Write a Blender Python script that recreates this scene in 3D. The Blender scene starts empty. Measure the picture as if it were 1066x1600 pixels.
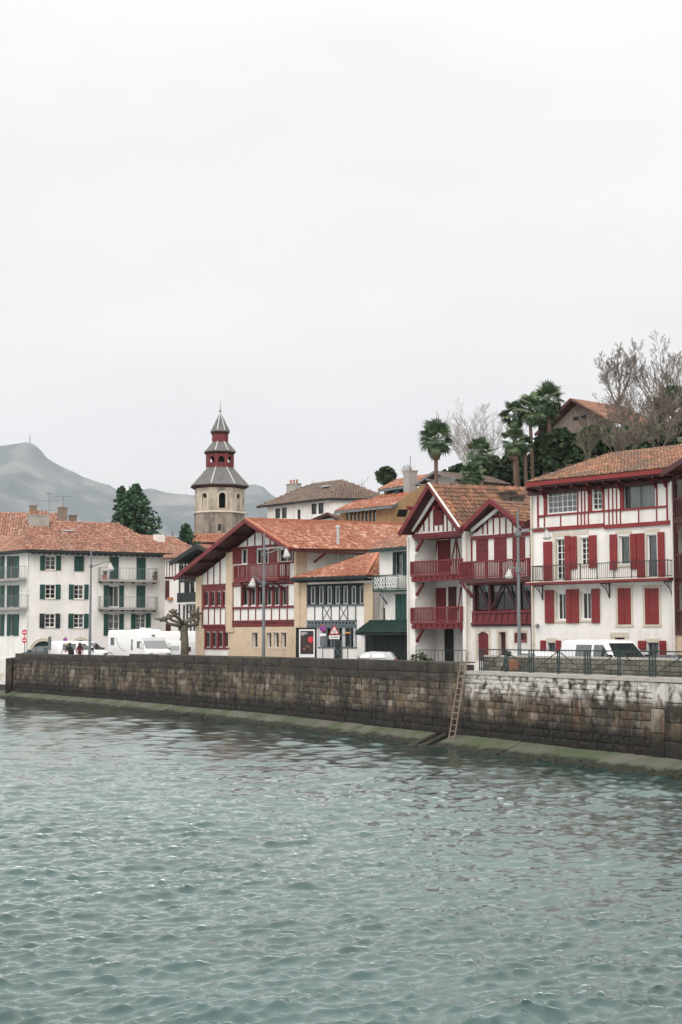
import bpy, math, random
import numpy as np
from mathutils import Vector, Matrix, Quaternion
from mathutils.geometry import tessellate_polygon
from mathutils import noise as mnoise

random.seed(7); rng = np.random.default_rng(7)
C = bpy.context.scene.collection
SC = bpy.context.scene

# ------------------------------------------------------------------ camera
FPX = 2240.0                       # focal length in photo pixels (about 50 mm)
TILT = math.atan(199.0 / FPX)
CZ = 4.9                           # camera above the water
ct, st = math.cos(TILT), math.sin(TILT)
cam_d = bpy.data.cameras.new('camera'); cam = bpy.data.objects.new('camera', cam_d); C.objects.link(cam)
cam.location = (0, 0, CZ); cam.rotation_euler = (math.pi/2 + TILT, 0, 0)
cam_d.sensor_fit = 'VERTICAL'; cam_d.sensor_height = 36; cam_d.lens = FPX/1600*36
cam_d.clip_start = 0.5; cam_d.clip_end = 30000
SC.camera = cam

# ------------------------------------------------------------------ overcast daylight
SUN_EL, SUN_AZ = math.radians(38), math.radians(192)   # azimuth clockwise from +Y: behind the camera, to the left
w = bpy.data.worlds.new('World'); SC.world = w; w.use_nodes = True
nt = w.node_tree; N = nt.nodes; L = nt.links; N.clear()
out = N.new('ShaderNodeOutputWorld'); bg = N.new('ShaderNodeBackground'); bg.inputs['Strength'].default_value = 0.1
sky = N.new('ShaderNodeTexSky'); sky.sky_type = 'NISHITA'; sky.sun_disc = False
sky.sun_elevation = SUN_EL; sky.sun_rotation = SUN_AZ
tc = N.new('ShaderNodeTexCoord'); sep = N.new('ShaderNodeSeparateXYZ'); L.new(tc.outputs['Generated'], sep.inputs[0])
mp = N.new('ShaderNodeMapping'); mp.inputs['Scale'].default_value = (1.6, 1.6, 5.0); L.new(tc.outputs['Generated'], mp.inputs[0])
nz = N.new('ShaderNodeTexNoise'); nz.inputs['Scale'].default_value = 1.3; nz.inputs['Detail'].default_value = 5; nz.inputs['Roughness'].default_value = .5
L.new(mp.outputs[0], nz.inputs['Vector'])
cr = N.new('ShaderNodeValToRGB'); cr.color_ramp.elements[0].position = .36; cr.color_ramp.elements[0].color = (9.3, 8.93, 8.72, 1)
cr.color_ramp.elements[1].position = .68; cr.color_ramp.elements[1].color = (10.8, 10.3, 10.0, 1); L.new(nz.outputs['Fac'], cr.inputs[0])
mr = N.new('ShaderNodeMapRange'); mr.interpolation_type = 'SMOOTHSTEP'   # an overcast sky is brighter overhead than at the horizon
mr.inputs['From Min'].default_value = .40; mr.inputs['From Max'].default_value = 1.0
mr.inputs['To Min'].default_value = 1.0; mr.inputs['To Max'].default_value = 2.6; L.new(sep.outputs['Z'], mr.inputs['Value'])
vm = N.new('ShaderNodeVectorMath'); vm.operation = 'SCALE'; L.new(cr.outputs[0], vm.inputs[0]); L.new(mr.outputs[0], vm.inputs['Scale'])
mx = N.new('ShaderNodeMix'); mx.data_type = 'RGBA'; mx.inputs['Factor'].default_value = .95
L.new(sky.outputs[0], mx.inputs['A']); L.new(vm.outputs[0], mx.inputs['B']); L.new(mx.outputs['Result'], bg.inputs['Color']); L.new(bg.outputs[0], out.inputs['Surface'])
sl = bpy.data.lights.new('sun', 'SUN'); sl.energy = 1.4; sl.angle = math.radians(40); sl.color = (1, .97, .93)
so = bpy.data.objects.new('sun', sl); C.objects.link(so)
sd = Vector((math.sin(SUN_AZ)*math.cos(SUN_EL), math.cos(SUN_AZ)*math.cos(SUN_EL), math.sin(SUN_EL)))
so.rotation_euler = sd.to_track_quat('Z', 'Y').to_euler(); so.location = (-20, -20, 60)
SC.view_settings.view_transform = 'Standard'; SC.view_settings.look = 'None'
SC.view_settings.exposure = 0.14; SC.view_settings.gamma = 1
try: SC.view_settings.use_curve_mapping = False
except Exception: pass
try:
    SC.cycles.use_denoising = True; SC.cycles.max_bounces = 6; SC.cycles.transparent_max_bounces = 12; SC.cycles.volume_bounces = 0
except Exception: pass

# ------------------------------------------------------------------ photo rays -> places
def ray(px, py):
    xc = (px-533)/FPX; yc = (800-py)/FPX
    return Vector((xc, ct - yc*st, st + yc*ct))
def atY(px, py, Y):
    d = ray(px, py); s = Y/d.y
    return Vector((d.x*s, Y, CZ + d.z*s))
def XY(px, Y, py=999):
    p = atY(px, py, Y); return Vector((p.x, p.y))

# ------------------------------------------------------------------ materials
MATS = {}
def M(name, cols, scale=2.0, rough=.75, bump=0., stretch=(1,1,1), detail=5, metal=0., spec=.4, tone=None, streak=None, fine=None, bscale=None):
    """cols: colours of a ramp driven by noise (tone=None), by a per-piece mesh attribute ('attr') or by the object ('obj')."""
    m = bpy.data.materials.new(name); m.use_nodes = True; t = m.node_tree; n = t.nodes; l = t.links
    b = n['Principled BSDF']; b.inputs['Roughness'].default_value = rough; b.inputs['Metallic'].default_value = metal
    b.inputs['Specular IOR Level'].default_value = spec
    g = n.new('ShaderNodeNewGeometry'); mpn = n.new('ShaderNodeMapping'); mpn.inputs['Scale'].default_value = stretch
    l.new(g.outputs['Position'], mpn.inputs[0])
    nzn = n.new('ShaderNodeTexNoise'); nzn.inputs['Scale'].default_value = scale; nzn.inputs['Detail'].default_value = detail; nzn.inputs['Roughness'].default_value = .6
    l.new(mpn.outputs[0], nzn.inputs['Vector'])
    val = nzn.outputs['Fac']
    if tone:
        if tone == 'attr':
            a = n.new('ShaderNodeAttribute'); a.attribute_name = 'tone'; tv = a.outputs['Fac']
        else:
            a = n.new('ShaderNodeObjectInfo'); tv = a.outputs['Random']
        ma = n.new('ShaderNodeMath'); ma.operation = 'MULTIPLY_ADD'; l.new(val, ma.inputs[0]); ma.inputs[1].default_value = 1.1; ma.inputs[2].default_value = -.55
        mb = n.new('ShaderNodeMath'); mb.operation = 'ADD'; l.new(tv, mb.inputs[0]); l.new(ma.outputs[0], mb.inputs[1]); val = mb.outputs[0]
    r = n.new('ShaderNodeValToRGB'); els = r.color_ramp.elements
    lo, hi = (.0, 1.) if tone else (.3, .72)
    for i, c in enumerate(cols):
        p = lo + (hi-lo)*i/max(1, len(cols)-1)
        e = els[i] if i < 2 else els.new(p)
        e.position = p; e.color = (*c, 1)
    if len(cols) == 1: els[1].color = (*cols[0], 1)
    l.new(val, r.inputs[0]); col = r.outputs[0]
    def mixin(col, c2, sc_, str_, p0, p1, amt):
        q = n.new('ShaderNodeMapping'); q.inputs['Scale'].default_value = str_; l.new(g.outputs['Position'], q.inputs[0])
        z = n.new('ShaderNodeTexNoise'); z.inputs['Scale'].default_value = sc_; z.inputs['Detail'].default_value = 6; z.inputs['Roughness'].default_value = .62; l.new(q.outputs[0], z.inputs['Vector'])
        k = n.new('ShaderNodeMapRange'); k.inputs['From Min'].default_value = p0; k.inputs['From Max'].default_value = p1; k.inputs['To Max'].default_value = amt; l.new(z.outputs['Fac'], k.inputs['Value'])
        x = n.new('ShaderNodeMix'); x.data_type = 'RGBA'; l.new(k.outputs[0], x.inputs['Factor']); l.new(col, x.inputs['A']); x.inputs['B'].default_value = (*c2, 1)
        return x.outputs['Result']
    for sset in (streak or []): col = mixin(col, *sset)
    if fine: col = mixin(col, *fine)
    l.new(col, b.inputs['Base Color'])
    if bump:
        bn = n.new('ShaderNodeBump'); bn.inputs['Strength'].default_value = bump; bn.inputs['Distance'].default_value = .03
        z2 = n.new('ShaderNodeTexNoise'); z2.inputs['Scale'].default_value = bscale or scale*6; z2.inputs['Detail'].default_value = 4; l.new(g.outputs['Position'], z2.inputs['Vector'])
        l.new(z2.outputs['Fac'], bn.inputs['Height']); l.new(bn.outputs[0], b.inputs['Normal'])
    MATS[name] = m; return m

def haze_nodes(): pass
PL = dict(bump=.15, bscale=9)
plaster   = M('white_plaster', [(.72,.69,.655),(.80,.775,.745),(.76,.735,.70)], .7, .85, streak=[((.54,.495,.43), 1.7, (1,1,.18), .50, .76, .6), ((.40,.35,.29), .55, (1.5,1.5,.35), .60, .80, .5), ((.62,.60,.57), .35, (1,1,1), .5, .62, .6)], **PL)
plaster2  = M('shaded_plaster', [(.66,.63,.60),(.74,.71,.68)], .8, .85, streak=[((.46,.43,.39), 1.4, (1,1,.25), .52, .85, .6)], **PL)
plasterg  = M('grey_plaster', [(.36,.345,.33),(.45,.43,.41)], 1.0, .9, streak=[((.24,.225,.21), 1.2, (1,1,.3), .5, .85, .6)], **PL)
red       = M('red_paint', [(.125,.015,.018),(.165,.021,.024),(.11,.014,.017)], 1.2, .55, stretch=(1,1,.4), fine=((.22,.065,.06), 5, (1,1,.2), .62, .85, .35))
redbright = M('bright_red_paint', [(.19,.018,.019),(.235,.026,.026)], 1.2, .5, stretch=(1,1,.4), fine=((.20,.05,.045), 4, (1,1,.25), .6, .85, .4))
reddark   = M('dark_red_stain_and_shade', [(.045,.010,.011),(.07,.013,.014)], 1.5, .55)  # stain of doors and timbers; on the soffit its darkness paints in shade
maroon    = M('maroon_wood_and_shade', [(.055,.016,.017),(.085,.022,.022)], 1.5, .55)  # gallery timber colour; on roof undersides it stands in for shade
green     = M('green_paint', [(.006,.048,.036),(.012,.066,.05)], 1.6, .5, stretch=(1,1,.5), fine=((.05,.13,.10), 6, (1,1,.2), .6, .85, .35))
greendk   = M('dark_green_paint', [(.006,.026,.022),(.010,.04,.033)], 1.5, .5)
greenblk  = M('green_black_timber', [(.010,.016,.017),(.018,.026,.026)], 2, .6)
bluegrey  = M('blue_grey_paint', [(.075,.10,.11),(.11,.14,.15)], 2, .6)
sandstone = M('pale_sandstone', [(.50,.385,.27),(.60,.47,.34),(.55,.425,.305)], 1.1, .85, bump=.2, streak=[((.36,.26,.17), 1.3, (1,1,.6), .55, .8, .6)], fine=((.68,.56,.42), 3.5, (1,1,1), .58, .8, .5))
stonetrim = M('stone_trim', [(.52,.46,.37),(.62,.555,.46)], 1.6, .85, bump=.15, fine=((.40,.34,.26), 3, (1,1,1), .56, .8, .6))
towerst   = M('tower_stone', [(.37,.32,.255),(.52,.455,.365),(.43,.375,.31)], .55, .9, bump=.25, streak=[((.15,.13,.11), .6, (1.4,1.4,.5), .46, .66, .85), ((.60,.53,.43), 1.3, (1,1,1), .58, .8, .5)])
towerlow  = M('weathered_tower_stone', [(.25,.21,.17),(.36,.31,.25)], .7, .9, bump=.3, streak=[((.09,.08,.07), .7, (1.3,1.3,.45), .44, .64, .9), ((.44,.38,.30), 1.6, (1,1,1), .58, .8, .6)])
slate     = M('slate', [(.085,.085,.088),(.125,.12,.115),(.105,.098,.09)], 1.0, .6, bump=.2, fine=((.11,.105,.10), 5, (1,1,3), .5, .75, .6))
zinc      = M('zinc_flashing', [(.40,.42,.43),(.50,.52,.53)], 2, .45)
metalgrey = M('grey_lamp_metal', [(.13,.15,.155),(.17,.19,.195)], 2, .5)
lampwhite = M('lamp_shade_enamel', [(.36,.35,.33),(.44,.43,.41)], 3, .4)
iron      = M('black_iron', [(.02,.022,.025),(.03,.032,.034)], 3, .5)
irongrn   = M('green_black_iron', [(.012,.03,.03),(.02,.042,.04)], 3, .5)
whitepnt  = M('white_paint', [(.74,.73,.70),(.80,.79,.77)], 2, .45)
vanwhite  = M('white_bodywork', [(.78,.78,.78),(.82,.82,.82)], 2, .25, spec=.5)
rubber    = M('tyre_rubber', [(.02,.02,.02),(.028,.028,.028)], 4, .8)
alloy     = M('wheel_alloy', [(.4,.4,.41),(.5,.5,.5)], 4, .35)
silver    = M('silver_bodywork', [(.38,.40,.42),(.44,.46,.48)], 2, .3, spec=.6)
darkcar   = M('dark_bodywork', [(.03,.045,.05),(.045,.06,.065)], 2, .25, spec=.6)
redlens   = M('red_lens', [(.30,.012,.016),(.36,.02,.02)], 3, .3)
brick     = M('weathered_brick', [(.20,.15,.115),(.27,.21,.165)], 2, .9, bump=.3, fine=((.10,.085,.07), 3, (1,1,1), .5, .75, .7))
terracotta= M('terracotta', [(.36,.13,.075),(.45,.18,.10)], 3, .85)
sootbrick = M('sooty_brick', [(.05,.042,.034),(.10,.082,.066)], 3, .95, bump=.4)
concrete  = M('grey_concrete', [(.30,.285,.26),(.38,.36,.33)], 1.2, .9, bump=.2, streak=[((.18,.17,.155), 1.0, (1,1,.3), .5, .8, .6)])
asphalt   = M('asphalt', [(.045,.046,.048),(.062,.062,.063)], 2, .9, bump=.2)
grass     = M('hill_ground', [(.045,.06,.025),(.075,.085,.035),(.06,.05,.03)], .25, .95, bump=.3)
orangew   = M('ochre_panel', [(.36,.22,.11),(.44,.28,.145)], 1.5, .8, fine=((.38,.20,.08), 2, (1,1,.3), .55, .8, .5))
oldwood   = M('weathered_boards', [(.17,.13,.115),(.24,.19,.17),(.14,.11,.10)], 1.5, .9, stretch=(2.5,2.5,.3), bump=.2)
bark      = M('bark', [(.10,.075,.055),(.16,.125,.095)], 4, .95, bump=.4)
barkpale  = M('pale_bark', [(.20,.165,.14),(.28,.235,.20)], 3, .95, bump=.3)
twigbark  = M('twig_bark', [(.125,.102,.082),(.20,.168,.138)], 3, .95)
planebark = M('plane_bark', [(.095,.084,.06),(.16,.143,.105),(.065,.058,.045)], 3, .95, bump=.4)
palmbark  = M('palm_bark', [(.095,.06,.045),(.15,.095,.07)], 5, .95, bump=.5, stretch=(1,1,3))
leafdark  = M('evergreen_leaf', [(.018,.036,.016),(.036,.066,.03),(.062,.092,.042)], 1.6, .75, tone='attr', spec=.2)
leafmid   = M('conifer_leaf', [(.025,.06,.032),(.045,.098,.05),(.07,.13,.065)], 1.6, .75, tone='attr', spec=.2)
leafolive = M('olive_leaf', [(.05,.07,.035),(.085,.10,.055)], 1.6, .8, tone='attr', spec=.2)
twigleaf  = M('dry_twig', [(.13,.10,.07),(.22,.17,.12)], 2, .9, tone='attr')
frondmat  = M('palm_leaf', [(.025,.06,.025),(.06,.11,.045),(.11,.155,.07)], 1.5, .55, tone='obj')
deadfrond = M('dead_palm_leaf', [(.13,.08,.055),(.20,.125,.09)], 3, .9)
skin      = M('skin', [(.50,.30,.22),(.55,.34,.25)], 8, .6)
hair_pale = M('fair_hair', [(.42,.33,.22),(.50,.40,.28)], 9, .7)
hair_dark = M('dark_hair', [(.02,.014,.012),(.035,.025,.02)], 9, .6)
cloth_blk = M('black_cloth', [(.012,.013,.016),(.022,.023,.026)], 6, .9)
cloth_red = M('dark_red_cloth', [(.09,.012,.018),(.13,.02,.026)], 6, .9)
cloth_gry = M('grey_cloth', [(.06,.063,.068),(.085,.088,.092)], 6, .9)
cloth_blu = M('navy_denim', [(.018,.024,.042),(.028,.036,.06)], 6, .9)
cloth_tan = M('tan_canvas', [(.20,.10,.058),(.25,.13,.075)], 5, .85)
signred   = M('sign_red', [(.50,.02,.035),(.56,.03,.045)], 3, .4)
signwhite = M('sign_white', [(.74,.73,.72),(.78,.77,.76)], 3, .4)
signblue  = M('sign_blue', [(.07,.05,.30),(.09,.07,.36)], 3, .4)
signback  = M('sign_back_grey', [(.10,.115,.125),(.14,.155,.165)], 3, .5)
orange    = M('orange_plastic', [(.60,.25,.06),(.66,.30,.08)], 3, .4)
bluecloth = M('blue_tarp', [(.10,.30,.42),(.14,.36,.48)], 3, .5)
curtainm  = M('curtain_cloth', [(.42,.43,.43),(.58,.58,.57)], 5, .9, stretch=(1.6,1.6,.1))
blackmat  = M('deep_dark', [(.012,.012,.013),(.016,.016,.016)], 2, .8)
ladderm   = M('galvanised_ladder', [(.22,.17,.125),(.30,.235,.18)], 4, .6, fine=((.26,.12,.06), 6, (1,1,1), .55, .8, .7))
# roof tiles: tone per tile
def tiles(name, cols, fine): return M(name, cols, .5, .85, tone='attr', fine=fine)
tile_salmon = tiles('salmon_roof_tile', [(.20,.073,.042),(.30,.108,.060),(.34,.138,.08),(.41,.205,.135),(.57,.40,.29)], ((.22,.105,.075), .9, (1,1,1), .5, .72, .6))
tile_brown  = tiles('brown_roof_tile', [(.11,.075,.055),(.19,.115,.08),(.27,.14,.085),(.36,.16,.085),(.42,.27,.18)], ((.13,.10,.08), .45, (1,1,1), .46, .62, .75))
tile_old    = tiles('old_pink_roof_tile', [(.15,.09,.068),(.25,.12,.08),(.32,.15,.10),(.38,.20,.14),(.48,.33,.25)], ((.17,.12,.095), .5, (1,1,1), .48, .7, .7))
tile_orange = tiles('mossy_orange_roof_tile', [(.10,.058,.038),(.19,.088,.052),(.27,.122,.068),(.34,.17,.10)], ((.085,.062,.04), .9, (1,1,1), .42, .62, .75))
tile_grey   = tiles('grey_brown_roof_tile', [(.11,.085,.07),(.16,.12,.095),(.20,.145,.11)], ((.10,.085,.07), .8, (1,1,1), .5, .7, .6))
roofbase    = M('roof_under_tile', [(.09,.045,.03),(.14,.07,.045)], 2, .9)

def glass_mat():
    m = bpy.data.materials.new('window_glass'); m.use_nodes = True; t = m.node_tree; n = t.nodes; l = t.links; n.clear()
    o = n.new('ShaderNodeOutputMaterial'); x = n.new('ShaderNodeMixShader'); f = n.new('ShaderNodeFresnel'); f.inputs['IOR'].default_value = 1.6
    a = n.new('ShaderNodeBsdfTransparent'); a.inputs[0].default_value = (.72,.76,.76,1); g = n.new('ShaderNodeBsdfGlossy'); g.inputs['Roughness'].default_value = .03
    l.new(f.outputs[0], x.inputs[0]); l.new(a.outputs[0], x.inputs[1]); l.new(g.outputs[0], x.inputs[2]); l.new(x.outputs[0], o.inputs[0]); return m
glass = glass_mat()
carglass = M('tinted_car_glass', [(.018,.026,.028),(.026,.034,.036)], 2, .04, spec=.9); carglass.node_tree.nodes['Principled BSDF'].inputs['IOR'].default_value = 1.9

# ------------------------------------------------------------------ object helpers
def props(o, label=None, cat=None, group=None, kind=None):
    if label: o['label'] = label
    if cat: o['category'] = cat
    if group: o['group'] = group
    if kind: o['kind'] = kind
    return o
def thing(name, label, cat, loc=(0,0,0), rz=0, group=None):
    o = bpy.data.objects.new(name, None); o.empty_display_size = .3; C.objects.link(o)
    o.location = loc; o.rotation_euler = (0,0,rz); return props(o, label, cat, group)
def link(name, me, parent=None, kind=None):
    o = bpy.data.objects.new(name, me); C.objects.link(o)
    if parent is not None: o.parent = parent
    if kind: o['kind'] = kind
    return o

class MB:
    def __init__(s): s.v = []; s.f = []; s.mi = []; s.cur = 0
    def add(s, vs, fs):
        k = len(s.v); s.v += [tuple(v) for v in vs]
        for f in fs: s.f.append(tuple(i+k for i in f)); s.mi.append(s.cur)
    def box(s, x0, x1, y0, y1, z0, z1):
        if x0 > x1: x0, x1 = x1, x0
        if y0 > y1: y0, y1 = y1, y0
        if z0 > z1: z0, z1 = z1, z0
        s.add([(x0,y0,z0),(x1,y0,z0),(x1,y1,z0),(x0,y1,z0),(x0,y0,z1),(x1,y0,z1),(x1,y1,z1),(x0,y1,z1)],
              [(0,3,2,1),(4,5,6,7),(0,1,5,4),(1,2,6,5),(2,3,7,6),(3,0,4,7)]); return s
    def bar(s, p, q, a, b=None, up=(0,0,1)):
        """a square bar from p to q: a wide across, b thick along up"""
        p = Vector(p); q = Vector(q); b = b or a; d = (q-p).normalized(); up = Vector(up)
        if abs(d.dot(up)) > .98: up = Vector((0,1,0))
        x = d.cross(up).normalized()*a/2; y = x.cross(d).normalized()*b/2
        s.add([p-x-y,p+x-y,p+x+y,p-x+y,q-x-y,q+x-y,q+x+y,q-x+y], [(0,3,2,1),(4,5,6,7),(0,1,5,4),(1,2,6,5),(2,3,7,6),(3,0,4,7)]); return s
    def tube(s, pts, rad, seg=8, cap=True):
        pts = [Vector(p) for p in pts]; k = len(s.v); n = len(pts)
        if not hasattr(rad, '__len__'): rad = [rad]*n
        prev = None
        for i, p in enumerate(pts):
            d = (pts[min(i+1,n-1)]-pts[max(i-1,0)]).normalized()
            x = (d.cross(Vector((0,0,1))) if abs(d.z) < .95 else d.cross(Vector((0,1,0)))).normalized() if prev is None else (prev-d*prev.dot(d)).normalized()
            prev = x; y = d.cross(x)
            for j in range(seg):
                a = 2*math.pi*j/seg; s.v.append(tuple(p + (x*math.cos(a)+y*math.sin(a))*rad[i]))
        for i in range(n-1):
            for j in range(seg):
                a = k+i*seg+j; b = k+i*seg+(j+1)%seg; s.f.append((a,b,b+seg,a+seg)); s.mi.append(s.cur)
        if cap:
            s.f.append(tuple(k+j for j in reversed(range(seg)))); s.f.append(tuple(k+(n-1)*seg+j for j in range(seg))); s.mi += [s.cur]*2
        return s
    def lathe(s, prof, c=(0,0,0), seg=12, rot=0, cap=True):
        k = len(s.v); c = Vector(c)
        for r, z in prof:
            for j in range(seg):
                a = rot+2*math.pi*j/seg; s.v.append((c.x+r*math.cos(a), c.y+r*math.sin(a), c.z+z))
        for i in range(len(prof)-1):
            for j in range(seg):
                a = k+i*seg+j; b = k+i*seg+(j+1)%seg; s.f.append((a,b,b+seg,a+seg)); s.mi.append(s.cur)
        if cap:
            s.f.append(tuple(k+j for j in reversed(range(seg)))); s.f.append(tuple(k+(len(prof)-1)*seg+j for j in range(seg))); s.mi += [s.cur]*2
        return s
    def prism(s, poly, y0, y1):
        """poly: (x,z) outline, extruded along y"""
        n = len(poly); k = len(s.v)
        s.v += [(x,y0,z) for x,z in poly] + [(x,y1,z) for x,z in poly]
        s.f.append(tuple(k+i for i in range(n))); s.f.append(tuple(k+n+i for i in reversed(range(n)))); s.mi += [s.cur]*2
        for i in range(n):
            j = (i+1)%n; s.f.append((k+i, k+n+i, k+n+j, k+j)); s.mi.append(s.cur)
        return s
    def poly(s, pts): s.add(pts, [tuple(range(len(pts)))]); return s
    def slab(s, pts, nrm, t):
        """a flat polygon with thickness t against nrm"""
        n = len(pts); q = [Vector(p)-Vector(nrm)*t for p in pts]
        s.add(list(pts)+q, [tuple(range(n)), tuple(n+i for i in reversed(range(n)))] + [(i, n+i, n+(i+1)%n, (i+1)%n) for i in range(n)]); return s
    def build(s, name, mat, parent=None, kind=None, smooth=False, fix=True):
        me = bpy.data.meshes.new(name); me.from_pydata(s.v, [], s.f)
        for m_ in (mat if isinstance(mat, (list, tuple)) else [mat]): me.materials.append(m_)
        me.polygons.foreach_set('material_index', s.mi)
        if fix:
            import bmesh; bm = bmesh.new(); bm.from_mesh(me); bmesh.ops.recalc_face_normals(bm, faces=bm.faces[:]); bm.to_mesh(me); bm.free()
        if smooth: me.polygons.foreach_set('use_smooth', [True]*len(me.polygons))
        me.update(); return link(name, me, parent, kind)

CUBES = {}
def cube_mesh(mat, name):
    k = (mat.name, name)
    if k not in CUBES:
        b = MB(); b.box(-.5,.5,-.5,.5,-.5,.5); me = bpy.data.meshes.new(name); me.from_pydata(b.v, [], b.f); me.materials.append(mat); me.update(); CUBES[k] = me
    return CUBES[k]
def piece(name, mat, parent, x0, x1, y0, y1, z0, z1):
    """a box-shaped piece that shares one mesh with its likes"""
    o = link(name, cube_mesh(mat, name), parent)
    o.location = ((x0+x1)/2,(y0+y1)/2,(z0+z1)/2); o.scale = (abs(x1-x0),abs(y1-y0),abs(z1-z0)); return o
def stick(name, mat, parent, p, q, across, thick, up=(0,1,0)):
    p = Vector(p); q = Vector(q); d = q-p; x = d.normalized(); y = Vector(up); y = (y-x*y.dot(x)).normalized(); z = x.cross(y)
    o = link(name, cube_mesh(mat, name), parent)
    m = Matrix((x,y,z)).transposed(); o.rotation_mode = 'QUATERNION'; o.rotation_quaternion = m.to_quaternion()
    o.location = (p+q)/2; o.scale = (d.length, thick, across); return o

def tile_mesh(poly3, name, mat, parent, pitch=.22, expo=.33, h=.075, seed=0, jitter=.02):
    """barrel tiles laid in rows over a flat roof polygon whose first two points are the eave"""
    r = np.random.default_rng(seed); P = [Vector(p) for p in poly3]
    e = (P[1]-P[0]).normalized(); nr = e.cross(P[-1]-P[0]).normalized()
    if nr.z < 0: nr = -nr
    v = nr.cross(e)
    if v.z < 0: v = -v
    P = [p - nr*(p-P[0]).dot(nr) for p in P]
    uv = np.array([[(p-P[0]).dot(e), (p-P[0]).dot(v)] for p in P])
    U = np.arange(uv[:,0].min()-pitch, uv[:,0].max()+pitch, pitch); V = np.arange(-.06, uv[:,1].max(), expo)
    uu, vv = np.meshgrid(U, V); vv = vv + 0; cu = uu.ravel(); cv = vv.ravel()
    tv = cv + expo*.5; ins = np.zeros(len(cu), bool); n = len(uv); j = n-1
    for i in range(n):
        xi, yi = uv[i]; xj, yj = uv[j]
        c = ((yi > tv) != (yj > tv)) & (cu < (xj-xi)*(tv-yi)/((yj-yi) if abs(yj-yi) > 1e-9 else 1e-9)+xi); ins ^= c; j = i
    cu = cu[ins]; cv = cv[ins]; k = len(cu)
    if k:
        cu = cu + r.normal(0, jitter*.6, k); cv = cv + r.normal(0, jitter, k)
        cs = np.array([-.5,-.32,0,.32,.5])*pitch*.98; hz = np.array([0,.72,1,.72,0])*h
        sk = r.normal(0, .02, k)
        vs = np.zeros((k, 10, 3)); 
        for q in range(5):
            vs[:,q,0] = cu+cs[q]; vs[:,q,1] = cv; vs[:,q,2] = hz[q]+.035+r.normal(0,.006,k)
            vs[:,q+5,0] = cu+cs[q]*.82+sk; vs[:,q+5,1] = cv+expo*1.12; vs[:,q+5,2] = hz[q]*.8+.006
        E = np.array(e); Vv = np.array(v); Nn = np.array(nr); O = np.array(P[0])
        W = O + vs[...,0:1]*E + vs[...,1:2]*Vv + vs[...,2:3]*Nn
        base = np.arange(k)[:,None,None]*10
        quads = (base + np.array([[0,1,6,5],[1,2,7,6],[2,3,8,7],[3,4,9,8]])[None]).reshape(-1,4)
        caps = (np.arange(k)[:,None]*10 + np.array([[4,3,2,1,0]])).reshape(-1,5)
        me = bpy.data.meshes.new(name); me.from_pydata(W.reshape(-1,3).tolist(), [], quads.tolist()+caps.tolist()); me.materials.append(mat)
        at = me.attributes.new('tone', 'FLOAT', 'POINT'); tn = np.clip(r.beta(2.2,2.2,k), 0, 1)
        at.data.foreach_set('value', np.repeat(tn, 10).astype(np.float32)); me.update()
        link(name, me, parent, 'stuff')
    return P, nr, v

def roof(parent, pts, mat, pitch=.22, expo=.33, seed=0, thick=.12, under=None, h=.075, lay=True):
    """one roof slope: a boarded slab and its tiles; pts local to parent, first two are the eave"""
    P = [Vector(p) for p in pts]; e = (P[1]-P[0]).normalized(); nr = e.cross(P[-1]-P[0]).normalized()
    if nr.z < 0: nr = -nr
    P = [p - nr*(p-P[0]).dot(nr) for p in P]
    b = MB(); b.slab(P, nr, thick); o = b.build('roof', under or roofbase, parent)
    if lay: tile_mesh(pts, 'tile_covering', mat, o, pitch, expo, h, seed)
    return o

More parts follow.
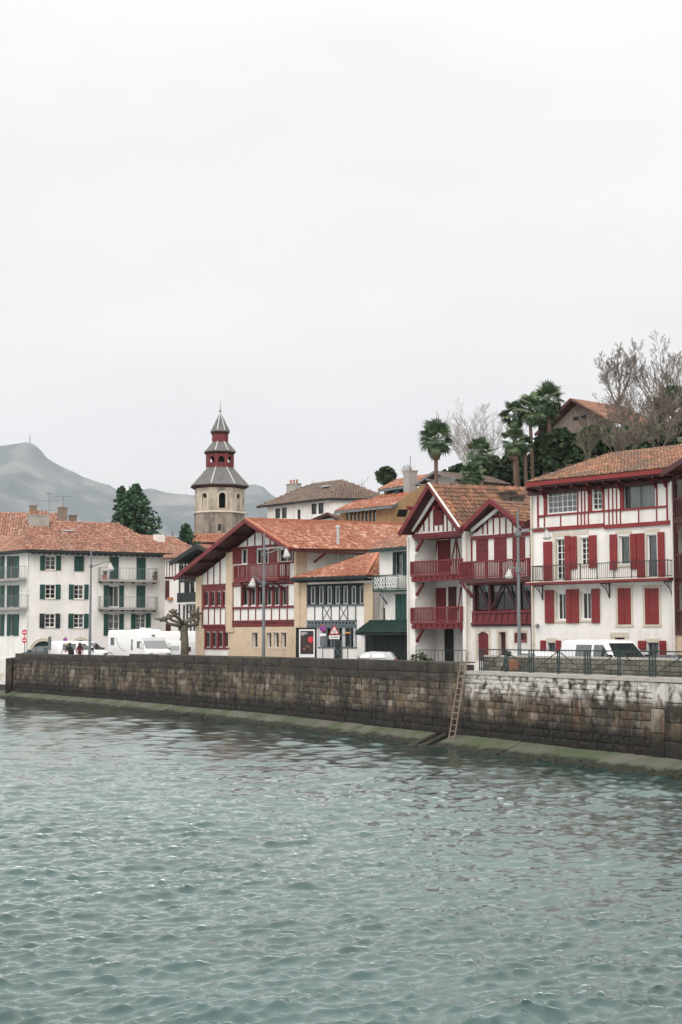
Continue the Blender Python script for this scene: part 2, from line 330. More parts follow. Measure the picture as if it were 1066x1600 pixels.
# ------------------------------------------------------------------ facades traced from the photo onto upright planes
GZ = 2.9
class Fac:
    """an upright plane standing on the ground; zoom = (scale, ox, oy) of the crop its features were read from"""
    def __init__(s, name, label, cat, l, r, zoom=(1,0,0), group=None, root=None, base=GZ):
        A = XY(*l); B = XY(*r); s.o = A; s.t = (B-A).normalized(); s.n = Vector((-s.t.y, s.t.x)); s.W = (B-A).length; s.z0 = base
        s.zm = zoom; s.holes = []
        rz = math.atan2(s.t.y, s.t.x)
        if root is None: s.root = thing(name, label, cat, (A.x, A.y, base), rz, group)
        else: s.root = root
    def px(s, x, y): return s.zm[1]+x/s.zm[0], s.zm[2]+y/s.zm[0]
    def loc(s, x, y, w=0):
        d = ray(*s.px(x, y)); k = (s.n.dot(s.o)+w)/(s.n.x*d.x+s.n.y*d.y); p = Vector((d.x*k, d.y*k))
        return Vector(((p-s.o).dot(s.t), w, CZ+d.z*k-s.z0))
    def atu(s, x, y, u):
        d = ray(*s.px(x, y)); k = (s.t.dot(s.o)+u)/(s.t.x*d.x+s.t.y*d.y); p = Vector((d.x*k, d.y*k))
        return Vector((u, (p-s.o).dot(s.n), CZ+d.z*k-s.z0))
    def rect(s, x0, y0, x1, y1, w=0):
        ym = (y0+y1)/2; xm = (x0+x1)/2
        return s.loc(x0,ym,w).x, s.loc(x1,ym,w).x, s.loc(xm,y1,w).z, s.loc(xm,y0,w).z
    def bx(s, name, mat, x0, y0, x1, y1, w0, w1, parent=None):
        u0,u1,z0,z1 = s.rect(x0,y0,x1,y1,w0); return piece(name, mat, parent or s.root, u0,u1,w0,w1,z0,z1)
    def post(s, mat, x, y0, y1, wpx=7, w0=-.04, w1=.06, name='timber'):
        return s.bx(name, mat, x-wpx/2, y0, x+wpx/2, y1, w0, w1)
    def posts(s, mat, xs, y0, y1, wpx=7, w0=-.04, w1=.06):
        for x in xs: s.post(mat, x, y0, y1, wpx, w0, w1)
    def dg(s, mat, x0, y0, x1, y1, wpx=8, w0=-.03, w1=.06, name='timber'):
        p = s.loc(x0,y0,w0); q = s.loc(x1,y1,w0); wid = abs(s.loc(x0+wpx,y0,w0).x-p.x)
        p.y = q.y = (w0+w1)/2; return stick(name, mat, s.root, p, q, wid, abs(w1-w0))
    def hole(s, x0, y0, x1, y1):
        u0,u1,z0,z1 = s.rect(x0,y0,x1,y1); s.holes.append([(u0,z0),(u1,z0),(u1,z1),(u0,z1)]); return u0,u1,z0,z1
    def win(s, x0, y0, x1, y1, mat, nx=2, nz=1, fw=.05, bar=.03, rec=.1, curtain=None, name='window', hole=True, deep=None, sill=None, w=0):
        u0,u1,z0,z1 = s.rect(x0,y0,x1,y1,w)
        if hole: s.holes.append([(u0,z0),(u1,z0),(u1,z1),(u0,z1)])
        a, b_ = w+rec, w+rec+.06
        b = MB(); b.box(u0,u0+fw,a,b_,z0,z1).box(u1-fw,u1,a,b_,z0,z1).box(u0+fw,u1-fw,a,b_,z0,z0+fw).box(u0+fw,u1-fw,a,b_,z1-fw,z1)
        for i in range(1, nx):
            x = u0+(u1-u0)*i/nx; t = bar*(1.6 if (nx%2==0 and i==nx//2) else 1); b.box(x-t/2,x+t/2,a+.01,b_-.01,z0+fw,z1-fw)
        for i in range(1, nz):
            z = z0+(z1-z0)*i/nz; b.box(u0+fw,u1-fw,a+.014,b_-.014,z-bar/2,z+bar/2)
        f = b.build(name, mat, s.root)
        g = MB(); g.poly([(u0+.02,a+.03,z0+.02),(u1-.02,a+.03,z0+.02),(u1-.02,a+.03,z1-.02),(u0+.02,a+.03,z1-.02)]); g.build('pane', glass, f, fix=False)
        if curtain:
            c0, c1 = curtain if isinstance(curtain, tuple) else (0,1)
            g = MB(); n = 16; ua = u0+(u1-u0)*c0+.02; ub = u0+(u1-u0)*c1-.02
            for i in range(n):
                xa = ua+(ub-ua)*i/n; xb = ua+(ub-ua)*(i+1)/n; ya = b_+.08+.035*math.sin(i*1.9); yb = b_+.08+.035*math.sin((i+1)*1.9)
                g.add([(xa,ya,z0+.02),(xb,yb,z0+.02),(xb,yb,z1-.02),(xa,ya,z1-.02)], [(0,1,2,3)])
            g.build('curtain', curtainm, f, smooth=True)
        if sill: piece('sill', sill, s.root, u0-.06,u1+.06,w-.07,w+.05,z0-.09,z0-.002)
        return f
    def shutter(s, x0, y0, x1, y1, mat, w0=-.07, w1=-.02, battens=2, name='shutter', slats=False):
        """a board shutter: leaf with planks and cross battens as one hinged leaf"""
        u0,u1,z0,z1 = s.rect(x0,y0,x1,y1,w0); b = MB(); b.box(u0,u1,w0,w1,z0,z1); n = max(2, round((u1-u0)/.13))
        for i in range(n):
            a = u0+(u1-u0)*(i+.06)/n; c = u0+(u1-u0)*(i+.94)/n; b.box(a,c,w0-.012,w0+.004,z0+.01,z1-.01)
        for i in range(battens):
            zz = z0+(z1-z0)*((i+.5)/battens*.8+.1) if battens > 1 else (z0+z1)/2
            b.box(u0+.02,u1-.02,w0-.035,w0-.008,zz-.045,zz+.045)
        return b.build(name, mat, s.root)
    def wall(s, outer, mat, t=.25, w=0, name='wall', base=True, holes=None):
        """outer outline in (u,z); holes cut through with reveals"""
        hs = s.holes if holes is None else holes; v3 = lambda ring: [Vector((a,b,0)) for a,b in ring]
        tri = tessellate_polygon([v3(outer)]+[v3(h) for h in hs]); flat = [p for r_ in [outer]+hs for p in r_]
        b = MB(); b.add([(u,w,z) for u,z in flat], [tuple(x) for x in tri])
        for h in hs:
            n = len(h); b.add([(u,w,z) for u,z in h]+[(u,w+t,z) for u,z in h], [(i,(i+1)%n,n+(i+1)%n,n+i) for i in range(n)])
        o = b.build(name, mat, s.root, fix=False); 
        if holes is None: s.holes = []
        return o
    def shell(s, u0, u1, z0, z1, D, mat, w=0, top=True, zback=None):
        """side and back walls, ceiling and floor, so that the house is closed behind its front"""
        zb = zback or z1; b = MB()
        b.add([(u0,w+.01,z0),(u0,D,z0),(u0,D,zb),(u0,w+.01,z1)], [(0,1,2,3)])
        b.add([(u1,w+.01,z0),(u1,D,z0),(u1,D,zb),(u1,w+.01,z1)], [(3,2,1,0)])
        b.add([(u0,D,z0),(u1,D,z0),(u1,D,zb),(u0,D,zb)], [(0,1,2,3)])
        if top: b.add([(u0,w+.02,z1-.03),(u1,w+.02,z1-.03),(u1,D,zb-.03),(u0,D,zb-.03)], [(0,1,2,3)])
        return b.build('wall', mat, s.root, fix=False)
    def railing(s, u0, u1, w, z0, z1, mat, gap=.12, bar=.018, top=.04, wend=None, posts=0, name='railing', ptk=.05):
        """rails along the front and back to the wall at both ends, bars between"""
        runs = [((u0,w),(u1,w))] + ([((u0,w),(u0,wend)),((u1,w),(u1,wend))] if wend is not None else [])
        b = MB(); g = MB()
        for (a, c) in runs:
            A = Vector((*a,0)); B = Vector((*c,0)); ln = (B-A).length; n = max(1, int(ln/gap))
            b.bar(A+Vector((0,0,z1)), B+Vector((0,0,z1)), top, top); b.bar(A+Vector((0,0,z0+.06)), B+Vector((0,0,z0+.06)), top*.8, top*.8)
            for i in range(n+1):
                p = A+(B-A)*i/n; g.bar(p+Vector((0,0,z0+.05)), p+Vector((0,0,z1)), bar, bar)
        if posts:
            for i in range(posts+1):
                u = u0+(u1-u0)*i/posts; b.box(u-ptk/2,u+ptk/2,w-ptk/2,w+ptk/2,z0,z1+.03)
        o = b.build(name, mat, s.root); g.build('bars', mat, o, 'stuff'); return o

# ================================================================== THE SETTING
# quay line (foot of the wall, plan), from far left to near right
def qpt(px, py, z=.55):
    d = ray(px, py); k = (z-CZ)/d.z; return Vector((d.x*k, d.y*k))
Q0 = [qpt(22,1080), qpt(200,1094), qpt(400,1112), qpt(560,1129.5), qpt(740,1149), qpt(900,1167), qpt(1066,1185)]
Q0 = [Q0[0]] + Q0[1:] + [Q0[-1]+(Q0[-1]-Q0[-3])*.9]
Q0 = [Q0[0]+(Q0[0]-Q0[1])*.02] + Q0[1:]
class Line:
    """a gently curved plan line; at(s, off) gives the point off metres towards the water"""
    def __init__(s, pts):
        s.p = pts; s.s = [0]
        for a, b in zip(pts, pts[1:]): s.s.append(s.s[-1]+(b-a).length)
        s.L = s.s[-1]
        tg = [(pts[min(i+1,len(pts)-1)]-pts[max(i-1,0)]).normalized() for i in range(len(pts))]; s.n = [Vector((t.y,-t.x)) for t in tg]
        s.n = [v if v.y < 0 else -v for v in s.n]
    def at(s, d, off=0):
        i = 0
        while i < len(s.s)-2 and d > s.s[i+1]: i += 1
        f = (d-s.s[i])/(s.s[i+1]-s.s[i]); p = s.p[i].lerp(s.p[i+1], f); n = s.n[i].lerp(s.n[i+1], min(1,max(0,f))).normalized()
        return p+n*off
    def spx(s, px):
        """arc length where the line crosses a photo column"""
        lo, hi = 0, s.L
        f = lambda d: (lambda p: 533+(p.x/p.y)*FPX/ct)(s.at(d))
        for _ in range(50):
            m = (lo+hi)/2
            if f(m) < px: lo = m
            else: hi = m
        return lo
QL = Line(Q0)
S_LAD = QL.spx(723); S_STEP = QL.spx(200); S_A = QL.spx(34); S_PIER = QL.spx(1016); S_WHITE = QL.spx(700)

def plan_ribbon(b, s0, s1, prof, step=2.0, line=QL):
    """sweep a closed (off,z) profile along the quay"""
    n = max(1, int((s1-s0)/step)); m = len(prof); vs = []
    for i in range(n+1):
        s_ = s0+(s1-s0)*i/n
        for off, z in prof:
            p = line.at(s_, off); vs.append((p.x,p.y,z))
    fs = []
    for i in range(n):
        for j in range(m):
            a = i*m+j; c = i*m+(j+1)%m; fs.append((a, c, c+m, a+m))
    fs.append(tuple(range(m))); fs.append(tuple(n*m+j for j in reversed(range(m)))); b.add(vs, fs)

# ---------------- ground: one sheet from the quay to the mountains
b = MB()
edge = [QL.at(QL.L+60, -.4)] + [QL.at(QL.L*(1-i/24), -.4) for i in range(25)]
w1_ = XY(42,136.4); w2_ = XY(-70,147.9)
far = [(w1_.x-.1,w1_.y),(w2_.x,w2_.y),(-400,400),(-5600,1200),(-5600,8300),(5600,8300),(5600,20)]
b.poly([(p.x,p.y,GZ) for p in edge]+[(x,y,GZ) for x,y in far])
ground = b.build('ground', asphalt, fix=False); props(ground, 'grey asphalt street behind the quay wall, running on as the ground inland', None, None, 'structure')
me = ground.data
if me.polygons[0].normal.z < 0: me.flip_normals()

def sm(x): x = max(0., min(1., x)); return x*x*(3-2*x)
def hill_h(X, Y):
    q = .87*X+.5*Y-45; p = .5*X-.87*Y
    return 22*sm((q-13)/40)*sm((p+165)/50) + 5*sm((q-45)/60)*sm((p+150)/40)
def hill_z(X, Y): return 2.7+hill_h(X, Y)
b = MB(); nx, ny = 70, 60; vs = []
for j in range(ny):
    for i in range(nx):
        X = -45+i*3.2; Y = 78+j*4.2; vs.append((X, Y, hill_z(X,Y)-.25+ (.8*mnoise.noise((X*.11,Y*.11,2)) if hill_h(X,Y) > 1.2 else 0)))
vs = [v for v in vs]
b.add(vs, [(j*nx+i, j*nx+i+1, (j+1)*nx+i+1, (j+1)*nx+i) for j in range(ny-1) for i in range(nx-1) if max(hill_h(vs[q][0],vs[q][1]) for q in (j*nx+i,(j+1)*nx+i+1)) > .15])
props(b.build('hillside', grass, smooth=True, fix=False), None, None, None, 'structure')

# ---------------- mountains seven kilometres inland
prof = [(-420,760),(-260,742),(-120,716),(-40,700),(0,692.5),(22,690),(38,687.5),(47,687.5),(55,691),(62,699),(70,709),(78,715),(100,728),(130,741),(150,749),(163,753),(172,754),(180,760),(200,767),(214,763),(225,759),(236,758.5),(250,763),(280,769),(310,772),(345,770),(378,764),(386,757),(400,755.5),(412,759),(419,766),(428,773),(445,784),(480,800),(540,815),(640,830),(800,842),(1100,850),(1500,860)]
def ridge(px):
    for (a,ya),(c,yc) in zip(prof, prof[1:]):
        if a <= px <= c: return ya+(yc-ya)*(px-a)/(c-a)
    return prof[-1][1]
YR = 6600.; b = MB(); nx, ny = 300, 70; vs = []
for j in range(ny):
    t = j/(ny-1); Y = 3300+5000*t
    for i in range(nx):
        px = -420+1900*i/(nx-1); X = (px-533)/FPX*YR/1.0
        H = CZ+(999-ridge(px))/FPX*YR*1.004
        k = (Y-3300)/(YR-3300) if Y < YR else max(0, 1-(Y-YR)/1700)
        k = max(0, k); f = .30*k+.70*k**2.1
        g = mnoise.fractal((X*.0016, Y*.0016, 3.1), 1.0, 2.1, 5); r2 = 1-abs(mnoise.noise((X*.0011+9, Y*.0006, .4)))
        z = H*f + (g*130+ (r2-.7)*230)*math.sin(math.pi*min(1,k))*(1 if k < 1 else 0)
        z += mnoise.fractal((X*.012, Y*.012, 7), 1.0, 2.0, 4)*9*min(1, k*3)
        vs.append((X, Y, max(z, 0) + GZ - 4 if k > 0 else GZ-8))
b.add(vs, [(j*nx+i, j*nx+i+1, (j+1)*nx+i+1, (j+1)*nx+i) for j in range(ny-1) for i in range(nx-1)])
mountm = M('mountain_slopes', [(.010,.026,.030),(.05,.07,.066),(.26,.245,.21)], .0030, .95, detail=8, fine=((.22,.20,.175), .009, (1,1,1), .52, .68, .8))
props(b.build('mountain', mountm, smooth=True, fix=False), None, None, None, 'structure')
p = atY(47, 688, YR)
b = MB(); b.lathe([(3.5,-12),(2.2,20),(1.0,21),(.6,38)], seg=6)
o = b.build('summit_mast', metalgrey); o.location = p; props(o, 'tiny faint mast on the mountain summit', 'mast')

# ---------------- water
rw = np.random.default_rng(11); nW = 150
lam = np.exp(rw.uniform(math.log(.17), math.log(5.0), nW)); ang = rw.normal(-math.pi/2+.25, .55, nW); ph = rw.uniform(0, 2*math.pi, nW)
kx = np.cos(ang)*2*np.pi/lam; ky = np.sin(ang)*2*np.pi/lam
slope = .165*np.sqrt(2.0/nW)*np.where(lam < .38, 3.9, np.where(lam < .65, 2.7, np.where(lam > 2.2, .42, 1.1))); amp = slope*lam/(2*np.pi)
ys = [11.]
while ys[-1] < 150: ys.append(ys[-1]*1.0025+.002)
ys = np.array(ys); ncol = 760; tt = np.linspace(-1, 1, ncol)
YY = np.repeat(ys[:,None], ncol, 1); XX = tt[None,:]*(.38*ys[:,None]+5)
ZZ = np.zeros_like(XX); DX = np.zeros_like(XX); DY = np.zeros_like(XX)
gust = .75+.5*np.clip(.5+.5*np.sin(XX*.11+YY*.05+1.3*np.sin(YY*.07+XX*.03)+.8*np.sin(XX*.23-YY*.19)), 0, 1)
for a, kx_, ky_, p_, l_ in zip(amp, kx, ky, ph, lam):
    th = kx_*XX+ky_*YY+p_; s_ = np.sin(th); c_ = np.cos(th); k = 2*np.pi/l_
    at_ = np.clip((l_/np.maximum(.0025*ys+.002, ys**2/18000.)-1.6)/2.0, 0, 1)[:,None]*a
    ZZ += at_*c_; DX -= .7*at_*kx_/k*s_; DY -= .7*at_*ky_/k*s_
ZZ *= gust; V = np.stack([XX+DX*gust, YY+DY*gust, ZZ], -1).reshape(-1,3)
nr_, nc_ = XX.shape; idx = np.arange(nr_*nc_).reshape(nr_, nc_)
Fq = np.stack([idx[:-1,:-1], idx[:-1,1:], idx[1:,1:], idx[1:,:-1]], -1).reshape(-1,4)
me = bpy.data.meshes.new('water'); me.vertices.add(len(V)); me.vertices.foreach_set('co', V.astype(np.float32).ravel())
me.loops.add(Fq.size); me.loops.foreach_set('vertex_index', Fq.astype(np.int32).ravel())
me.polygons.add(len(Fq)); me.polygons.foreach_set('loop_start', np.arange(0, Fq.size, 4, dtype=np.int32))
me.polygons.foreach_set('use_smooth', np.ones(len(Fq), bool)); me.update(calc_edges=True)
wm = bpy.data.materials.new('river_water'); wm.use_nodes = True; t = wm.node_tree; n = t.nodes; l = t.links; bs = n['Principled BSDF']
bs.inputs['Base Color'].default_value = (.045,.125,.118,1); bs.inputs['Roughness'].default_value = .015; bs.inputs['IOR'].default_value = 1.45; bs.inputs['Specular IOR Level'].default_value = .5
g = n.new('ShaderNodeNewGeometry'); z1 = n.new('ShaderNodeTexNoise'); z1.inputs['Scale'].default_value = 7; z1.inputs['Detail'].default_value = 5; z1.inputs['Roughness'].default_value = .62; q1 = n.new('ShaderNodeMapping'); q1.inputs['Scale'].default_value = (.8,1.7,1); l.new(g.outputs['Position'], q1.inputs[0]); l.new(q1.outputs[0], z1.inputs['Vector'])
bp = n.new('ShaderNodeBump'); bp.inputs['Strength'].default_value = .24; bp.inputs['Distance'].default_value = .04; l.new(z1.outputs['Fac'], bp.inputs['Height']); l.new(bp.outputs[0], bs.inputs['Normal'])
z2 = n.new('ShaderNodeTexNoise'); z2.inputs['Scale'].default_value = .09; z2.inputs['Detail'].default_value = 3; l.new(g.outputs['Position'], z2.inputs['Vector'])
cr2 = n.new('ShaderNodeValToRGB'); cr2.color_ramp.elements[0].position = .35; cr2.color_ramp.elements[0].color = (.020,.046,.043,1); cr2.color_ramp.elements[1].position = .68; cr2.color_ramp.elements[1].color = (.036,.080,.075,1)
l.new(z2.outputs['Fac'], cr2.inputs[0]); l.new(cr2.outputs[0], bs.inputs['Base Color'])
n.remove(bs); df = n.new('ShaderNodeBsdfDiffuse'); gl = n.new('ShaderNodeBsdfGlossy'); gl.inputs['Roughness'].default_value = .03; gl.inputs['Color'].default_value = (.80,.87,.855,1); fr = n.new('ShaderNodeFresnel'); fr.inputs['IOR'].default_value = 1.33
mm = n.new('ShaderNodeMath'); mm.operation = 'MULTIPLY_ADD'; mm.use_clamp = True; mm.inputs[1].default_value = 2.15; mm.inputs[2].default_value = .0; l.new(fr.outputs[0], mm.inputs[0]); ms = n.new('ShaderNodeMixShader'); l.new(mm.outputs[0], ms.inputs[0]); l.new(df.outputs[0], ms.inputs[1]); l.new(gl.outputs[0], ms.inputs[2]); l.new(ms.outputs[0], n['Material Output'].inputs['Surface'])
l.new(cr2.outputs[0], df.inputs['Color']); [l.new(bp.outputs[0], k.inputs['Normal']) for k in (df, gl, fr)]
me.materials.append(wm); props(link('water', me), None, None, None, 'structure')
b = MB(); b.poly([(-900,-300,-.45),(500,-300,-.45),(500,400,-.45),(-900,400,-.45)])
props(b.build('water', wm, fix=False), None, None, None, 'structure')

# ---------------- haze
b = MB(); b.box(-5900,5900,-420,8600,-1.6,1250); hz = b.build('haze', [])
hm = bpy.data.materials.new('thin_haze'); hm.use_nodes = True; t = hm.node_tree; n = t.nodes; l = t.links; n.clear()
o = n.new('ShaderNodeOutputMaterial'); pv = n.new('ShaderNodeVolumePrincipled'); pv.inputs['Color'].default_value = (.82,.91,1.0,1); pv.inputs['Density'].default_value = 1.0e-4; pv.inputs['Anisotropy'].default_value = .2
l.new(pv.outputs[0], o.inputs['Volume']); hz.data.materials.append(hm); props(hz, None, None, None, 'stuff')

# ================================================================== QUAY WALL
quay = thing('quay_wall', 'long dark weathered stone quay wall rising from the water with a green apron at its foot', 'quay wall', (*QL.at(S_LAD), .5)); QO = Vector(quay.location)
def stone_mat(name, tone):
    m = M(name, [(.06,.046,.032),(.12,.088,.055),(.16,.115,.07),(.13,.105,.08),(.29,.245,.19)], 1.3, .92, bump=.45, tone=tone, detail=6,
          streak=[((.018,.016,.013), 1.7, (1.3,1.3,.22), .44, .62, .94), ((.30,.26,.22), 1.6, (1.5,1.5,.3), .60, .78, .55), ((.022,.019,.015), .5, (1,1,.7), .46, .60, .8), ((.24,.215,.185), 3.2, (1,1,.8), .56, .70, .5)], fine=((.04,.034,.027), 4.5, (1,1,.8), .48, .72, .75))
    t = m.node_tree; n = t.nodes; l = t.links; bs = n['Principled BSDF']; src = bs.inputs['Base Color'].links[0].from_socket
    g = n.new('ShaderNodeNewGeometry'); sp = n.new('ShaderNodeSeparateXYZ'); l.new(g.outputs['Position'], sp.inputs[0])
    def nzv(sc, st_, d=5):
        q = n.new('ShaderNodeMapping'); q.inputs['Scale'].default_value = st_; l.new(g.outputs['Position'], q.inputs[0]); z = n.new('ShaderNodeTexNoise'); z.inputs['Scale'].default_value = sc; z.inputs['Detail'].default_value = d; l.new(q.outputs[0], z.inputs['Vector']); return z.outputs['Fac']
    def math_(op, a, c):
        k = n.new('ShaderNodeMath'); k.operation = op
        for i, x in enumerate((a, c)):
            if isinstance(x, (int, float)): k.inputs[i].default_value = x
            else: l.new(x, k.inputs[i])
        return k.outputs[0]
    def rng_(v, a, c, hi=1.0):
        k = n.new('ShaderNodeMapRange'); k.inputs['From Min'].default_value = a; k.inputs['From Max'].default_value = c; k.inputs['To Max'].default_value = hi; l.new(v, k.inputs['Value']); return k.outputs[0]
    def mix(fac, c1, c2):
        x = n.new('ShaderNodeMix'); x.data_type = 'RGBA'; l.new(fac, x.inputs['Factor']); l.new(c1, x.inputs['A']); x.inputs['B'].default_value = (*c2, 1); return x.outputs['Result']
    z = sp.outputs['Z']; x = sp.outputs['X']
    col = src
    # whitewashed upper courses near the railing (plan X beyond the ladder)
    wv = math_('ADD', z, math_('MULTIPLY', nzv(1.1, (1,1,.5)), 1.5)); wm_ = math_('MULTIPLY', rng_(wv, 3.05, 3.45, .9), rng_(x, QL.at(S_LAD).x-.1, QL.at(S_LAD).x+.5)); wm_ = math_('MULTIPLY', wm_, rng_(nzv(2.6, (1,1,.7)), .36, .54))
    col = mix(wm_, col, (.56,.53,.49))
    # rust runs
    rv = math_('MULTIPLY', rng_(nzv(1.9, (1.5,1.5,.16), 3), .565, .66, .65), rng_(math_('ADD', x, math_('MULTIPLY', nzv(.7,(1,1,1)), 4)), 5.5, 9.5)); rv = math_('MULTIPLY', rv, math_('SUBTRACT', 1, rng_(z, 2.0, 2.6)))
    col = mix(rv, col, (.10,.052,.027))
    # pale lime runs
    lv = math_('MULTIPLY', rng_(nzv(2.6, (2.2,2.2,.2), 3), .64, .72, .6), rng_(x, -12, 4))
    col = mix(lv, col, (.40,.37,.33))
    # black algae on the parapet, dark wet zone at the foot
    top = math_('MULTIPLY', rng_(math_('ADD', z, math_('MULTIPLY', nzv(.8,(1.4,1.4,.4)), .7)), 3.05, 3.4, .8), math_('SUBTRACT', 1, rng_(x, QL.at(S_LAD).x-.4, QL.at(S_LAD).x)))
    col = mix(top, col, (.028,.025,.021))
    wet = math_('SUBTRACT', 1, rng_(math_('ADD', z, math_('MULTIPLY', nzv(.6,(1.2,1.2,.5)), 1.0)), 1.65, 2.1)); wet = math_('MULTIPLY', wet, .93)
    col = mix(wet, col, (.012,.0105,.0085))
    l.new(col, bs.inputs['Base Color']); return m
stone_o = stone_mat('quay_stone', 'obj'); stone_a = stone_mat('quay_stone_far', 'attr')
mortar = M('dark_joint', [(.035,.03,.025),(.06,.05,.042)], 3, .95)
# core behind the stones
b = MB(); bat = lambda z: -.055*(z-.55)
plan_ribbon(b, 0.0, S_LAD, [(-.06,.2),(-.06+bat(3.8),3.72),(-.62,3.72),(-.62,.2)]); plan_ribbon(b, S_LAD+.01, QL.L+20, [(-.06,.2),(-.06+bat(3.3),3.28),(-2.0,3.28),(-2.0,.2)])
b.v = [(x-QO.x,y-QO.y,z-QO.z) for x,y,z in b.v]; b.build('wall_core', mortar, quay)
we = Line([XY(42,136.2), Q0[0]-Vector((0,.3))]); b = MB(); plan_ribbon(b, 0, we.L, [(.0,.1),(.0,3.3),(.5,3.3),(.5,.1)] if we.n[0].x < 0 else [(.0,.1),(.0,3.3),(-.5,3.3),(-.5,.1)], 4, we); b.v = [(x-QO.x,y-QO.y,z-QO.z) for x,y,z in b.v]; b.build('wall_return', stone_a, quay)
# courses
def block_mesh(name, mat, k):
    r = random.Random(k); b = MB(); c = .03
    vs = [(-.5,0,-.5),(.5,0,-.5),(.5,0,.5),(-.5,0,.5)]; fr = [(x*(1-c*r.uniform(.5,1.5)), -1+r.uniform(-.25,.25), z*(1-c*2*r.uniform(.4,1.4))) for x,_,z in vs]
    mid = [(0+r.uniform(-.15,.15), -1.25+r.uniform(-.2,.2), r.uniform(-.1,.1))]
    b.add(vs+fr+mid, [(0,1,5,4),(1,2,6,5),(2,3,7,6),(3,0,4,7),(4,5,8),(5,6,8),(6,7,8),(7,4,8)]); me = bpy.data.meshes.new(name); me.from_pydata(b.v, [], b.f); me.materials.append(mat); me.update(); return me
blocks = [block_mesh('stone', stone_o, k) for k in range(8)]
blocks_n = [np.array([v.co[:] for v in m.vertices]) for m in blocks]; blocks_f = [[tuple(p.vertices) for p in m.polygons] for m in blocks]
rows = []   # (z0, z1, s0, s1, len lo, len hi)
zz = .5
for h in (.33,.35,.36,.34,.36,.34,.32): rows.append((zz, zz+h, 0.0, S_LAD, .45, 1.05)); zz += h
rows += [(zz, 3.32, S_STEP, S_LAD, 1.2, 2.3), (3.32, 3.80, S_STEP, S_LAD, 1.6, 2.6), (zz, 3.25, 0.0, S_STEP, .6, 1.1), (3.25, 3.60, S_A, S_STEP, .8, 1.5)]
zz = .5
for h in (.33,.32,.34,.32,.33,.32): rows.append((zz, zz+h, S_LAD+.02, S_PIER, .35, .85)); zz += h
for h in (.21,.21,.21,.20): rows.append((zz, zz+h, S_LAD+.02, S_PIER, .45, .95)); zz += h
zt = zz; zz = .5
for h in (.62,.70,.72,.73): rows.append((zz, zz+h, S_PIER+.75, QL.L+12, .9, 1.6)); zz += h
rows.append((.5, 1.4, S_PIER, S_PIER+.75, .75, .76)); rows.append((1.4, 2.3, S_PIER, S_PIER+.75, .75, .76)); rows.append((2.3, zt, S_PIER, S_PIER+.75, .75, .76))
allst = []
for (z0, z1, s0, s1, lo, hi) in rows:
    s_ = s0
    while s_ < s1-.05:
        ln = min(random.uniform(lo, hi), s1-s_)
        if s1-s_-ln < lo*.5: ln = s1-s_
        allst.append((s_, ln, z0, z1)); s_ += ln
vis_hi = QL.spx(1066)+.8
def size_key(a):
    p = QL.at(a[0]+a[1]/2); return -(1 if a[0] < vis_hi else 0)*a[1]*(a[3]-a[2])/p.y**2
order = sorted(range(len(allst)), key=lambda i: size_key(allst[i])); single = set(order[:298])
jv, jf, jt = [], [], []; nv = 0
for i, (s_, ln, z0, z1) in enumerate(allst):
    a = QL.at(s_+.002, bat(z0)); c = QL.at(s_+ln-.002, bat(z0)); d = c-a; k = random.randrange(8); off = random.uniform(.04,.12); z0 += random.uniform(-.012,.012); z1 += random.uniform(-.012,.012)
    Mx = Matrix.Translation((*((a+c)/2), (z0+z1)/2)) @ Matrix.Rotation(math.atan2(d.y,d.x), 4, 'Z') @ Matrix.Translation((0,.06,0)) @ Matrix.Diagonal((d.length, .06+off*.55, z1-z0-.006, 1))
    if i in single:
        o = link('stone', blocks[k], quay); o.matrix_local = Matrix.Translation(-QO) @ Mx
    else:
        P = (np.array(Mx)[:3,:3] @ blocks_n[k].T).T + np.array(Mx)[:3,3] - np.array(QO); jv += P.tolist(); jf += [tuple(q+nv for q in f) for f in blocks_f[k]]; nv += 9; jt += [random.random()]*9
me = bpy.data.meshes.new('stone_facing'); me.from_pydata(jv, [], jf); me.materials.append(stone_a); at = me.attributes.new('tone','FLOAT','POINT'); at.data.foreach_set('value', np.array(jt, np.float32)); me.update()
link('stone_facing', me, quay, 'stuff')
# coping slabs
cop_dark = M('dark_coping', [(.05,.045,.038),(.10,.088,.074)], 1.5, .95, bump=.3, fine=((.24,.22,.19), 3, (1,1,1), .58, .8, .6))
cop_pale = M('pale_coping', [(.36,.33,.29),(.46,.43,.385)], 1.5, .9, bump=.2, fine=((.22,.20,.17), 2.5, (1,1,1), .55, .8, .6))
def coping(s0, s1, z0, z1, o0, o1, mat, ln, name='coping_stone'):
    n = max(1, round((s1-s0)/ln))
    for i in range(n):
        b = MB(); plan_ribbon(b, s0+(s1-s0)*i/n+.006, s0+(s1-s0)*(i+1)/n-.006, [(o0,z0),(o0,z1),(o1,z1),(o1,z0)], 50); b.v = [(x-QO.x,y-QO.y,z-QO.z) for x,y,z in b.v]; b.build(name, mat, quay)
coping(S_STEP, S_LAD, 3.80, 3.86, -.13, -.68, cop_dark, 2.4); coping(S_A, S_STEP, 3.60, 3.66, -.12, -.66, cop_dark, 2.4); coping(0.0, S_A, 3.25, 3.32, -.08, -.62, cop_dark, 2.0)
coping(S_LAD+.05, QL.L+12, 3.30, 3.46, -.05, -.95, cop_pale, 1.8)
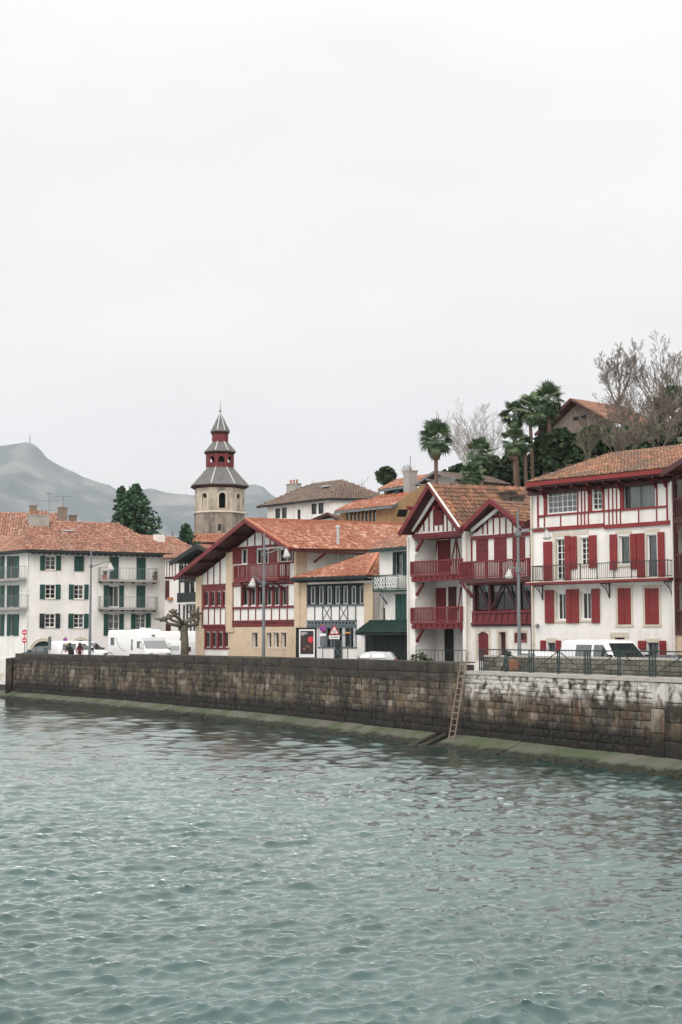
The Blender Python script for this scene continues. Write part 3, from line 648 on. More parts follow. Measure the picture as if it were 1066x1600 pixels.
# apron of sloping concrete slabs
def apron_mat():
    m = M('mossy_apron_concrete', [(.068,.066,.053),(.112,.109,.088),(.09,.088,.071)], .8, .9, bump=.3, streak=[((.045,.07,.025), .55, (1,1,1), .40, .58, .85), ((.19,.185,.155), 2.0, (1,1,1), .6, .85, .4)])
    t = m.node_tree; n = t.nodes; l = t.links; bs = n['Principled BSDF']; src = bs.inputs['Base Color'].links[0].from_socket
    g = n.new('ShaderNodeNewGeometry'); sp = n.new('ShaderNodeSeparateXYZ'); l.new(g.outputs['Position'], sp.inputs[0]); z = n.new('ShaderNodeTexNoise'); z.inputs['Scale'].default_value = 1.3; z.inputs['Detail'].default_value = 6; l.new(g.outputs['Position'], z.inputs['Vector'])
    k = n.new('ShaderNodeMath'); k.operation = 'MULTIPLY_ADD'; l.new(z.outputs['Fac'], k.inputs[0]); k.inputs[1].default_value = .36; l.new(sp.outputs['Z'], k.inputs[2])
    r = n.new('ShaderNodeMapRange'); r.inputs['From Min'].default_value = .34; r.inputs['From Max'].default_value = .44; r.inputs['To Min'].default_value = 1; r.inputs['To Max'].default_value = 0; l.new(k.outputs[0], r.inputs['Value'])
    x = n.new('ShaderNodeMix'); x.data_type = 'RGBA'; l.new(r.outputs[0], x.inputs['Factor']); l.new(src, x.inputs['A']); x.inputs['B'].default_value = (.014,.017,.009,1)
    l.new(x.outputs['Result'], bs.inputs['Base Color']); return m
apm = apron_mat()
QA = Line([Q0[0]+(Q0[0]-Q0[1]).normalized()*34+Vector((-8,3)), Q0[0]+(Q0[0]-Q0[1]).normalized()*10+Vector((-1,0))]+Q0)
sh = QA.s[2]     # where the wall begins on the apron line
S_SLOT0, S_SLOT1 = sh+QL.spx(697)-.9, sh+QL.spx(713)-.1
apron = thing('apron', None, None, (*QL.at(S_LAD), -.2)); props(apron, 'sloping green-stained concrete apron along the foot of the quay wall', None, None, 'structure'); AO = Vector(apron.location)
def slabs(s0, s1, ln, prof=((-.1,.56),(1.7,-.12),(1.75,-.6),(-.1,-.6))):
    n = max(1, round((s1-s0)/ln))
    for i in range(n):
        b = MB(); a = s0+(s1-s0)*i/n; c = s0+(s1-s0)*(i+1)/n; dz = random.uniform(-.022,.022)
        plan_ribbon(b, a+.018, c-.018, [(o_, z_+(dz if k < 2 else 0)) for k,(o_,z_) in enumerate(prof)], 2.5, QA); b.v = [(x-AO.x,y-AO.y,z-AO.z) for x,y,z in b.v]; b.build('concrete_slab', apm, apron)
slabs(0, S_SLOT0, 3.6); slabs(S_SLOT1, QA.L+10, 5.2)
slabs(S_SLOT0, S_SLOT1, 3, ((-.1,.30),(1.7,-.38),(1.75,-.6),(-.1,-.6)))
slotm = M('near_black_slot', [(.005,.005,.005),(.009,.009,.008)], 4, .8, spec=.1)  # near-black colour of the slot floor
for f in (.04, .50):
    s_ = S_SLOT0+(S_SLOT1-S_SLOT0)*f; p = QA.at(s_, -.05); q = QA.at(s_, 1.75); b = MB(); b.bar((p.x-AO.x,p.y-AO.y,.50-AO.z),(q.x-AO.x,q.y-AO.y,-.16-AO.z),.08,.12); b.build('slip_rail', M('slip_rail_steel_%d' % int(f*100), [(.06,.055,.04),(.09,.08,.058)], 4, .7), apron)
b = MB(); pa = QA.at(S_SLOT0+.1,-.05); pb = QA.at(S_SLOT1-.05,-.05); pc = QA.at(S_SLOT1-.05,1.8); pd = QA.at(S_SLOT0+.1,1.8)
b.add([(pa.x-AO.x,pa.y-AO.y,.34-AO.z),(pb.x-AO.x,pb.y-AO.y,.34-AO.z),(pc.x-AO.x,pc.y-AO.y,-.33-AO.z),(pd.x-AO.x,pd.y-AO.y,-.33-AO.z)], [(0,1,2,3)]); b.build('slot_floor', slotm, apron, fix=False)
# seaweed fringe on the lower edge
rs = np.random.default_rng(5); vs = []; fs = []; tn = []
weedm = M('brown_seaweed', [(.006,.007,.004),(.015,.015,.007),(.028,.028,.011)], 3, .7, tone='attr')
for i in range(9000):
    s_ = rs.uniform(20, QA.L); wob = .5*mnoise.noise((s_*.35, 1.7, 0))+.35*mnoise.noise((s_*1.7, 4, 0)); off = 1.70-abs(rs.normal(0,.26))*(1+wob) - .05
    if off < .75: continue
    if S_SLOT0 < s_ < S_SLOT1: continue
    p = QA.at(s_, off); z = .56-.68*(off+.1)/1.8; r = rs.uniform(.03,.085); a = rs.uniform(0,6.28); k = len(vs)
    vs += [(p.x+r*math.cos(a)-AO.x,p.y+r*math.sin(a)-AO.y,z-.02-AO.z),(p.x-r*math.cos(a)-AO.x,p.y-r*math.sin(a)-AO.y,z-.02-AO.z),(p.x+rs.normal(0,.04)-AO.x,p.y+rs.normal(0,.04)-AO.y,z+rs.uniform(.01,.055)-AO.z),(p.x-.08-AO.x,p.y-.05-AO.y,z-.05-AO.z)]
    fs += [(k,k+1,k+2),(k,k+2,k+3),(k+1,k+3,k+2)]; tn += [rs.uniform(0,1)]*4
me = bpy.data.meshes.new('seaweed'); me.from_pydata(vs, [], fs); me.materials.append(weedm); at = me.attributes.new('tone','FLOAT','POINT'); at.data.foreach_set('value', np.array(tn, np.float32)); me.update()
o = link('seaweed', me, apron, 'stuff')

# ================================================================== HOUSES
V3 = Vector
def ext(p, q, f): return p+(q-p)*f
def barge(parent, mat, p, q, deep=.22, thick=.09, name='barge_board'):
    return stick(name, mat, parent, p, q, deep, thick)
def rafters(F, u0, u1, w0, w1, z0, z1, mat, n, sz=.1, name='rafter'):
    for i in range(n):
        u = u0+(u1-u0)*(i+.5)/n; stick(name, mat, F.root, (u,w0,z0), (u,w1,z1), sz, sz*1.2, up=(0,0,1))
def downpipe(F, u, w, z0, z1, mat, r=.05):
    b = MB(); b.tube([(u,w,z0),(u,w,z1)], r, 7)
    for k in range(3):
        z = z0+(z1-z0)*(k+.5)/3; b.lathe([(r*1.4,-.04),(r*1.4,.04)], (u,w,z), 7)
    return b.build('downpipe', mat, F.root)
def chimney(parent, x, y, z0, z1, sx, sy, mat, pots=0, cap=None):
    b = MB(); b.box(x-sx/2,x+sx/2,y-sy/2,y+sy/2,z0,z1); b.box(x-sx/2-.05,x+sx/2+.05,y-sy/2-.05,y+sy/2+.05,z1-.12,z1+.0)
    o = b.build('chimney', mat, parent)
    for i in range(pots):
        px_ = x-sx/2+sx*(i+.5)/pots; b = MB(); b.lathe([(.13,0),(.10,.3),(.13,.34),(.12,.42)], (px_,y,z1), 8); b.build('chimney_pot', terracotta, o)
    return o

# ---------------------------------------------------------------- C: white house with red shutters (right)
Z5 = (4.211, 820, 680)
F = Fac('shuttered_house', 'four storey white house with bright red shutters and a long black iron balcony', 'house', (831,74.8), (1055,68.4), Z5)
R = F.root; red_ = redbright
uL = 0; uR = F.W+.0; zT = F.loc(480,330).z
u_at = lambda x, y: F.loc(x,y).x
# top floor
F.win(150,358,342,510, whitepnt, 6, 4, rec=.06, curtain=True); F.win(445,342,508,490, whitepnt, 2, 4, rec=.08, curtain=(.5,1)); F.win(652,318,858,478, bluegrey, 2, 1, rec=.10, curtain=(.12,1))
# balcony floor
F.win(205,682,262,950, whitepnt, 2, 6, rec=.14); F.win(366,672,422,850, whitepnt, 2, 5, rec=.14); F.win(620,662,690,850, whitepnt, 1, 1, rec=.16, curtain=True); F.win(802,652,870,938, whitepnt, 1, 1, rec=.16, curtain=True)
# first floor
F.win(210,1035,270,1218, whitepnt, 2, 1, rec=.14, fw=.08, curtain=(.5,1)); F.win(370,1030,436,1215, whitepnt, 2, 1, rec=.14, fw=.08, curtain=(.5,1))
# ground floor
F.win(150,1366,202,1500, bluegrey, 2, 1, rec=.14, curtain=True); F.win(808,1366,882,1500, bluegrey, 2, 1, rec=.14, curtain=True)
F.hole(595,1332,660,1565)
F.wall([(uL,0),(uR,0),(uR,zT),(uL,zT)], plaster, t=.3)
F.bx('door', reddark, 592,1332,663,1565, .2, .26)
F.shell(uL, uR, 0, zT, 9, plaster)
for a in ((183,640,300,668),(308,632,420,655),(596,630,704,648),(784,618,886,640),(560,1298,684,1330),(140,1335,215,1360),(790,1337,892,1362),(265,1340,345,1356)):
    F.bx('lintel', stonetrim, *a, -.025, .1)
for (a,c,e,g) in ((598,995,612,1258),(699,995,713,1258),(776,995,790,1258),(883,995,898,1258),(598,660,616,862),(690,655,700,860),(784,648,800,945),(188,668,204,962),(350,665,364,862),(188,1020,208,1240),(352,1020,368,1236),(568,1332,593,1500),(662,1332,680,1500)):
    F.bx('jamb_stone', stonetrim, a,c,e,g, -.02, .1)
F.bx('lintel', stonetrim, 598,988,713,1004, -.03,.1); F.bx('lintel', stonetrim, 776,986,898,1004, -.03,.1)
F.bx('sill', stonetrim, 598,1246,713,1260, -.06,.1); F.bx('sill', stonetrim, 776,1246,898,1260, -.06,.1); F.bx('sill', stonetrim, 200,1219,278,1232, -.07,.1); F.bx('sill', stonetrim, 362,1216,440,1229, -.07,.1); F.bx('sill', stonetrim, 355,851,428,864, -.07,.1); F.bx('sill', stonetrim, 608,851,700,866,-.07,.1)
for a in ((122,700,178,966),(263,662,298,962),(300,665,340,880),(421,658,470,873),(558,652,605,885),(693,648,733,881),(738,645,785,948),(875,637,918,943),
          (131,1018,188,1237),(271,1014,303,1236),(306,1013,352,1236),(438,1010,490,1236),(102,1350,136,1428),(203,1350,235,1428),(276,1356,340,1480),(745,1352,796,1412),(885,1352,928,1455)):
    F.shutter(*a, red_, -.10, -.05, battens=2)
for a in ((613,1006,655,1245),(656,1006,698,1245),(791,1006,823,1245),(824,1006,882,1245)): F.shutter(*a, red_, -.015, .03, battens=2)
# half timber of the top floor
F.bx('timber', red_, 50,596,518,622, -.09,.05); F.bx('timber', red_, 519,575,955,602, -.14,.05)
F.bx('timber', red_, 85,505,640,517, -.07,.05); F.bx('timber', red_, 625,474,936,487, -.07,.05); F.bx('timber', red_, 85,532,128,542,-.06,.05)
F.bx('timber', red_, 132,340,862,352, -.072,.05); F.bx('timber', red_, 150,352,342,359, -.06,.05)
for x,a,c,wd in ((85,360,606,9),(134,350,522,22),(347,345,512,7),(372,345,512,6),(393,342,510,6),(427,340,500,26),(516,330,498,13),(550,325,500,6),(577,325,498,6),(602,322,497,6),(637,315,492,24),(867,300,480,9),(934,290,572,9)): F.post(red_, x, a, c, wd, -.045,.05)
for x,a,c in ((128,535,606),(235,518,604),(347,512,602),(370,512,602),(392,510,602),(417,508,600),(520,500,594),(553,500,592),(578,498,590),(603,497,590),(628,492,588),(748,486,586),(866,482,582)): F.post(red_, x, a, c, 6, -.043,.05)
# eave, fascia, roof
eL = F.loc(8,318,-.95); eR = F.loc(914,236,-.95); zE = (eL.z+eR.z)/2+.1
eL = V3((eL.x,-.95,zE)); eR = V3((eR.x,-.95,zE))
rR = F.loc(1036,70,4.6); rL = F.loc(560,122,4.6); zr = (rR.z+rL.z)/2; eR2 = V3((uR+3.2,-.95,zE))
roof(R, [eL, eR2, V3((uR+3.2,4.6,zr)), V3((rL.x,4.6,zr))], tile_brown, .2, .3, 1)
roof(R, [V3((eL.x,9.8,zE)), eL, V3((rL.x,4.6,zr))], tile_brown, .24, .34, 2)
roof(R, [V3((uR+3.2,10.2,zE)), V3((eL.x,10.2,zE)), V3((rL.x,4.6,zr)), V3((uR+3.2,4.6,zr))], tile_brown, .3, .4, 3, lay=False)
piece('fascia', red_, R, eL.x, eR.x, -1.0, -.94, zE-.24, zE-.03); piece('soffit', reddark, R, eL.x, uR, -.93, .0, zE-.32, zE-.26)  # soffit coloured darker than the fascia to deepen the eave shade
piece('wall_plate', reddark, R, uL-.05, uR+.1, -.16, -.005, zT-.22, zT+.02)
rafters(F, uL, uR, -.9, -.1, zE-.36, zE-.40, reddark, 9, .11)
for x in (136,430,520,637,868,934):
    u = u_at(x,340); stick('bracket', red, R, (u,-.42,zE-.42), (u,-.04,zE-.80), .09, .09, up=(1,0,0))
# balcony
bz = F.loc(490,962,-.85).z; b0 = F.loc(0,962,-.85).x; b1 = F.loc(946,950,-.85).x
piece('balcony_floor', red, R, b0, b1, -.86, -.0, bz-.06, bz+.06); piece('balcony_edge', stonetrim, R, b0+.02, b1-.02, -.80, -.0, bz+.062, bz+.10)
rz = F.loc(490,842,-.82).z
F.railing(F.loc(50,900,-.82).x, F.loc(940,900,-.82).x, -.82, bz+.1, rz, iron, .115, .016, .04, wend=0, posts=8, ptk=.03)
for x,ya,yb in ((88,990,1080),(528,985,1075),(942,970,1068)):
    u = F.loc(x,1030,-.4).x; b = MB(); zb = bz-.06; b.bar((u,-.04,zb-.75),(u,-.04,zb),.05); b.bar((u,-.75,zb-.05),(u,0,zb-.05),.05)
    b.tube([(u,-.7,zb-.1),(u,-.42,zb-.22),(u,-.2,zb-.42),(u,-.06,zb-.72)], .022, 6); b.tube([(u,-.40,zb-.1),(u,-.28,zb-.16),(u,-.26,zb-.3),(u,-.4,zb-.26)], .018, 6); b.build('iron_bracket', iron, R)
downpipe(F, u_at(56,900), -.07, .2, zT-.3, stonetrim); downpipe(F, u_at(980,900), -.07, .2, zT-.3, plaster2, .07)
u = u_at(88,1258); z = F.loc(88,1258).z; b = MB(); b.box(u-.05,u+.05,-.12,0,z-.08,z+.08); b.bar((u,-.1,z),(u+.2,-.3,z+.08),.03); b.lathe([(.13,-.05),(.10,.06),(.03,.12)],(u+.22,-.32,z+.02),8); b.build('wall_lamp', metalgrey, R)
piece('house_number_plate', signblue, R, u_at(690,1360), u_at(703,1360), -.02, .0, F.loc(690,1368).z, F.loc(690,1352).z)
CF = F

# ---------------------------------------------------------------- F: maroon house with wooden galleries at the right edge
F = Fac('gallery_house', 'tall house at the right edge with maroon timber galleries stacked under a gable', 'house', (1056.5,68.0), (1150,63.5), Z5)
R = F.root; W = F.W
za = F.loc(1010,560).z; zb_ = F.loc(1010,925).z; zc = F.loc(1010,1295).z; zt = F.loc(1010,300).z
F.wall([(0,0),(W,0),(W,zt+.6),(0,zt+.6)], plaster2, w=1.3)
F.bx('wall', sandstone, 993,1310,1240,1560, .0,.5)
for zf in (za, zb_, zc):
    piece('gallery_floor', maroon, R, 0, W, -.05, 1.3, zf-.14, zf+.06)
    F.railing(.1, W, .02, zf+.06, zf+1.0, maroon, .2, .07, .1, posts=4, ptk=.12, name='balustrade')
for x in (0.06, W*.33, W*.66, W-.1): piece('gallery_post', maroon, R, x-.08, x+.08, -.02, .14, zc, zt+.5)
for zf, zz_ in ((za,zt+.3),(zb_,za-.2),(zc,zb_-.2)):
    for i in range(3):
        ua = W*.33*i+.14; ub = W*.33*(i+1)-.02; b = MB(); n_ = 8
        pts = [(ua+(ub-ua)*k/n_, zz_-.55*(1-math.sin(math.pi*k/n_))) for k in range(n_+1)]
        for k in range(n_): b.add([(pts[k][0],.03,pts[k][1]),(pts[k+1][0],.03,pts[k+1][1]),(pts[k+1][0],.03,zz_+.12),(pts[k][0],.03,zz_+.12)], [(0,1,2,3)])
        b.build('arched_brace', maroon, R, fix=False)
    for i in range(2):
        u0 = .5+i*W*.4; b = MB(); zd = zf+.1; b.box(u0,u0+1.0,1.24,1.29,zd,zd+2.0); f_ = b.build('window', maroon, R); g = MB(); g.poly([(u0+.1,1.23,zd+.1),(u0+.9,1.23,zd+.1),(u0+.9,1.23,zd+1.9),(u0+.1,1.23,zd+1.9)]); g.build('pane', carglass, f_)
F.shell(0.02, W, 0, zt+.5, 9, plaster, w=1.3)
v0 = F.loc(903,245,-1.0); v1 = F.loc(1036,162,-1.0); sl_ = (v1.z-v0.z)/(v1.x-v0.x); uA = W*.62; zA = v0.z+sl_*(uA-v0.x)
roof(R, [V3((v0.x,8,v0.z)), V3((v0.x,-1,v0.z)), V3((uA,-1,zA)), V3((uA,8,zA))], tile_old, .22, .32, 4)
roof(R, [V3((2*uA-v0.x,-1,v0.z)), V3((2*uA-v0.x,8,v0.z)), V3((uA,8,zA)), V3((uA,-1,zA))], tile_old, .3, .4, 5, lay=False)
barge(R, maroon, V3((v0.x,-1.03,v0.z-.08)), V3((uA,-1.03,zA-.08)), .26); barge(R, maroon, V3((2*uA-v0.x,-1.03,v0.z-.08)), V3((uA,-1.03,zA-.08)), .26)
F.wall([(0,zt+.3),(W,zt+.3),(W,zt+.6),(uA,max(zt+.7,zA-.6)),(0,zt+.6)], sandstone, w=.2, name='gable_wall')
downpipe(F, -.02, -.09, .2, zt, plaster2, .06)
for k in range(3): stick('purlin', maroon, R, (v0.x+.5+k*1.1, -1, v0.z-.2+sl_*(.5+k*1.1)), (v0.x+.5+k*1.1, .6, v0.z-.2+sl_*(.5+k*1.1)), .16, .18, up=(0,0,1))
piece('shutter', red, R, .9, 1.3, -.06, -.01, F.loc(1030,1420).z, F.loc(1030,1370).z)

# ---------------------------------------------------------------- E: twin gabled red house
Z4 = (4.442, 610, 730)
F = Fac('twin_gabled_house', 'dark red half-timbered house with two gables and red wooden balconies in recessed loggias', 'house', (637,84.0), (831,76.2), Z4)
R = F.root; W = F.W; red_ = red
uP0, uP1 = F.loc(122,900).x, F.loc(172,900).x       # left pillar
uQ0, uQ1 = F.loc(512,900).x, F.loc(556,900).x       # middle pillar
uE_ = F.loc(982,900).x
zg1 = F.loc(330,468).z; apex = F.loc(270,118,-1.0); vl = F.loc(70,452,-1.0); vr = F.loc(490,432,-1.0)
zv = (vl.z+vr.z)/2; uA = apex.x; hw = ((uA-vl.x)+(vr.x-uA))/2; zA = apex.z; sl1 = (zA-zv)/hw
ax2 = F.loc(697,226,-.8); vl2 = F.loc(492,418,-.8); vr2 = F.loc(890,388,-.8); uA2 = ax2.x; zA2 = ax2.z; sl2 = ((zA2-vl2.z)/(uA2-vl2.x)+(zA2-vr2.z)/(vr2.x-uA2))/2; zv2 = F.loc(890,388,-.8).z
# loggia side: back wall, pillars, floors
zf1 = F.loc(335,752,-.1).z; zf2 = F.loc(335,1085,-.1).z
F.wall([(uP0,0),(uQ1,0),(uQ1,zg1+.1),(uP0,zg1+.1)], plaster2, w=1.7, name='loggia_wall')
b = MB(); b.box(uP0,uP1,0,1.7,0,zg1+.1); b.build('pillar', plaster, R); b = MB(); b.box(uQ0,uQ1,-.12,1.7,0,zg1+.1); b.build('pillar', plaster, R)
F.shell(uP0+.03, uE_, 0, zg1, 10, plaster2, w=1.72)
piece('ceiling', reddark, R, uP1, uQ0, .02, 1.7, zg1-.12, zg1-.04)
for zf in (zf1, zf2):
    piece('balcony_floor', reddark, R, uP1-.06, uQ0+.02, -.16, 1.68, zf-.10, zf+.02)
    piece('balcony_beam', red, R, uP1-.1, uQ0+.03, -.2, -.06, zf-.30, zf-.05); piece('balcony_beam', red, R, uP1-.12, uQ0+.04, -.24, -.16, zf-.02, zf+.10)
    for k in range(9):
        u = uP1+(uQ0-uP1)*(k+.5)/9; piece('joist_end', red, R, u-.05, u+.05, -.28, -.2, zf-.2, zf-.07)
zr1 = F.loc(335,648,-.2).z; zr2 = F.loc(335,975,-.2).z
F.railing(uP1-.1, uQ0+.02, -.2, zf1+.1, zr1, red, .125, .045, .085, posts=2, ptk=.1, name='balustrade', wend=.0); F.railing(uP1-.1, uQ0+.02, -.2, zf2+.1, zr2, red, .125, .045, .085, posts=2, ptk=.1, name='balustrade', wend=.0)
w_ = 1.68
def on(name, mat, a, c, e, g, t=.05): return F.bx(name, mat, a,c,e,g, w_-t, w_)
on('door', red, 330,505,408,745, .08); on('lintel', plaster2, 335,490,405,505, .06); on('timber', reddark, 279,490,288,745); 
for x0,y0,x1,y1 in ((326,505,300,700),(455,495,418,680),(457,495,492,680),(490,830,468,1000)): F.dg(red, x0,y0,x1,y1, 8, w_-.05, w_)
on('timber', red, 409,490,416,745); on('timber', red, 455,495,462,745); on('door', red, 318,838,384,1075, .08); on('door', reddark, 402,830,455,1075, .08); on('timber', reddark, 495,830,505,1075)
on('wall_panel', plaster, 416,500,505,745, .02); on('wall_panel', plaster, 289,500,330,745, .02); on('wall_panel', plaster, 384,835,402,1075, .03); on('wall_panel', plaster, 456,835,495,1075,.02)
on('door', blackmat, 376,1122,432,1345, .07); on('lintel', stonetrim, 370,1104,440,1122, .05)
for ya, yb in ((495,585),(805,892),(1118,1215)):
    p = F.loc(230,ya,.1); q = F.loc(180,yb,.1); stick('brace', red, R, p, q, .13, .13); stick('corbel', plaster, R, F.loc(180,yb+2,.1), F.loc(180,yb+22,.1), .16, .16)
stick('brace', red, R, F.loc(492,1118,.0), F.loc(526,1188,.0), .13, .13); stick('brace', red, R, F.loc(492,800,-.2), F.loc(568,900,-.2), .12, .12)
# left gable
gl, gr = F.loc(165,445).x, F.loc(505,430).x
zgb = F.loc(330,446).z
F.wall([(gl,zgb-.3),(gr,zgb-.3),(gr,zgb),(uA+ (zA-.35-zgb)/sl1*0+.0,zA-.42),(gl,zgb)], plaster, name='gable_wall')
F.bx('timber', red, 150,452,505,476, -.14,.05); F.bx('timber', red, 160,479,505,492, -.08,.05)
F.shutter(303,252,362,396, red, -.06,-.02, battens=2); F.bx('timber', red, 300,246,365,253, -.05,.02)
for x,a,c in ((231,352,445),(267,310,445),(300,255,445),(366,300,444),(392,335,444),(430,385,440),(333,400,440)): F.post(red, x, a, c, 7, -.04,.03)
F.bx('timber', red, 303,396,366,402, -.035,.03)
F.dg(red, 180,446,316,232, 16, -.06,.03); F.dg(red, 318,232,470,446, 12, -.055,.03)
p = F.loc(150,440,-.35); q = F.loc(310,200,-.35); stick('inner_barge', plaster, R, p, q, .24, .06)
for (x,y) in ((205,300),(385,300)): p = F.loc(x,y,0); stick('purlin', red, R, (p.x,-.95,p.z+.08), (p.x,.1,p.z+.08), .18, .2, up=(0,0,1))
roofD = 8.6; back1 = F.atu(978,142,uA)
kz = max(-.3, min(.6, back1.z-zA)); roofD = max(5, min(12, back1.y))
roof(R, [V3((uA+hw,-1,zv)), V3((uA+hw,roofD,zv+kz)), V3((uA,roofD,zA+kz)), V3((uA,-1,zA))], tile_orange, .3, .34, 6, h=.06, under=maroon)  # maroon underside: gable shade put into the board colour, all slopes here
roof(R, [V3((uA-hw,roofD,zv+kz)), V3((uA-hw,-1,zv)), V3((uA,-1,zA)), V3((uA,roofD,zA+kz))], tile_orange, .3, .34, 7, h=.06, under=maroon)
barge(R, red, V3((uA-hw-.04,-1.05,zv-.10)), V3((uA,-1.05,zA-.06)), .26); barge(R, red, V3((uA+hw,-1.05,zv-.10)), V3((uA,-1.052,zA-.06)), .22)
stick('verge_flashing', plaster2, R, V3((uA,-1.06,zA+.09)), V3((uA+hw,-1.06,zv+.06)), .06, .12)
# right gable
g2l, g2r = F.loc(560,450).x, uE_
zb2 = F.loc(750,465).z
def g2z(u): return zA2-.38-abs(u-uA2)*sl2
F.holes = []
F.win(596,812,684,990, reddark, 1, 1, fw=.06, rec=.1, curtain=None, w=-.12, hole=False); F.win(692,812,868,990, reddark, 2, 1, fw=.06, rec=.1, w=-.12, hole=False); F.win(890,812,972,990, reddark, 1, 1, fw=.06, rec=.1, w=-.12, hole=False)
u0,u1,z0,z1 = F.rect(572,808,982,1000); F.holes.append([(u0+.05,z0),(u1-.05,z0),(u1-.05,z1),(u0+.05,z1)])
# ground floor openings of this half
def arch_hole(F, x0, y0, x1, y1, rise, w=0):
    a0,a1,b0,b1 = F.rect(x0,y0,x1,y1,w); n_ = 8; rr = [(a0,b0),(a1,b0)]
    for k in range(n_+1):
        t_ = k/n_; rr.append((a1+(a0-a1)*t_, b1-rise+rise*math.sin(math.pi*t_)))
    F.holes.append(rr); return a0,a1,b0,b1
arch_hole(F, 605,1142,682,1345, .14); F.hole(752,1145,802,1345); F.win(868,1150,938,1205, red, 2, 1, rec=.1)
us = [g2l+.02, uE_]; zmx = zb2
F.wall([(uQ1,0),(uE_,0),(uE_,zb2),(uQ1,zb2)], plaster, t=.3, name='wall')
F.wall([(g2l,zb2-.05),(uE_,zb2-.05),(uE_,max(zb2,g2z(uE_))),(uA2,g2z(uA2)),(g2l,max(zb2,g2z(g2l)))], plaster, w=.012, name='gable_wall')
F.shutter(603,1142,683,1345, red, .1,.15, battens=2); F.bx('door', reddark, 750,1145,804,1345, .2,.25)
b = MB(); b.box(u0-.05, u1+.05, .32, 1.6, z0-.15, z1+.15); b.f = [f for k,f in enumerate(b.f) if k != 2]; b.mi = b.mi[:5]; b.build('bay_interior', bluegrey, R, fix=False)
for k in range(3): piece('blind', curtainm, R, u0+(u1-u0)*(k+.04)/3, u0+(u1-u0)*(k+.94)/3, .1, .12, z1-.42, z1)
for a in ((590,1128,603,1345),(684,1128,698,1345),(738,1130,751,1345),(803,1130,816,1345),(856,1140,867,1230),(938,1140,950,1230)): F.bx('jamb_stone', stonetrim, *a, -.02,.1)
for a in ((600,1120,688,1140),(748,1128,806,1144),(856,1128,950,1146)): F.bx('lintel', stonetrim, *a, -.024,.1)
F.shutter(862,1150,876,1205, red, -.06,-.02, battens=1); F.shutter(930,1150,942,1205, red, -.06,-.02, battens=1); F.bx('sill', red, 858,1206,945,1214, -.06,.05)
F.bx('timber', red, 558,464,978,490, -.12,.05)
F.bx('timber', red, 700,332,800,350, -.08,.05)
for x,a in ((640,400),(672,372),(713,352),(757,352),(800,352),(846,372)): F.post(red, x, a, 464, 6, -.04,.03)
F.dg(red, 585,445,700,325, 16, -.05,.03); F.dg(red, 700,325,742,290, 14, -.05,.03); F.dg(red, 760,290,905,445, 12, -.05,.03); F.dg(red, 740,335,757,300, 8,-.045,.03); F.dg(red, 775,335,757,300, 8,-.045,.03)
F.dg(red, 598,445,630,400, 7,-.035,.03)
p = F.loc(562,440,-.3); q = F.loc(752,285,-.3); stick('inner_barge', plaster, R, p, q, .2, .06)
p = F.loc(700,255,-.1); stick('purlin', red, R, (uA2,-.78,zA2-.28), (uA2,.1,zA2-.28), .16, .18, up=(0,0,1))
for a in ((596,492,676,655),(720,488,804,655),(848,485,932,655)): F.shutter(*a, red, -.05,-.01, battens=3)
F.post(red, 562, 490, 655, 9, -.05,.03); F.bx('timber', red, 932,376,982,396, -.3,.1); F.bx('timber', red, 905,400,980,425, -.10,.05)
# balcony of the right half
zf3 = F.loc(735,765,-.9).z; q0 = F.loc(484,700,-.9).x; q1 = F.loc(962,700,-.9).x; zr3 = F.loc(735,648,-.9).z
piece('balcony_floor', reddark, R, q0, F.loc(985,770,-.9).x, -.92, .0, zf3-.12, zf3); piece('balcony_beam', maroon, R, q0, F.loc(985,770,-.9).x, -.96, -.86, zf3-.26, zf3-.05); piece('balcony_beam', red, R, q0, F.loc(985,770,-.5).x, -.5, -.38, zf3-.34, zf3-.12)
F.railing(q0, q1, -.9, zf3, zr3, red, .12, .045, .09, posts=5, ptk=.1, name='balustrade', wend=0)
# glazed bay under it
for x,wd in ((578,14),(687,14),(879,20),(977,12)): F.post(maroon, x, 805, 998, wd, -.16,.1)
for a in ((612,812,680,990),(775,812,702,985),(800,812,872,990),(918,830,972,990)): F.dg(maroon, *a, 8, -.17,-.08)
F.bx('timber', maroon, 566,798,984,812, -.18,.1); F.bx('timber', red, 564,995,985,1010, -.2,.1); F.bx('bay_panel', red, 566,1011,985,1075, -.1,.1); F.bx('timber', red, 558,1076,986,1088, -.22,.1); F.bx('timber', reddark, 560,1089,986,1104, -.14,.1)
for k in range(9): F.dg(reddark, 605+k*43, 1012, 596+k*43, 1074, 6, -.125,-.09, name='batten')
p0 = V3((uA2+(vr2.x-uA2),-.8,zv2)); 
pk = F.atu(985,242,uA2); D2 = max(3.5, min(8, pk.y)); k2 = max(-.2,min(.5,pk.z-zA2)); ue2 = F.loc(985,380,-.6).x
zr_ = lambda u: zA2-abs(u-uA2)*sl2
roof(R, [V3((vr2.x,-.8,zr_(vr2.x))), V3((vr2.x,D2,zr_(vr2.x)+k2)), V3((uA2,D2,zA2+k2)), V3((uA2,-.8,zA2))], tile_orange, .3, .34, 8, h=.06, under=maroon)  # underside darkened by colour, as on the left gable, for shade
roof(R, [V3((vr2.x-.1,-.6,zr_(vr2.x)+.02)), V3((uE_+.1,-.6,zr_(vr2.x)-.05)), V3((uE_+.1,4,zr_(vr2.x)+1.6)), V3((vr2.x-.1,4,zr_(vr2.x)+1.7))], tile_orange, .3, .34, 9, h=.06)
roof(R, [V3((vl2.x,D2,zr_(vl2.x)+k2)), V3((vl2.x,-.8,zr_(vl2.x))), V3((uA2,-.8,zA2)), V3((uA2,D2,zA2+k2))], tile_orange, .3, .34, 10, h=.06, under=maroon)
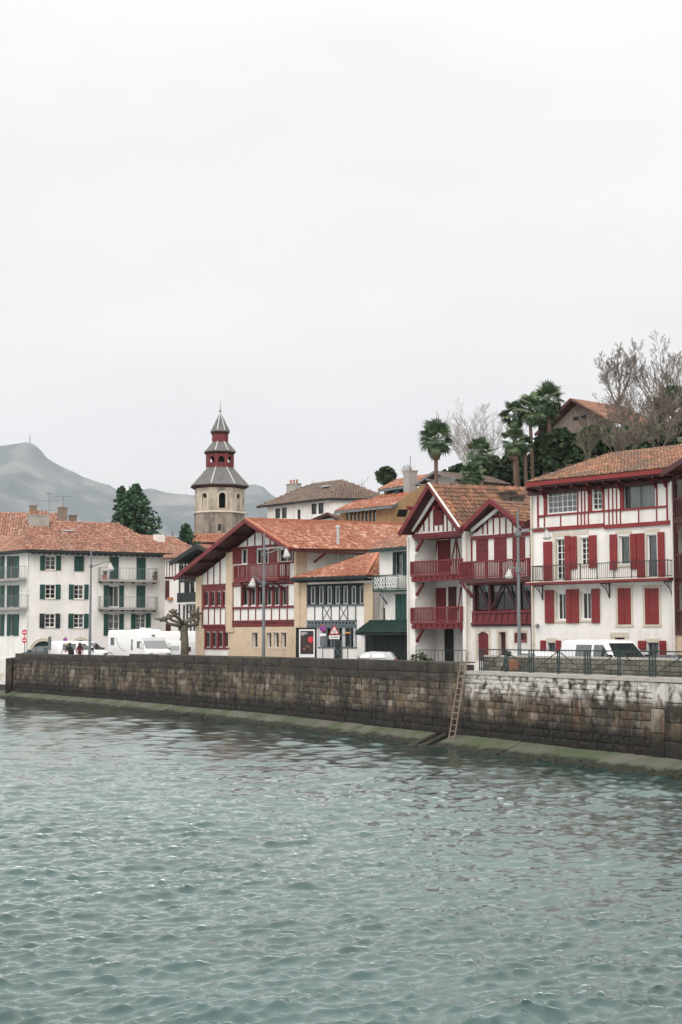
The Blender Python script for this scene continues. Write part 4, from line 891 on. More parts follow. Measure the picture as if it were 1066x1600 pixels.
barge(R, red, V3((vl2.x,-.85,zr_(vl2.x)-.08)), V3((uA2,-.85,zA2-.05)), .26); barge(R, red, V3((vr2.x,-.85,zr_(vr2.x)-.08)), V3((uA2,-.852,zA2-.05)), .24)
piece('eave_board', red, R, vr2.x-.1, uE_+.1, -.66, -.58, zr_(vr2.x)-.22, zr_(vr2.x)-.0)
for x0,y0,x1,y1 in ((680,182,742,222),(772,168,862,220),(862,195,912,222)):
    w__ = 4.2; u0,u1,z0,z1 = F.rect(x0,y0,x1,y1,w__); chimney(R, (u0+u1)/2, w__, z0-.9, z1, (u1-u0)*.8, .55, sootbrick)
b = MB(); p = F.loc(665,205,3.8); b.lathe([(.2,-.5),(.2,.1),(.12,.2)], p, 8); b.build('vent_cowl', lampwhite, R)
downpipe(F, F.loc(128,900).x, -.06, .1, zg1, plaster2, .06); downpipe(F, F.loc(548,900).x, -.2, .1, zg1, stonetrim, .05); downpipe(F, F.loc(985,900).x, -.08, .1, zb2, reddark, .045)
b = MB(); p = F.loc(180,1290,-.5); z_ = F.loc(355,1270,-.5).z; F.railing(F.loc(178,1300,-.6).x, F.loc(525,1300,-.6).x, -.6, 0.05, z_, irongrn, .3, .02, .035)
EF = F

# ---------------------------------------------------------------- D: white house with green balcony
Z3 = (4.845, 440, 820)
F = Fac('green_balcony_house', 'narrow white house with dark green doors and a white iron balcony above a green canopy', 'house', (585,93.5), (640,90.6), Z3)
R = F.root; uL = F.loc(742,400).x; uR = F.loc(958,400).x; zT = F.loc(850,188).z
F.win(862,215,915,372, greendk, 1, 2, rec=.1, fw=.07, curtain=True); u0,u1,z0,z1 = F.rect(918,215,944,380)
F.wall([(uL,0),(uR,0),(uR,zT),(uL,zT)], plaster, t=.25); F.shell(uL,uR,0,zT,7,plaster)
F.bx('timber', greendk, 842,203,950,216, -.04,.05); F.shutter(842,216,861,380, greendk, -.06,-.01); F.shutter(917,216,946,380, greendk, -.06,-.01)
F.shutter(862,532,902,722, green, -.06,-.01); F.shutter(904,532,942,722, green, -.06,-.01); F.bx('timber', greendk, 858,524,945,532,-.05,.02)
e0 = F.loc(662,182,-.6); e1 = F.loc(958,172,-.6); ze = (e0.z+e1.z)/2; t1 = F.loc(945,86,3.2); t0 = F.loc(770,128,3.2)
roof(R, [V3((e0.x,-.6,ze)), V3((e1.x,-.6,ze)), V3((e1.x,3.2,t1.z)), V3((F.loc(800,118,3.2).x,3.2,t1.z))], tile_old, .22, .32, 11)
roof(R, [V3((e0.x,6,ze)), V3((e0.x,-.6,ze)), V3((F.loc(800,118,3.2).x,3.2,t1.z))], tile_old, .22, .32, 12)
piece('fascia', greendk, R, e0.x, e1.x, -.66, -.58, ze-.2, ze-.0)
b = MB(); b.add([(e0.x,-.6,ze-.13),(e1.x,-.6,ze-.13),(e1.x,0,ze-.13),(e0.x,0,ze-.13)], [(0,1,2,3)]); b.build('soffit', greendk, R, fix=False)
zf = F.loc(820,492,-.8).z; u0 = F.loc(690,440,-.8).x; zr = F.loc(820,380,-.8).z
piece('balcony_floor', green, R, u0, uR, -.82, 0, zf-.1, zf); 
rl = F.railing(u0+.04, uR-.04, -.78, zf, zr, green, .13, .03, .05, posts=2, ptk=.05, wend=0)
b = MB(); n_ = 9
for i in range(n_):
    x = u0+.1+(uR-u0-.2)*(i+.5)/n_; zz_ = (zf+zr)/2; dx = (uR-u0)/n_*.42
    b.tube([(x,-.78,zf+.1),(x+dx,-.78,zf+.35),(x,-.78,zz_+.05),(x-dx,-.78,zr-.3),(x,-.78,zr-.08)], .028, 5); b.tube([(x,-.78,zf+.1),(x-dx,-.78,zf+.35),(x,-.78,zz_+.05),(x+dx,-.78,zr-.3),(x,-.78,zr-.08)], .028, 5)
b.build('iron_scrollwork', whitepnt, R, 'stuff')
stick('bracket', plaster, R, F.loc(765,512,-.6), F.loc(765,520,0)+V3((0,0,-.9)), .12, .12, up=(1,0,0)); stick('bracket', iron, R, F.loc(800,600,-.2), F.loc(745,520,-.6), .06, .06)
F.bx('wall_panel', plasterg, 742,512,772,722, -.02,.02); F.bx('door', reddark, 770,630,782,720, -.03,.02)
# ground floor: green tiled canopy and dark boarding
c0 = F.loc(560,812,-1.3); c1 = F.loc(965,812,-1.3); d0 = F.loc(565,725,0); zc0 = F.loc(760,815,-1.3).z; zc1 = F.loc(760,722,-.1).z
canopym = tiles('green_canopy_shingle', [(.004,.018,.016),(.007,.029,.025),(.013,.042,.036)], ((.018,.045,.036), 2, (1,1,1), .6, .8, .5))
cp = roof(R, [V3((c0.x,-1.3,zc0)), V3((c1.x,-1.3,zc0)), V3((c1.x,-.05,zc1)), V3((c0.x,-.05,zc1))], canopym, .3, .22, 13, thick=.06, under=greendk, h=.03); cp.name = 'canopy'
piece('canopy_beam', greenblk, R, c0.x, c1.x, -1.32, -1.24, zc0-.16, zc0-.05)
u0,u1,z0,z1 = F.rect(625,832,970,1060,-.4); n_ = 13
for i in range(n_): piece('plank', greenblk, R, u0+(u1-u0)*i/n_+.012, u0+(u1-u0)*(i+1)/n_-.012, -.42+.012*(i%2), -.36, 0, z1)
for x in (606,620): F.bx('canopy_post', whitepnt, x-5,826,x+5,1060, -1.25,-1.15)
DF = F

# ---------------------------------------------------------------- annex: blue grey timber, hip roof
F = Fac('low_annex', 'low annex with blue-grey timbers and narrow dark windows under an orange hip roof', 'house', (466,98.6), (590,94.2), Z3)
R = F.root; uL = 0; uR = F.loc(688,600).x; zT = F.loc(400,445).z; bg_ = bluegrey
u0,u1,z0,z1 = F.hole(193,462,622,602); 
F.holes.append(None); F.holes.pop(); g0,g1,h0,h1 = F.hole(272,780,570,928)
F.wall([(uL,0),(uR,0),(uR,zT),(uL,zT)], plaster, t=.2); F.shell(uL,uR,0,zT,7,plaster)
ps = [(193,218),(254,280),(315,345),(377,405),(440,465),(500,527),(563,590)]
for i,x in enumerate((234,297,360,421,481,543,604)):
    F.win(x-17,464,x+15,600, zinc, 1, 1, fw=.07, rec=.08, hole=False, curtain=None)
for i,x in enumerate((203,265,328,390,451,512,573,622)): F.post(greenblk, x, 462, 603, 20 if i < 7 else 8, .02,.14)
F.bx('timber', greenblk, 190,446,625,463, -.03,.1); F.bx('timber', bg_, 188,601,625,615, -.08,.1)
for x in (250,310,375,437,500,560): F.post(bg_, x, 616, 720, 7, -.04,.05)
for a,c in ((313,372),(440,497)): F.dg(bg_, a,618,c,718, 5,-.032,.03); F.dg(bg_, c,618,a,718, 5,-.028,.03)
F.bx('timber', bg_, 190,721,562,738, -.12,.05); F.bx('timber', bg_, 192,750,562,776, -.1,.05)
for k in range(14): x = 198+k*26; F.bx('joist_end', greenblk, x,739,x+10,749, -.11,.02)
F.bx('pillar', sandstone, 98,436,136,1060, -.10,.1); F.bx('pillar', sandstone, 138,440,190,1060, -.04,.1); F.bx('pillar', sandstone, 624,440,690,722, -.06,.1); F.bx('pillar', sandstone, 624,722,690,1060, -.05,.1)
for x,wd in ((290,30),(340,12),(375,14),(430,12),(470,22),(520,12),(552,16)): F.post(bg_ if wd < 15 else zinc, x, 780, 930, wd, -.02,.1)
g = MB(); g.poly([(g0,.15,h0),(g1,.15,h0),(g1,.15,h1),(g0,.15,h1)]); f_ = F.bx('window_rail', bg_, 272,925,570,934, -.05,.1); g.build('pane', glass, R, fix=False)
F.bx('door', greenblk, 398,872,456,1060, -.06,.02); F.dg(bg_, 402,930,452,1000, 5,-.08,-.05); F.dg(bg_, 452,930,402,1000, 5,-.085,-.055); F.post(bg_, 400, 872, 1060, 6, -.075,.0); F.post(bg_, 454, 872, 1060, 6, -.075,.0)
e0 = F.loc(72,408,-.9); e1 = F.loc(642,384,-.9); ze = (e0.z+e1.z)/2+.02; tp = F.loc(735,208,6); zt = tp.z; ut0 = F.loc(690,206,6).x
roof(R, [V3((e0.x,-.9,ze)), V3((e1.x,-.9,ze)), V3((tp.x,6,zt)), V3((ut0,6,zt))], tile_salmon, .2, .3, 14)
e2 = F.loc(750,380,3.5)
roof(R, [V3((e1.x,-.9,ze)), V3((e1.x+.7,6.9,ze)), V3((tp.x,6,zt))], tile_salmon, .2, .3, 15)
b = MB(); b.bar((e1.x,-.9,ze+.1),(tp.x,6,zt+.1),.24,.12); b.build('hip_ridge', terracotta, R)
piece('fascia', greenblk, R, e0.x, e1.x+.05, -.96, -.88, ze-.16, ze+.02); piece('soffit', greenblk, R, e0.x, e1.x, -.88, 0, ze-.22, ze-.15)
rafters(F, e0.x+.1, e1.x-.1, -.9, 0, ze-.25, ze-.25, greenblk, 18, .09)

# ---------------------------------------------------------------- A: big gabled house
Z2 = (4.635, 250, 760)
F = Fac('great_gabled_house', 'large house with one sweeping asymmetric gable, red half-timber and sandstone ground floor', 'house', (305,109.2), (462.6,99.6), Z2)
R = F.root; uL = F.loc(258,900).x; uR = F.loc(985,900).x
ap = F.loc(622,243,-1.5); vl = F.loc(108,662,-1.5); vr = F.loc(942,450,-1.5)
slL = (ap.z-vl.z)/(ap.x-vl.x); slR = (ap.z-vr.z)/(vr.x-ap.x); uA = ap.x; zA = ap.z
def gz(u): return zA-.42-(slL*(uA-u) if u < uA else slR*(u-uA))
# windows: left bay, two floors
for x0,x1 in ((322,350),(368,394),(412,440),(454,474)): F.win(x0,762,x1,866, whitepnt, 1, 1, fw=.05, rec=.1, curtain=(0,.45))
for x0,x1 in ((330,362),(376,406),(422,452),(468,498)): F.win(x0,1056,x1,1166, whitepnt, 1, 1, fw=.05, rec=.1, curtain=(0,.55))
for x0,x1 in ((598,637),(655,692),(712,748),(770,806),(826,862),(882,920)): F.win(x0,722,x1,862, whitepnt, 1, 1, fw=.05, rec=.1, curtain=(.25,.6))
for x0,x1 in ((590,630),(698,738),(752,782)): F.win(x0,455,x1,560, whitepnt, 1, 1, fw=.05, rec=.1, curtain=(.2,.6))
F.win(862,452,960,545, whitepnt, 2, 1, fw=.05, rec=.14)
for x0,x1 in ((674,712),(778,812),(830,866),(884,920)): F.win(x0,1060,x1,1168, stonetrim, 1, 1, fw=.05, rec=.16, curtain=(.3,1))
F.wall([(uL,0),(uR,0),(uR,gz(uR)),(uA,gz(uA)),(uL,gz(uL))], plaster, t=.25)
F.shell(uL, uR, 0, gz(uL), 12, plaster, top=False)
zst = F.loc(740,1018).z
# sandstone
def stone_around(x0, y0, x1, y1, name='wall'): return F.bx(name, sandstone, x0,y0,x1,y1, -.07,.0)
F.bx('pillar', sandstone, 258,648,300,1030, -.12,.05); F.bx('pillar', sandstone, 262,1030,318,1300, -.10,.05); F.bx('pillar', sandstone, 476,476,522,1020, -.14,.05); F.bx('corbel', sandstone, 478,1021,528,1056, -.18,.05)
F.bx('pillar', sandstone, 972,466,986,1020, -.10,.05)
# ground floor stone facing with the window openings left free
hs = []
for x0,x1 in ((674,712),(778,812),(830,866),(884,920)):
    a0,a1,b0,b1 = F.rect(x0,1060,x1,1168); hs.append([(a0,b0),(a1,b0),(a1,b1),(a0,b1)])
us0 = F.loc(500,1100).x; F.wall([(us0,0),(uR,0),(uR,zst),(us0,zst)], sandstone, t=.08, w=-.07, name='stone_facing', holes=hs)
for a in ((668,1050,718,1059),(772,1050,926,1059),(668,1169,718,1178),(772,1169,926,1178)): F.bx('lintel', stonetrim, *a, -.10,-.02)
b = MB()
piece('quoin_wall', sandstone, R, uR-.02, uR+.09, -.06, .9, 0, gz(uR)-.1)
b = MB(); b.box(uR-.05, uR+.02, .9, 13, 0, gz(uR)+.5); b.build('wall', plaster, R)
# timbers, left bay
r_ = red
F.bx('timber', r_, 300,708,476,722, -.10,.05); F.bx('timber', r_, 304,728,476,758, -.07,.05); F.bx('timber', r_, 304,868,476,884, -.12,.05); F.bx('timber', r_, 304,1000,476,1014, -.12,.05); F.bx('timber', r_, 306,1022,478,1050, -.07,.05); F.bx('timber', r_, 318,1166,502,1178, -.09,.05)
for k in range(10): x = 312+k*16; F.bx('joist_end', r_, x,722,x+8,729, -.12,.02); F.bx('joist_end', r_, x,1014,x+8,1022, -.14,.02)
for x in (302,345,389,434): F.post(r_, x, gz and (560 if x < 330 else 590-int((x-345)*.95)), 708, 6, -.04,.03)
for x in (308,350,393,437,474): F.post(r_, x, 885, 1000, 6, -.04,.03)
for x,wd in ((312,18),(359,16),(403,16),(447,12)): F.post(r_, x, 758, 868, wd, -.05,.12)
for x,wd in ((322,14),(369,12),(414,14),(460,14),(502,8)): F.post(r_, x, 1050, 1166, wd, -.05,.12)
# right bay
F.bx('timber', r_, 512,430,862,448, -.10,.05); F.bx('timber', r_, 522,868,972,884, -.10,.05); F.bx('timber', r_, 522,968,972,982, -.14,.05); F.bx('timber', r_, 524,990,972,1016, -.09,.05); F.bx('timber', r_, 522,700,972,716, -.09,.05); F.bx('timber', r_, 520,684,990,694, -.16,.05)
for k in range(28): x = 530+k*15.6; F.bx('joist_end', r_, x,982,x+8,990, -.15,.02)
for x,a in ((574,400),(632,362),(686,318),(742,318),(797,366),(850,410)): F.post(r_, x, a, 430, 7, -.04,.03)
F.shutter(512,450,588,562, r_, -.07,-.02); F.shutter(634,450,696,562, r_, -.07,-.02); F.shutter(786,450,850,562, r_, -.07,-.02); F.post(r_, 743, 450, 562, 14, -.05,.1); F.post(stonetrim, 855, 448, 560, 8, -.06,.05); F.post(r_, 968, 450, 548, 12, -.05,.05)
F.bx('timber', r_, 852,545,972,558, -.07,.05); F.post(r_, 912, 558, 665, 7, -.04,.03)
for x in (530,582,638,692,750,806,864,920): F.post(r_, x, 885, 968, 6, -.04,.03)
for x,wd in ((591,12),(646,14),(702,16),(759,18),(816,16),(872,16),(924,8)): F.post(r_, x, 717, 868, wd, -.05,.12)
F.post(r_, 526, 720, 968, 8, -.045,.03)
# balcony
zb_ = F.loc(690,675,-1.0).z; q0 = F.loc(540,620,-1.0).x; q1 = F.loc(858,620,-1.0).x; zr = F.loc(690,568,-1.0).z
piece('balcony_floor', r_, R, q0-.05, q1+.05, -1.04, 0, zb_-.14, zb_+.08); F.railing(q0, q1, -1.0, zb_+.08, zr, r_, .14, .05, .1, posts=3, ptk=.1, name='balustrade', wend=0)
for k in range(4):
    u = q0+(q1-q0)*(k+.5)/4; stick('bracket', r_, R, (u,-.9,zb_-.18), (u,-.03,zb_-.75), .12, .12, up=(1,0,0))
# roof
bk = F.atu((629-250)*4.635,(819-760)*4.635,uA); D = max(9, min(20, bk.y)); kz = max(-.5, min(1.0, bk.z-zA)); 
eb = F.atu((640-250)*4.635,(858.5-760)*4.635,vr.x); kz2 = max(-.4,min(.9, (eb.z-vr.z)*D/max(eb.y,1)))
roof(R, [V3((vr.x,-1.5,vr.z)), V3((vr.x,D+2,vr.z+kz)), V3((uA,D+2,zA+kz)), V3((uA,-1.5,zA))], tile_salmon, .21, .32, 16, thick=.16)
roof(R, [V3((vl.x,D+2,vl.z+kz)), V3((vl.x,-1.5,vl.z)), V3((uA,-1.5,zA)), V3((uA,D+2,zA+kz))], tile_salmon, .24, .34, 17, thick=.16, under=maroon)  # dark-stained underside, its tone also carrying the shade below the gable
b = MB(); b.bar((uA,-1.5,zA+.1),(uA,D+2,zA+kz+.1),.26,.14); b.build('ridge_cap', terracotta, R)
barge(R, r_, V3((vl.x-.05,-1.56,vl.z-.1)), V3((uA,-1.56,zA-.06)), .3); barge(R, r_, V3((vr.x+.03,-1.56,vr.z-.1)), V3((uA,-1.562,zA-.06)), .3)
stick('verge_tile_row', terracotta, R, V3((uA,-1.52,zA+.12)), V3((vr.x,-1.52,vr.z+.1)), .12, .2)
piece('eave_board', reddark, R, vr.x-.02, vr.x+.05, -1.5, D, vr.z-.2, vr.z-.06)
for f in (.12,.34,.56,.8): u = vl.x+(uA-vl.x)*f; z = vl.z+slL*(u-vl.x)-.3; stick('purlin', reddark, R, (u,-1.45,z), (u,.1,z), .18, .2, up=(0,0,1))
for f in (.35,.75): u = vr.x+(uA-vr.x)*f; z = vr.z+slR*(vr.x-u)-.3; stick('purlin', reddark, R, (u,-1.45,z), (u,.1,z), .18, .2, up=(0,0,1))
u = vr.x-.15; stick('brace', r_, R, (uR+.02,1.6,gz(uR)-.9), (vr.x,1.6,vr.z-.2), .12, .12)
p = F.atu((529-250)*4.635,(862-760)*4.635,uR+.5); b = MB(); b.tube([(uR+.45,p.y,p.z-1.2),(uR+.45,p.y,p.z+1.7)], .11, 8); b.lathe([(.16,0),(.16,.1),(.03,.2)], (uR+.45,p.y,p.z+1.7), 8); b.build('flue_pipe', zinc, R)
AF = F

# ---------------------------------------------------------------- B1: white block with green shutters (left)
Z1 = (3.331, 0, 740)
F = Fac('green_shuttered_block', 'four storey white apartment house with dark green shutters and brown tiled hip roof', 'house', (42,136.), (257.5,142.), Z1)
R = F.root; W = F.W; zT = F.loc(480,410).z
for a in ((237,430,291,500),(237,578,290,650),(385,580,436,652),(235,730,288,800),(384,730,437,802)): F.win(*a, whitepnt, 2, 3, fw=.07, bar=.045, rec=.12, curtain=(.5,1) if a[1] > 500 and a[0] > 300 else None, sill=stonetrim)
F.win(567,584,620,694, whitepnt, 2, 1, fw=.07, rec=.16, curtain=(.62,1)); F.win(566,732,620,842, whitepnt, 2, 3, rec=.14, curtain=True, bar=.05); F.win(708,730,758,822, whitepnt, 2, 4, rec=.14, bar=.05, curtain=(.1,.9))
def half_round(F, x0, y0, x1, ybase, w=0):
    u0,u1,z0,z1 = F.rect(x0,y0,x1,ybase,w); c = (u0+u1)/2; r = (u1-u0)/2; spring = z1-r
    return c, r, spring, z1
arcs = []
for (x0,y0,x1) in ((166,872,288),(388,866,455)):
    u0 = F.loc(x0,900).x; u1 = F.loc(x1,900).x; zt_ = F.loc((x0+x1)/2,y0).z; c = (u0+u1)/2; r = (u1-u0)/2; rise = min(r, 1.3) if r > 1.3 else r
    ring = [(u0,.02),(u1,.02)]+[(c+r*math.cos(math.pi*k/12), zt_-rise+rise*math.sin(math.pi*k/12)) for k in range(13)]
    F.holes.append(ring); arcs.append((c,r,zt_,rise))
F.wall([(0,0),(W,0),(W,zT),(0,zT)], plaster, t=.25); F.shell(.02, W, 0, zT, 10, plaster)
for c,r,zt_,rise in arcs:
    b = MB(); n_ = 14
    for k in range(n_):
        a0 = math.pi*k/n_; a1 = math.pi*(k+1)/n_-.012; q = [(c+(r+d)*math.cos(a), zt_-rise+(rise+d)*math.sin(a)) for a,d in ((a0,0),(a0,.3),(a1,.3),(a1,0))]
        b.prism(q, -.03, .1)
    b.build('arch_surround', stonetrim, R); piece('door', greendk, R, c-r, c+r, .18, .22, 0, zt_)
gl_ = green
for a in ((210,428,236,503),(293,428,318,503),(388,430,413,508),(414,430,438,508),(572,434,594,550),(595,434,618,550),(712,437,734,552),(735,437,759,552),(209,577,235,653),(291,577,316,653),(360,577,384,653),(440,577,462,653),(541,582,567,694),(621,582,645,694),(711,583,733,697),(734,583,757,697),(383-26,729,383,804),(438,729,462,804),(541,730,565,842),(621,730,645,842),(683,729,707,822),(760,728,785,822)):
    F.shutter(*a, gl_, -.09,-.03)
for a in ((207,728,233,804),(290,728,314,804)): F.shutter(*a, greenblk, -.09,-.03)
for i,(y0,y1,yr) in enumerate(((551,561,492),(697,707,641))):
    zf = F.loc(673,y0+5,-.9).z; u0 = F.loc(523,y0,-.9).x; u1 = F.loc(824,y0,-.9).x; zr = F.loc(673,yr,-.9).z
    piece('balcony_floor', concrete, R, u0, u1, -.92, 0, zf-.14, zf+.06); F.railing(u0+.05, u1-.05, -.86, zf+.06, zr, metalgrey, .14, .016, .035, posts=6, ptk=.025, wend=0)
    for k in range(6): piece('balcony_bracket', greenblk, R, u0+.2+(u1-u0-.4)*k/5-.06, u0+.2+(u1-u0-.4)*k/5+.06, -.8, 0, zf-.26, zf-.14)
    if i == 0:
        for (x,col_,lab) in ((545,terracotta,'tan pot on the left end of the top balcony of the green-shuttered block'),(806,deadfrond,'brown pot on the right end of the top balcony of the green-shuttered block')):
            p = F.loc(x,546,-.6); pw = R.matrix_basis @ V3((p.x,-.6,zf+.06)); t = thing('potted_plant', lab, 'plant', pw)
            b = MB(); b.lathe([(.16,0),(.24,.42),(.26,.46),(.22,.46)], seg=10); b.build('pot', col_, t); b = MB()
            for k in range(60): a = random.uniform(0,6.28); r = random.uniform(0,.25); z = random.uniform(.4,.8); b.add([(r*math.cos(a),r*math.sin(a),z),(r*math.cos(a)+.1,r*math.sin(a),z+.05),(r*math.cos(a),r*math.sin(a)+.08,z+.12)], [(0,1,2)])
            b.build('foliage', leafolive, t, fix=False)
downpipe(F, F.loc(140,700).x, -.06, .1, zT, plaster2, .05)
# left flank, turned to the river, standing in the water
G = Fac('flank', None, None, (-70,147.5), (42,136.), Z1, root=R, base=GZ)
t2 = thing('riverside_wing', 'white wing of the green-shuttered block turned to the river, with stacked balconies', 'house', (G.o.x,G.o.y,GZ), math.atan2(G.t.y,G.t.x)); G.root = t2
WL = G.W
for (y0,y1) in ((430,545),(582,694),(732,844)):
    G.win(52,y0,68,y1, whitepnt, 1, 2, rec=.12, curtain=(.3,1)); G.win(20,y0,35,y1, whitepnt, 1, 2, rec=.12) if 0 else None
G.wall([(0,-2.6),(WL,-2.6),(WL,zT),(0,zT)], plaster, t=.25); b = MB(); 
for (y0,y1) in ((430,545),(582,694),(732,844)):
    for a in ((0,20),(36,52),(68,95)): G.shutter(a[0],y0,a[1],y1, green, -.09,-.03)
    for a in ((-60,-40),(-95,-75)): G.shutter(a[0],y0-4,a[1],y1-4, green, -.09,-.03)
for y0,yr in ((550,485),(702,634)):
    zf = G.loc(50,y0,-.9).z; u0 = G.loc(-95,y0,-.9).x; u1 = G.loc(102,y0,-.9).x; zr = G.loc(50,yr,-.9).z
    piece('balcony_floor', concrete, t2, u0, u1, -.92, 0, zf-.16, zf+.06); G.railing(u0+.05, u1-.05, -.86, zf+.06, zr, metalgrey, .15, .016, .035, posts=5, ptk=.025, wend=0)
# pale painted foot wall with courses
for k in range(7):
    z = -2.35+k*.36; n_ = 7
    for i in range(n_):
        a0 = WL-7.5+i*1.08+(.5 if k%2 else 0); a1 = min(WL-.0, a0+1.05); piece('stone', plaster if (i*7+k*3)%5 else stonetrim, t2, a0, a1, -.06-.012*((i+k)%3), .02, z, z+.34)
b = MB(); b.box(WL-30, WL+.5, -.35, .1, -3.2, -2.33); b.build('footing', mortar, t2)
# roof over both: eaves follow the two fronts
A3 = lambda P: R.matrix_basis.inverted() @ P
def wl(Fx, x, y, w): p = Fx.loc(x,y,w); return Vector((Fx.o.x+Fx.t.x*p.x+Fx.n.x*w, Fx.o.y+Fx.t.y*p.x+Fx.n.y*w, p.z+Fx.z0))
zE = zT-.05+.1
c_ = wl(F,140,405,-.9); cE = A3(Vector((c_.x,c_.y,GZ+zE))); eR = V3((F.loc(905,408,-.9).x,-.9,zE)); 
hp = F.loc(610,252,5.2); rl_ = F.loc(330,250,5.2); zr = (hp.z+rl_.z)/2
roof(R, [cE, eR, V3((hp.x,5.2,zr)), V3((rl_.x-4,5.2,zr))], tile_old, .26, .38, 18)
roof(R, [eR, V3((eR.x,11.3,zE)), V3((hp.x,5.2,zr))], tile_old, .26, .38, 19)
lf = A3(wl(G,-230,410,-.9)); lf.z = zE; pk_ = A3(wl(G,-230,300,5.5)); pk_.z = zr-.2
roof(R, [lf, cE, V3((rl_.x-4,5.2,zr)), pk_], tile_old, .26, .38, 20)
piece('fascia', greenblk, R, cE.x, eR.x, -.94, -.88, zE-.2, zE-.02); piece('soffit', greenblk, R, cE.x, eR.x, -.88, 0, zE-.26, zE-.20); rafters(F, .1, eR.x, -.9, 0, zE-.3, zE-.3, greenblk, 26, .12)
stick('fascia', greenblk, R, lf+V3((0,0,-.12)), cE+V3((0,0,-.12)), .24, .08)
b = MB(); i_ = R.matrix_basis.inverted(); pts = [lf, cE, V3((0,0,zE)), A3(Vector((G.o.x,G.o.y,GZ+zE)))]; b.add([(p.x,p.y,zE-.24) for p in pts], [(0,1,2,3)]); b.build('soffit', greenblk, R, fix=False)
p0,p1,p2,p3 = F.rect(322,288,388,306,2.6); b = MB(); b.bar(F.loc(322,297,2.9),F.loc(388,297,2.9),.5,.12); b.build('roof_window', zinc, R)
# chimneys
w_ = 4.2; u0,u1,z0,z1 = F.rect(148,215,250,272,w_); ch = chimney(R, (u0+u1)/2, w_, z0-.6, z1, u1-u0, .9, concrete, 5); 
for (a,w_,rd) in (((157,165,189,215),7.0,1),((306,175,347,245),7.2,0),((363,216,396,245),8,1)):
    u0,u1,z0,z1 = F.rect(*a,w_); chimney(R, (u0+u1)/2, w_, z0-2, z1, u1-u0, u1-u0, brick)
B1 = F
def antenna(Fx, x, ytop, ybot, w, lab, arms):
    p = Fx.loc(x,ybot,w); q = Fx.loc(x,ytop,w); base = wl(Fx,x,ybot,w); t = thing('tv_antenna', lab, 'antenna', base); h_ = q.z-p.z; b = MB(); b.bar((0,0,-1.5),(0,0,h_),.05); b.build('mast', metalgrey, t)
    for f,l_ in arms:
        b = MB(); b.bar((-l_,0,h_*f),(l_*.7,0,h_*f),.03)
        for k in range(5): b.bar((-l_+l_*1.7*k/4,-.3,h_*f),(-l_+l_*1.7*k/4,.3,h_*f),.025)
        b.build('aerial', metalgrey, t)
antenna(F, 255, 100, 240, 6.8, 'tall thin rooftop antenna beside the row of terracotta chimney pots', ((.97,.3),(.7,1.2),(.35,1.1)))
antenna(F, 330, 118, 180, 7.2, 'short rooftop antenna standing on the brick chimney', ((.98,1.2),))

# ---------------------------------------------------------------- house roofs behind B1
H = Fac('roof_house', 'brown tiled house behind the left end of the white block, only its roof showing', 'house', (-80,158), (95,160), Z1)
e0 = H.loc(-150,345,0); e1 = H.loc(300,335,0); r0 = H.loc(-150,198,6); r1 = H.loc(160,200,6)
H.wall([(e0.x+.5,0),(e1.x-.5,0),(e1.x-.5,e0.z),(e0.x+.5,e0.z)], plaster2, w=.5); H.shell(e0.x+.5,e1.x-.5,0,e0.z,11,plaster2,w=.5)
roof(H.root, [V3((e0.x,-.3,e0.z)),V3((e1.x,-.3,e0.z)),V3((r1.x+3.5,6,r0.z)),V3((r0.x,6,r0.z))], tile_old, .3, .4, 21); roof(H.root, [V3((e1.x,12.3,e0.z)),V3((e0.x,12.3,e0.z)),V3((r0.x,6,r0.z)),V3((r1.x+3.5,6,r0.z))], tile_old, .3, .4, 22, lay=False)
roof(H.root, [V3((e1.x,-.3,e0.z)),V3((e1.x,12.3,e0.z)),V3((r1.x+3.5,6,r0.z))], tile_old, .3, .4, 122)
H = Fac('roof_house', 'low house right of the white block, its reddish roof carrying a small white vent', 'house', (205,150), (322,157), Z1)
e0 = H.loc(640,420,0); e1 = H.loc(1085,420,0); r0 = H.loc(640,328,6); r1 = H.loc(1085,333,6); ez = H.loc(850,418,0).z; rz_ = H.loc(900,331,6).z
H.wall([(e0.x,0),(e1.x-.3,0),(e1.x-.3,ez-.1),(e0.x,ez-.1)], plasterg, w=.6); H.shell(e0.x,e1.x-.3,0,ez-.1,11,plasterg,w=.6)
roof(H.root, [V3((e0.x,-.3,ez)),V3((e1.x,-.3,ez)),V3((e1.x,6,rz_)),V3((e0.x,6,rz_))], tile_old, .28, .38, 23); roof(H.root, [V3((e1.x,12.3,ez)),V3((e0.x,12.3,ez)),V3((e0.x,6,rz_)),V3((e1.x,6,rz_))], tile_old, .3, .4, 24, lay=False)
u0,u1,z0,z1 = H.rect(810,318,848,348,4); b = MB(); b.box(u0,u1,3.6,4.4,z0-.4,z1); b.build('roof_vent', whitepnt, H.root)

# ---------------------------------------------------------------- narrow grey half-timber house in the lane
H = Fac('lane_house', 'narrow pale house with thin maroon timbers squeezed between the white block and a dark gable', 'house', (257,139), (284,138), Z1)
u0 = H.loc(858,700).x; u1 = H.loc(945,700).x; zt = H.loc(900,440).z
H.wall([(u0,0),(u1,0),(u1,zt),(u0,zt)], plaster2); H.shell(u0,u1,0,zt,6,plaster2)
for x in (868,882,897,912): H.post(reddark, x, 455, 535, 3, -.04,.03)
H.bx('timber', reddark, 858,536,925,548, -.08,.03); H.shutter(860,556,880,655, reddark, -.07,-.02); H.shutter(862,780,888,830, reddark, -.07,-.02)
roof(H.root, [H.loc(850,440,-.6),H.loc(950,440,-.6),H.loc(950,415,3),H.loc(850,418,3)], tile_old, .28, .38, 25)
piece('flower_box', terracotta, H.root, H.loc(878,660).x, H.loc(902,660).x, -.3,-.02, H.loc(890,660).z, H.loc(890,645).z)
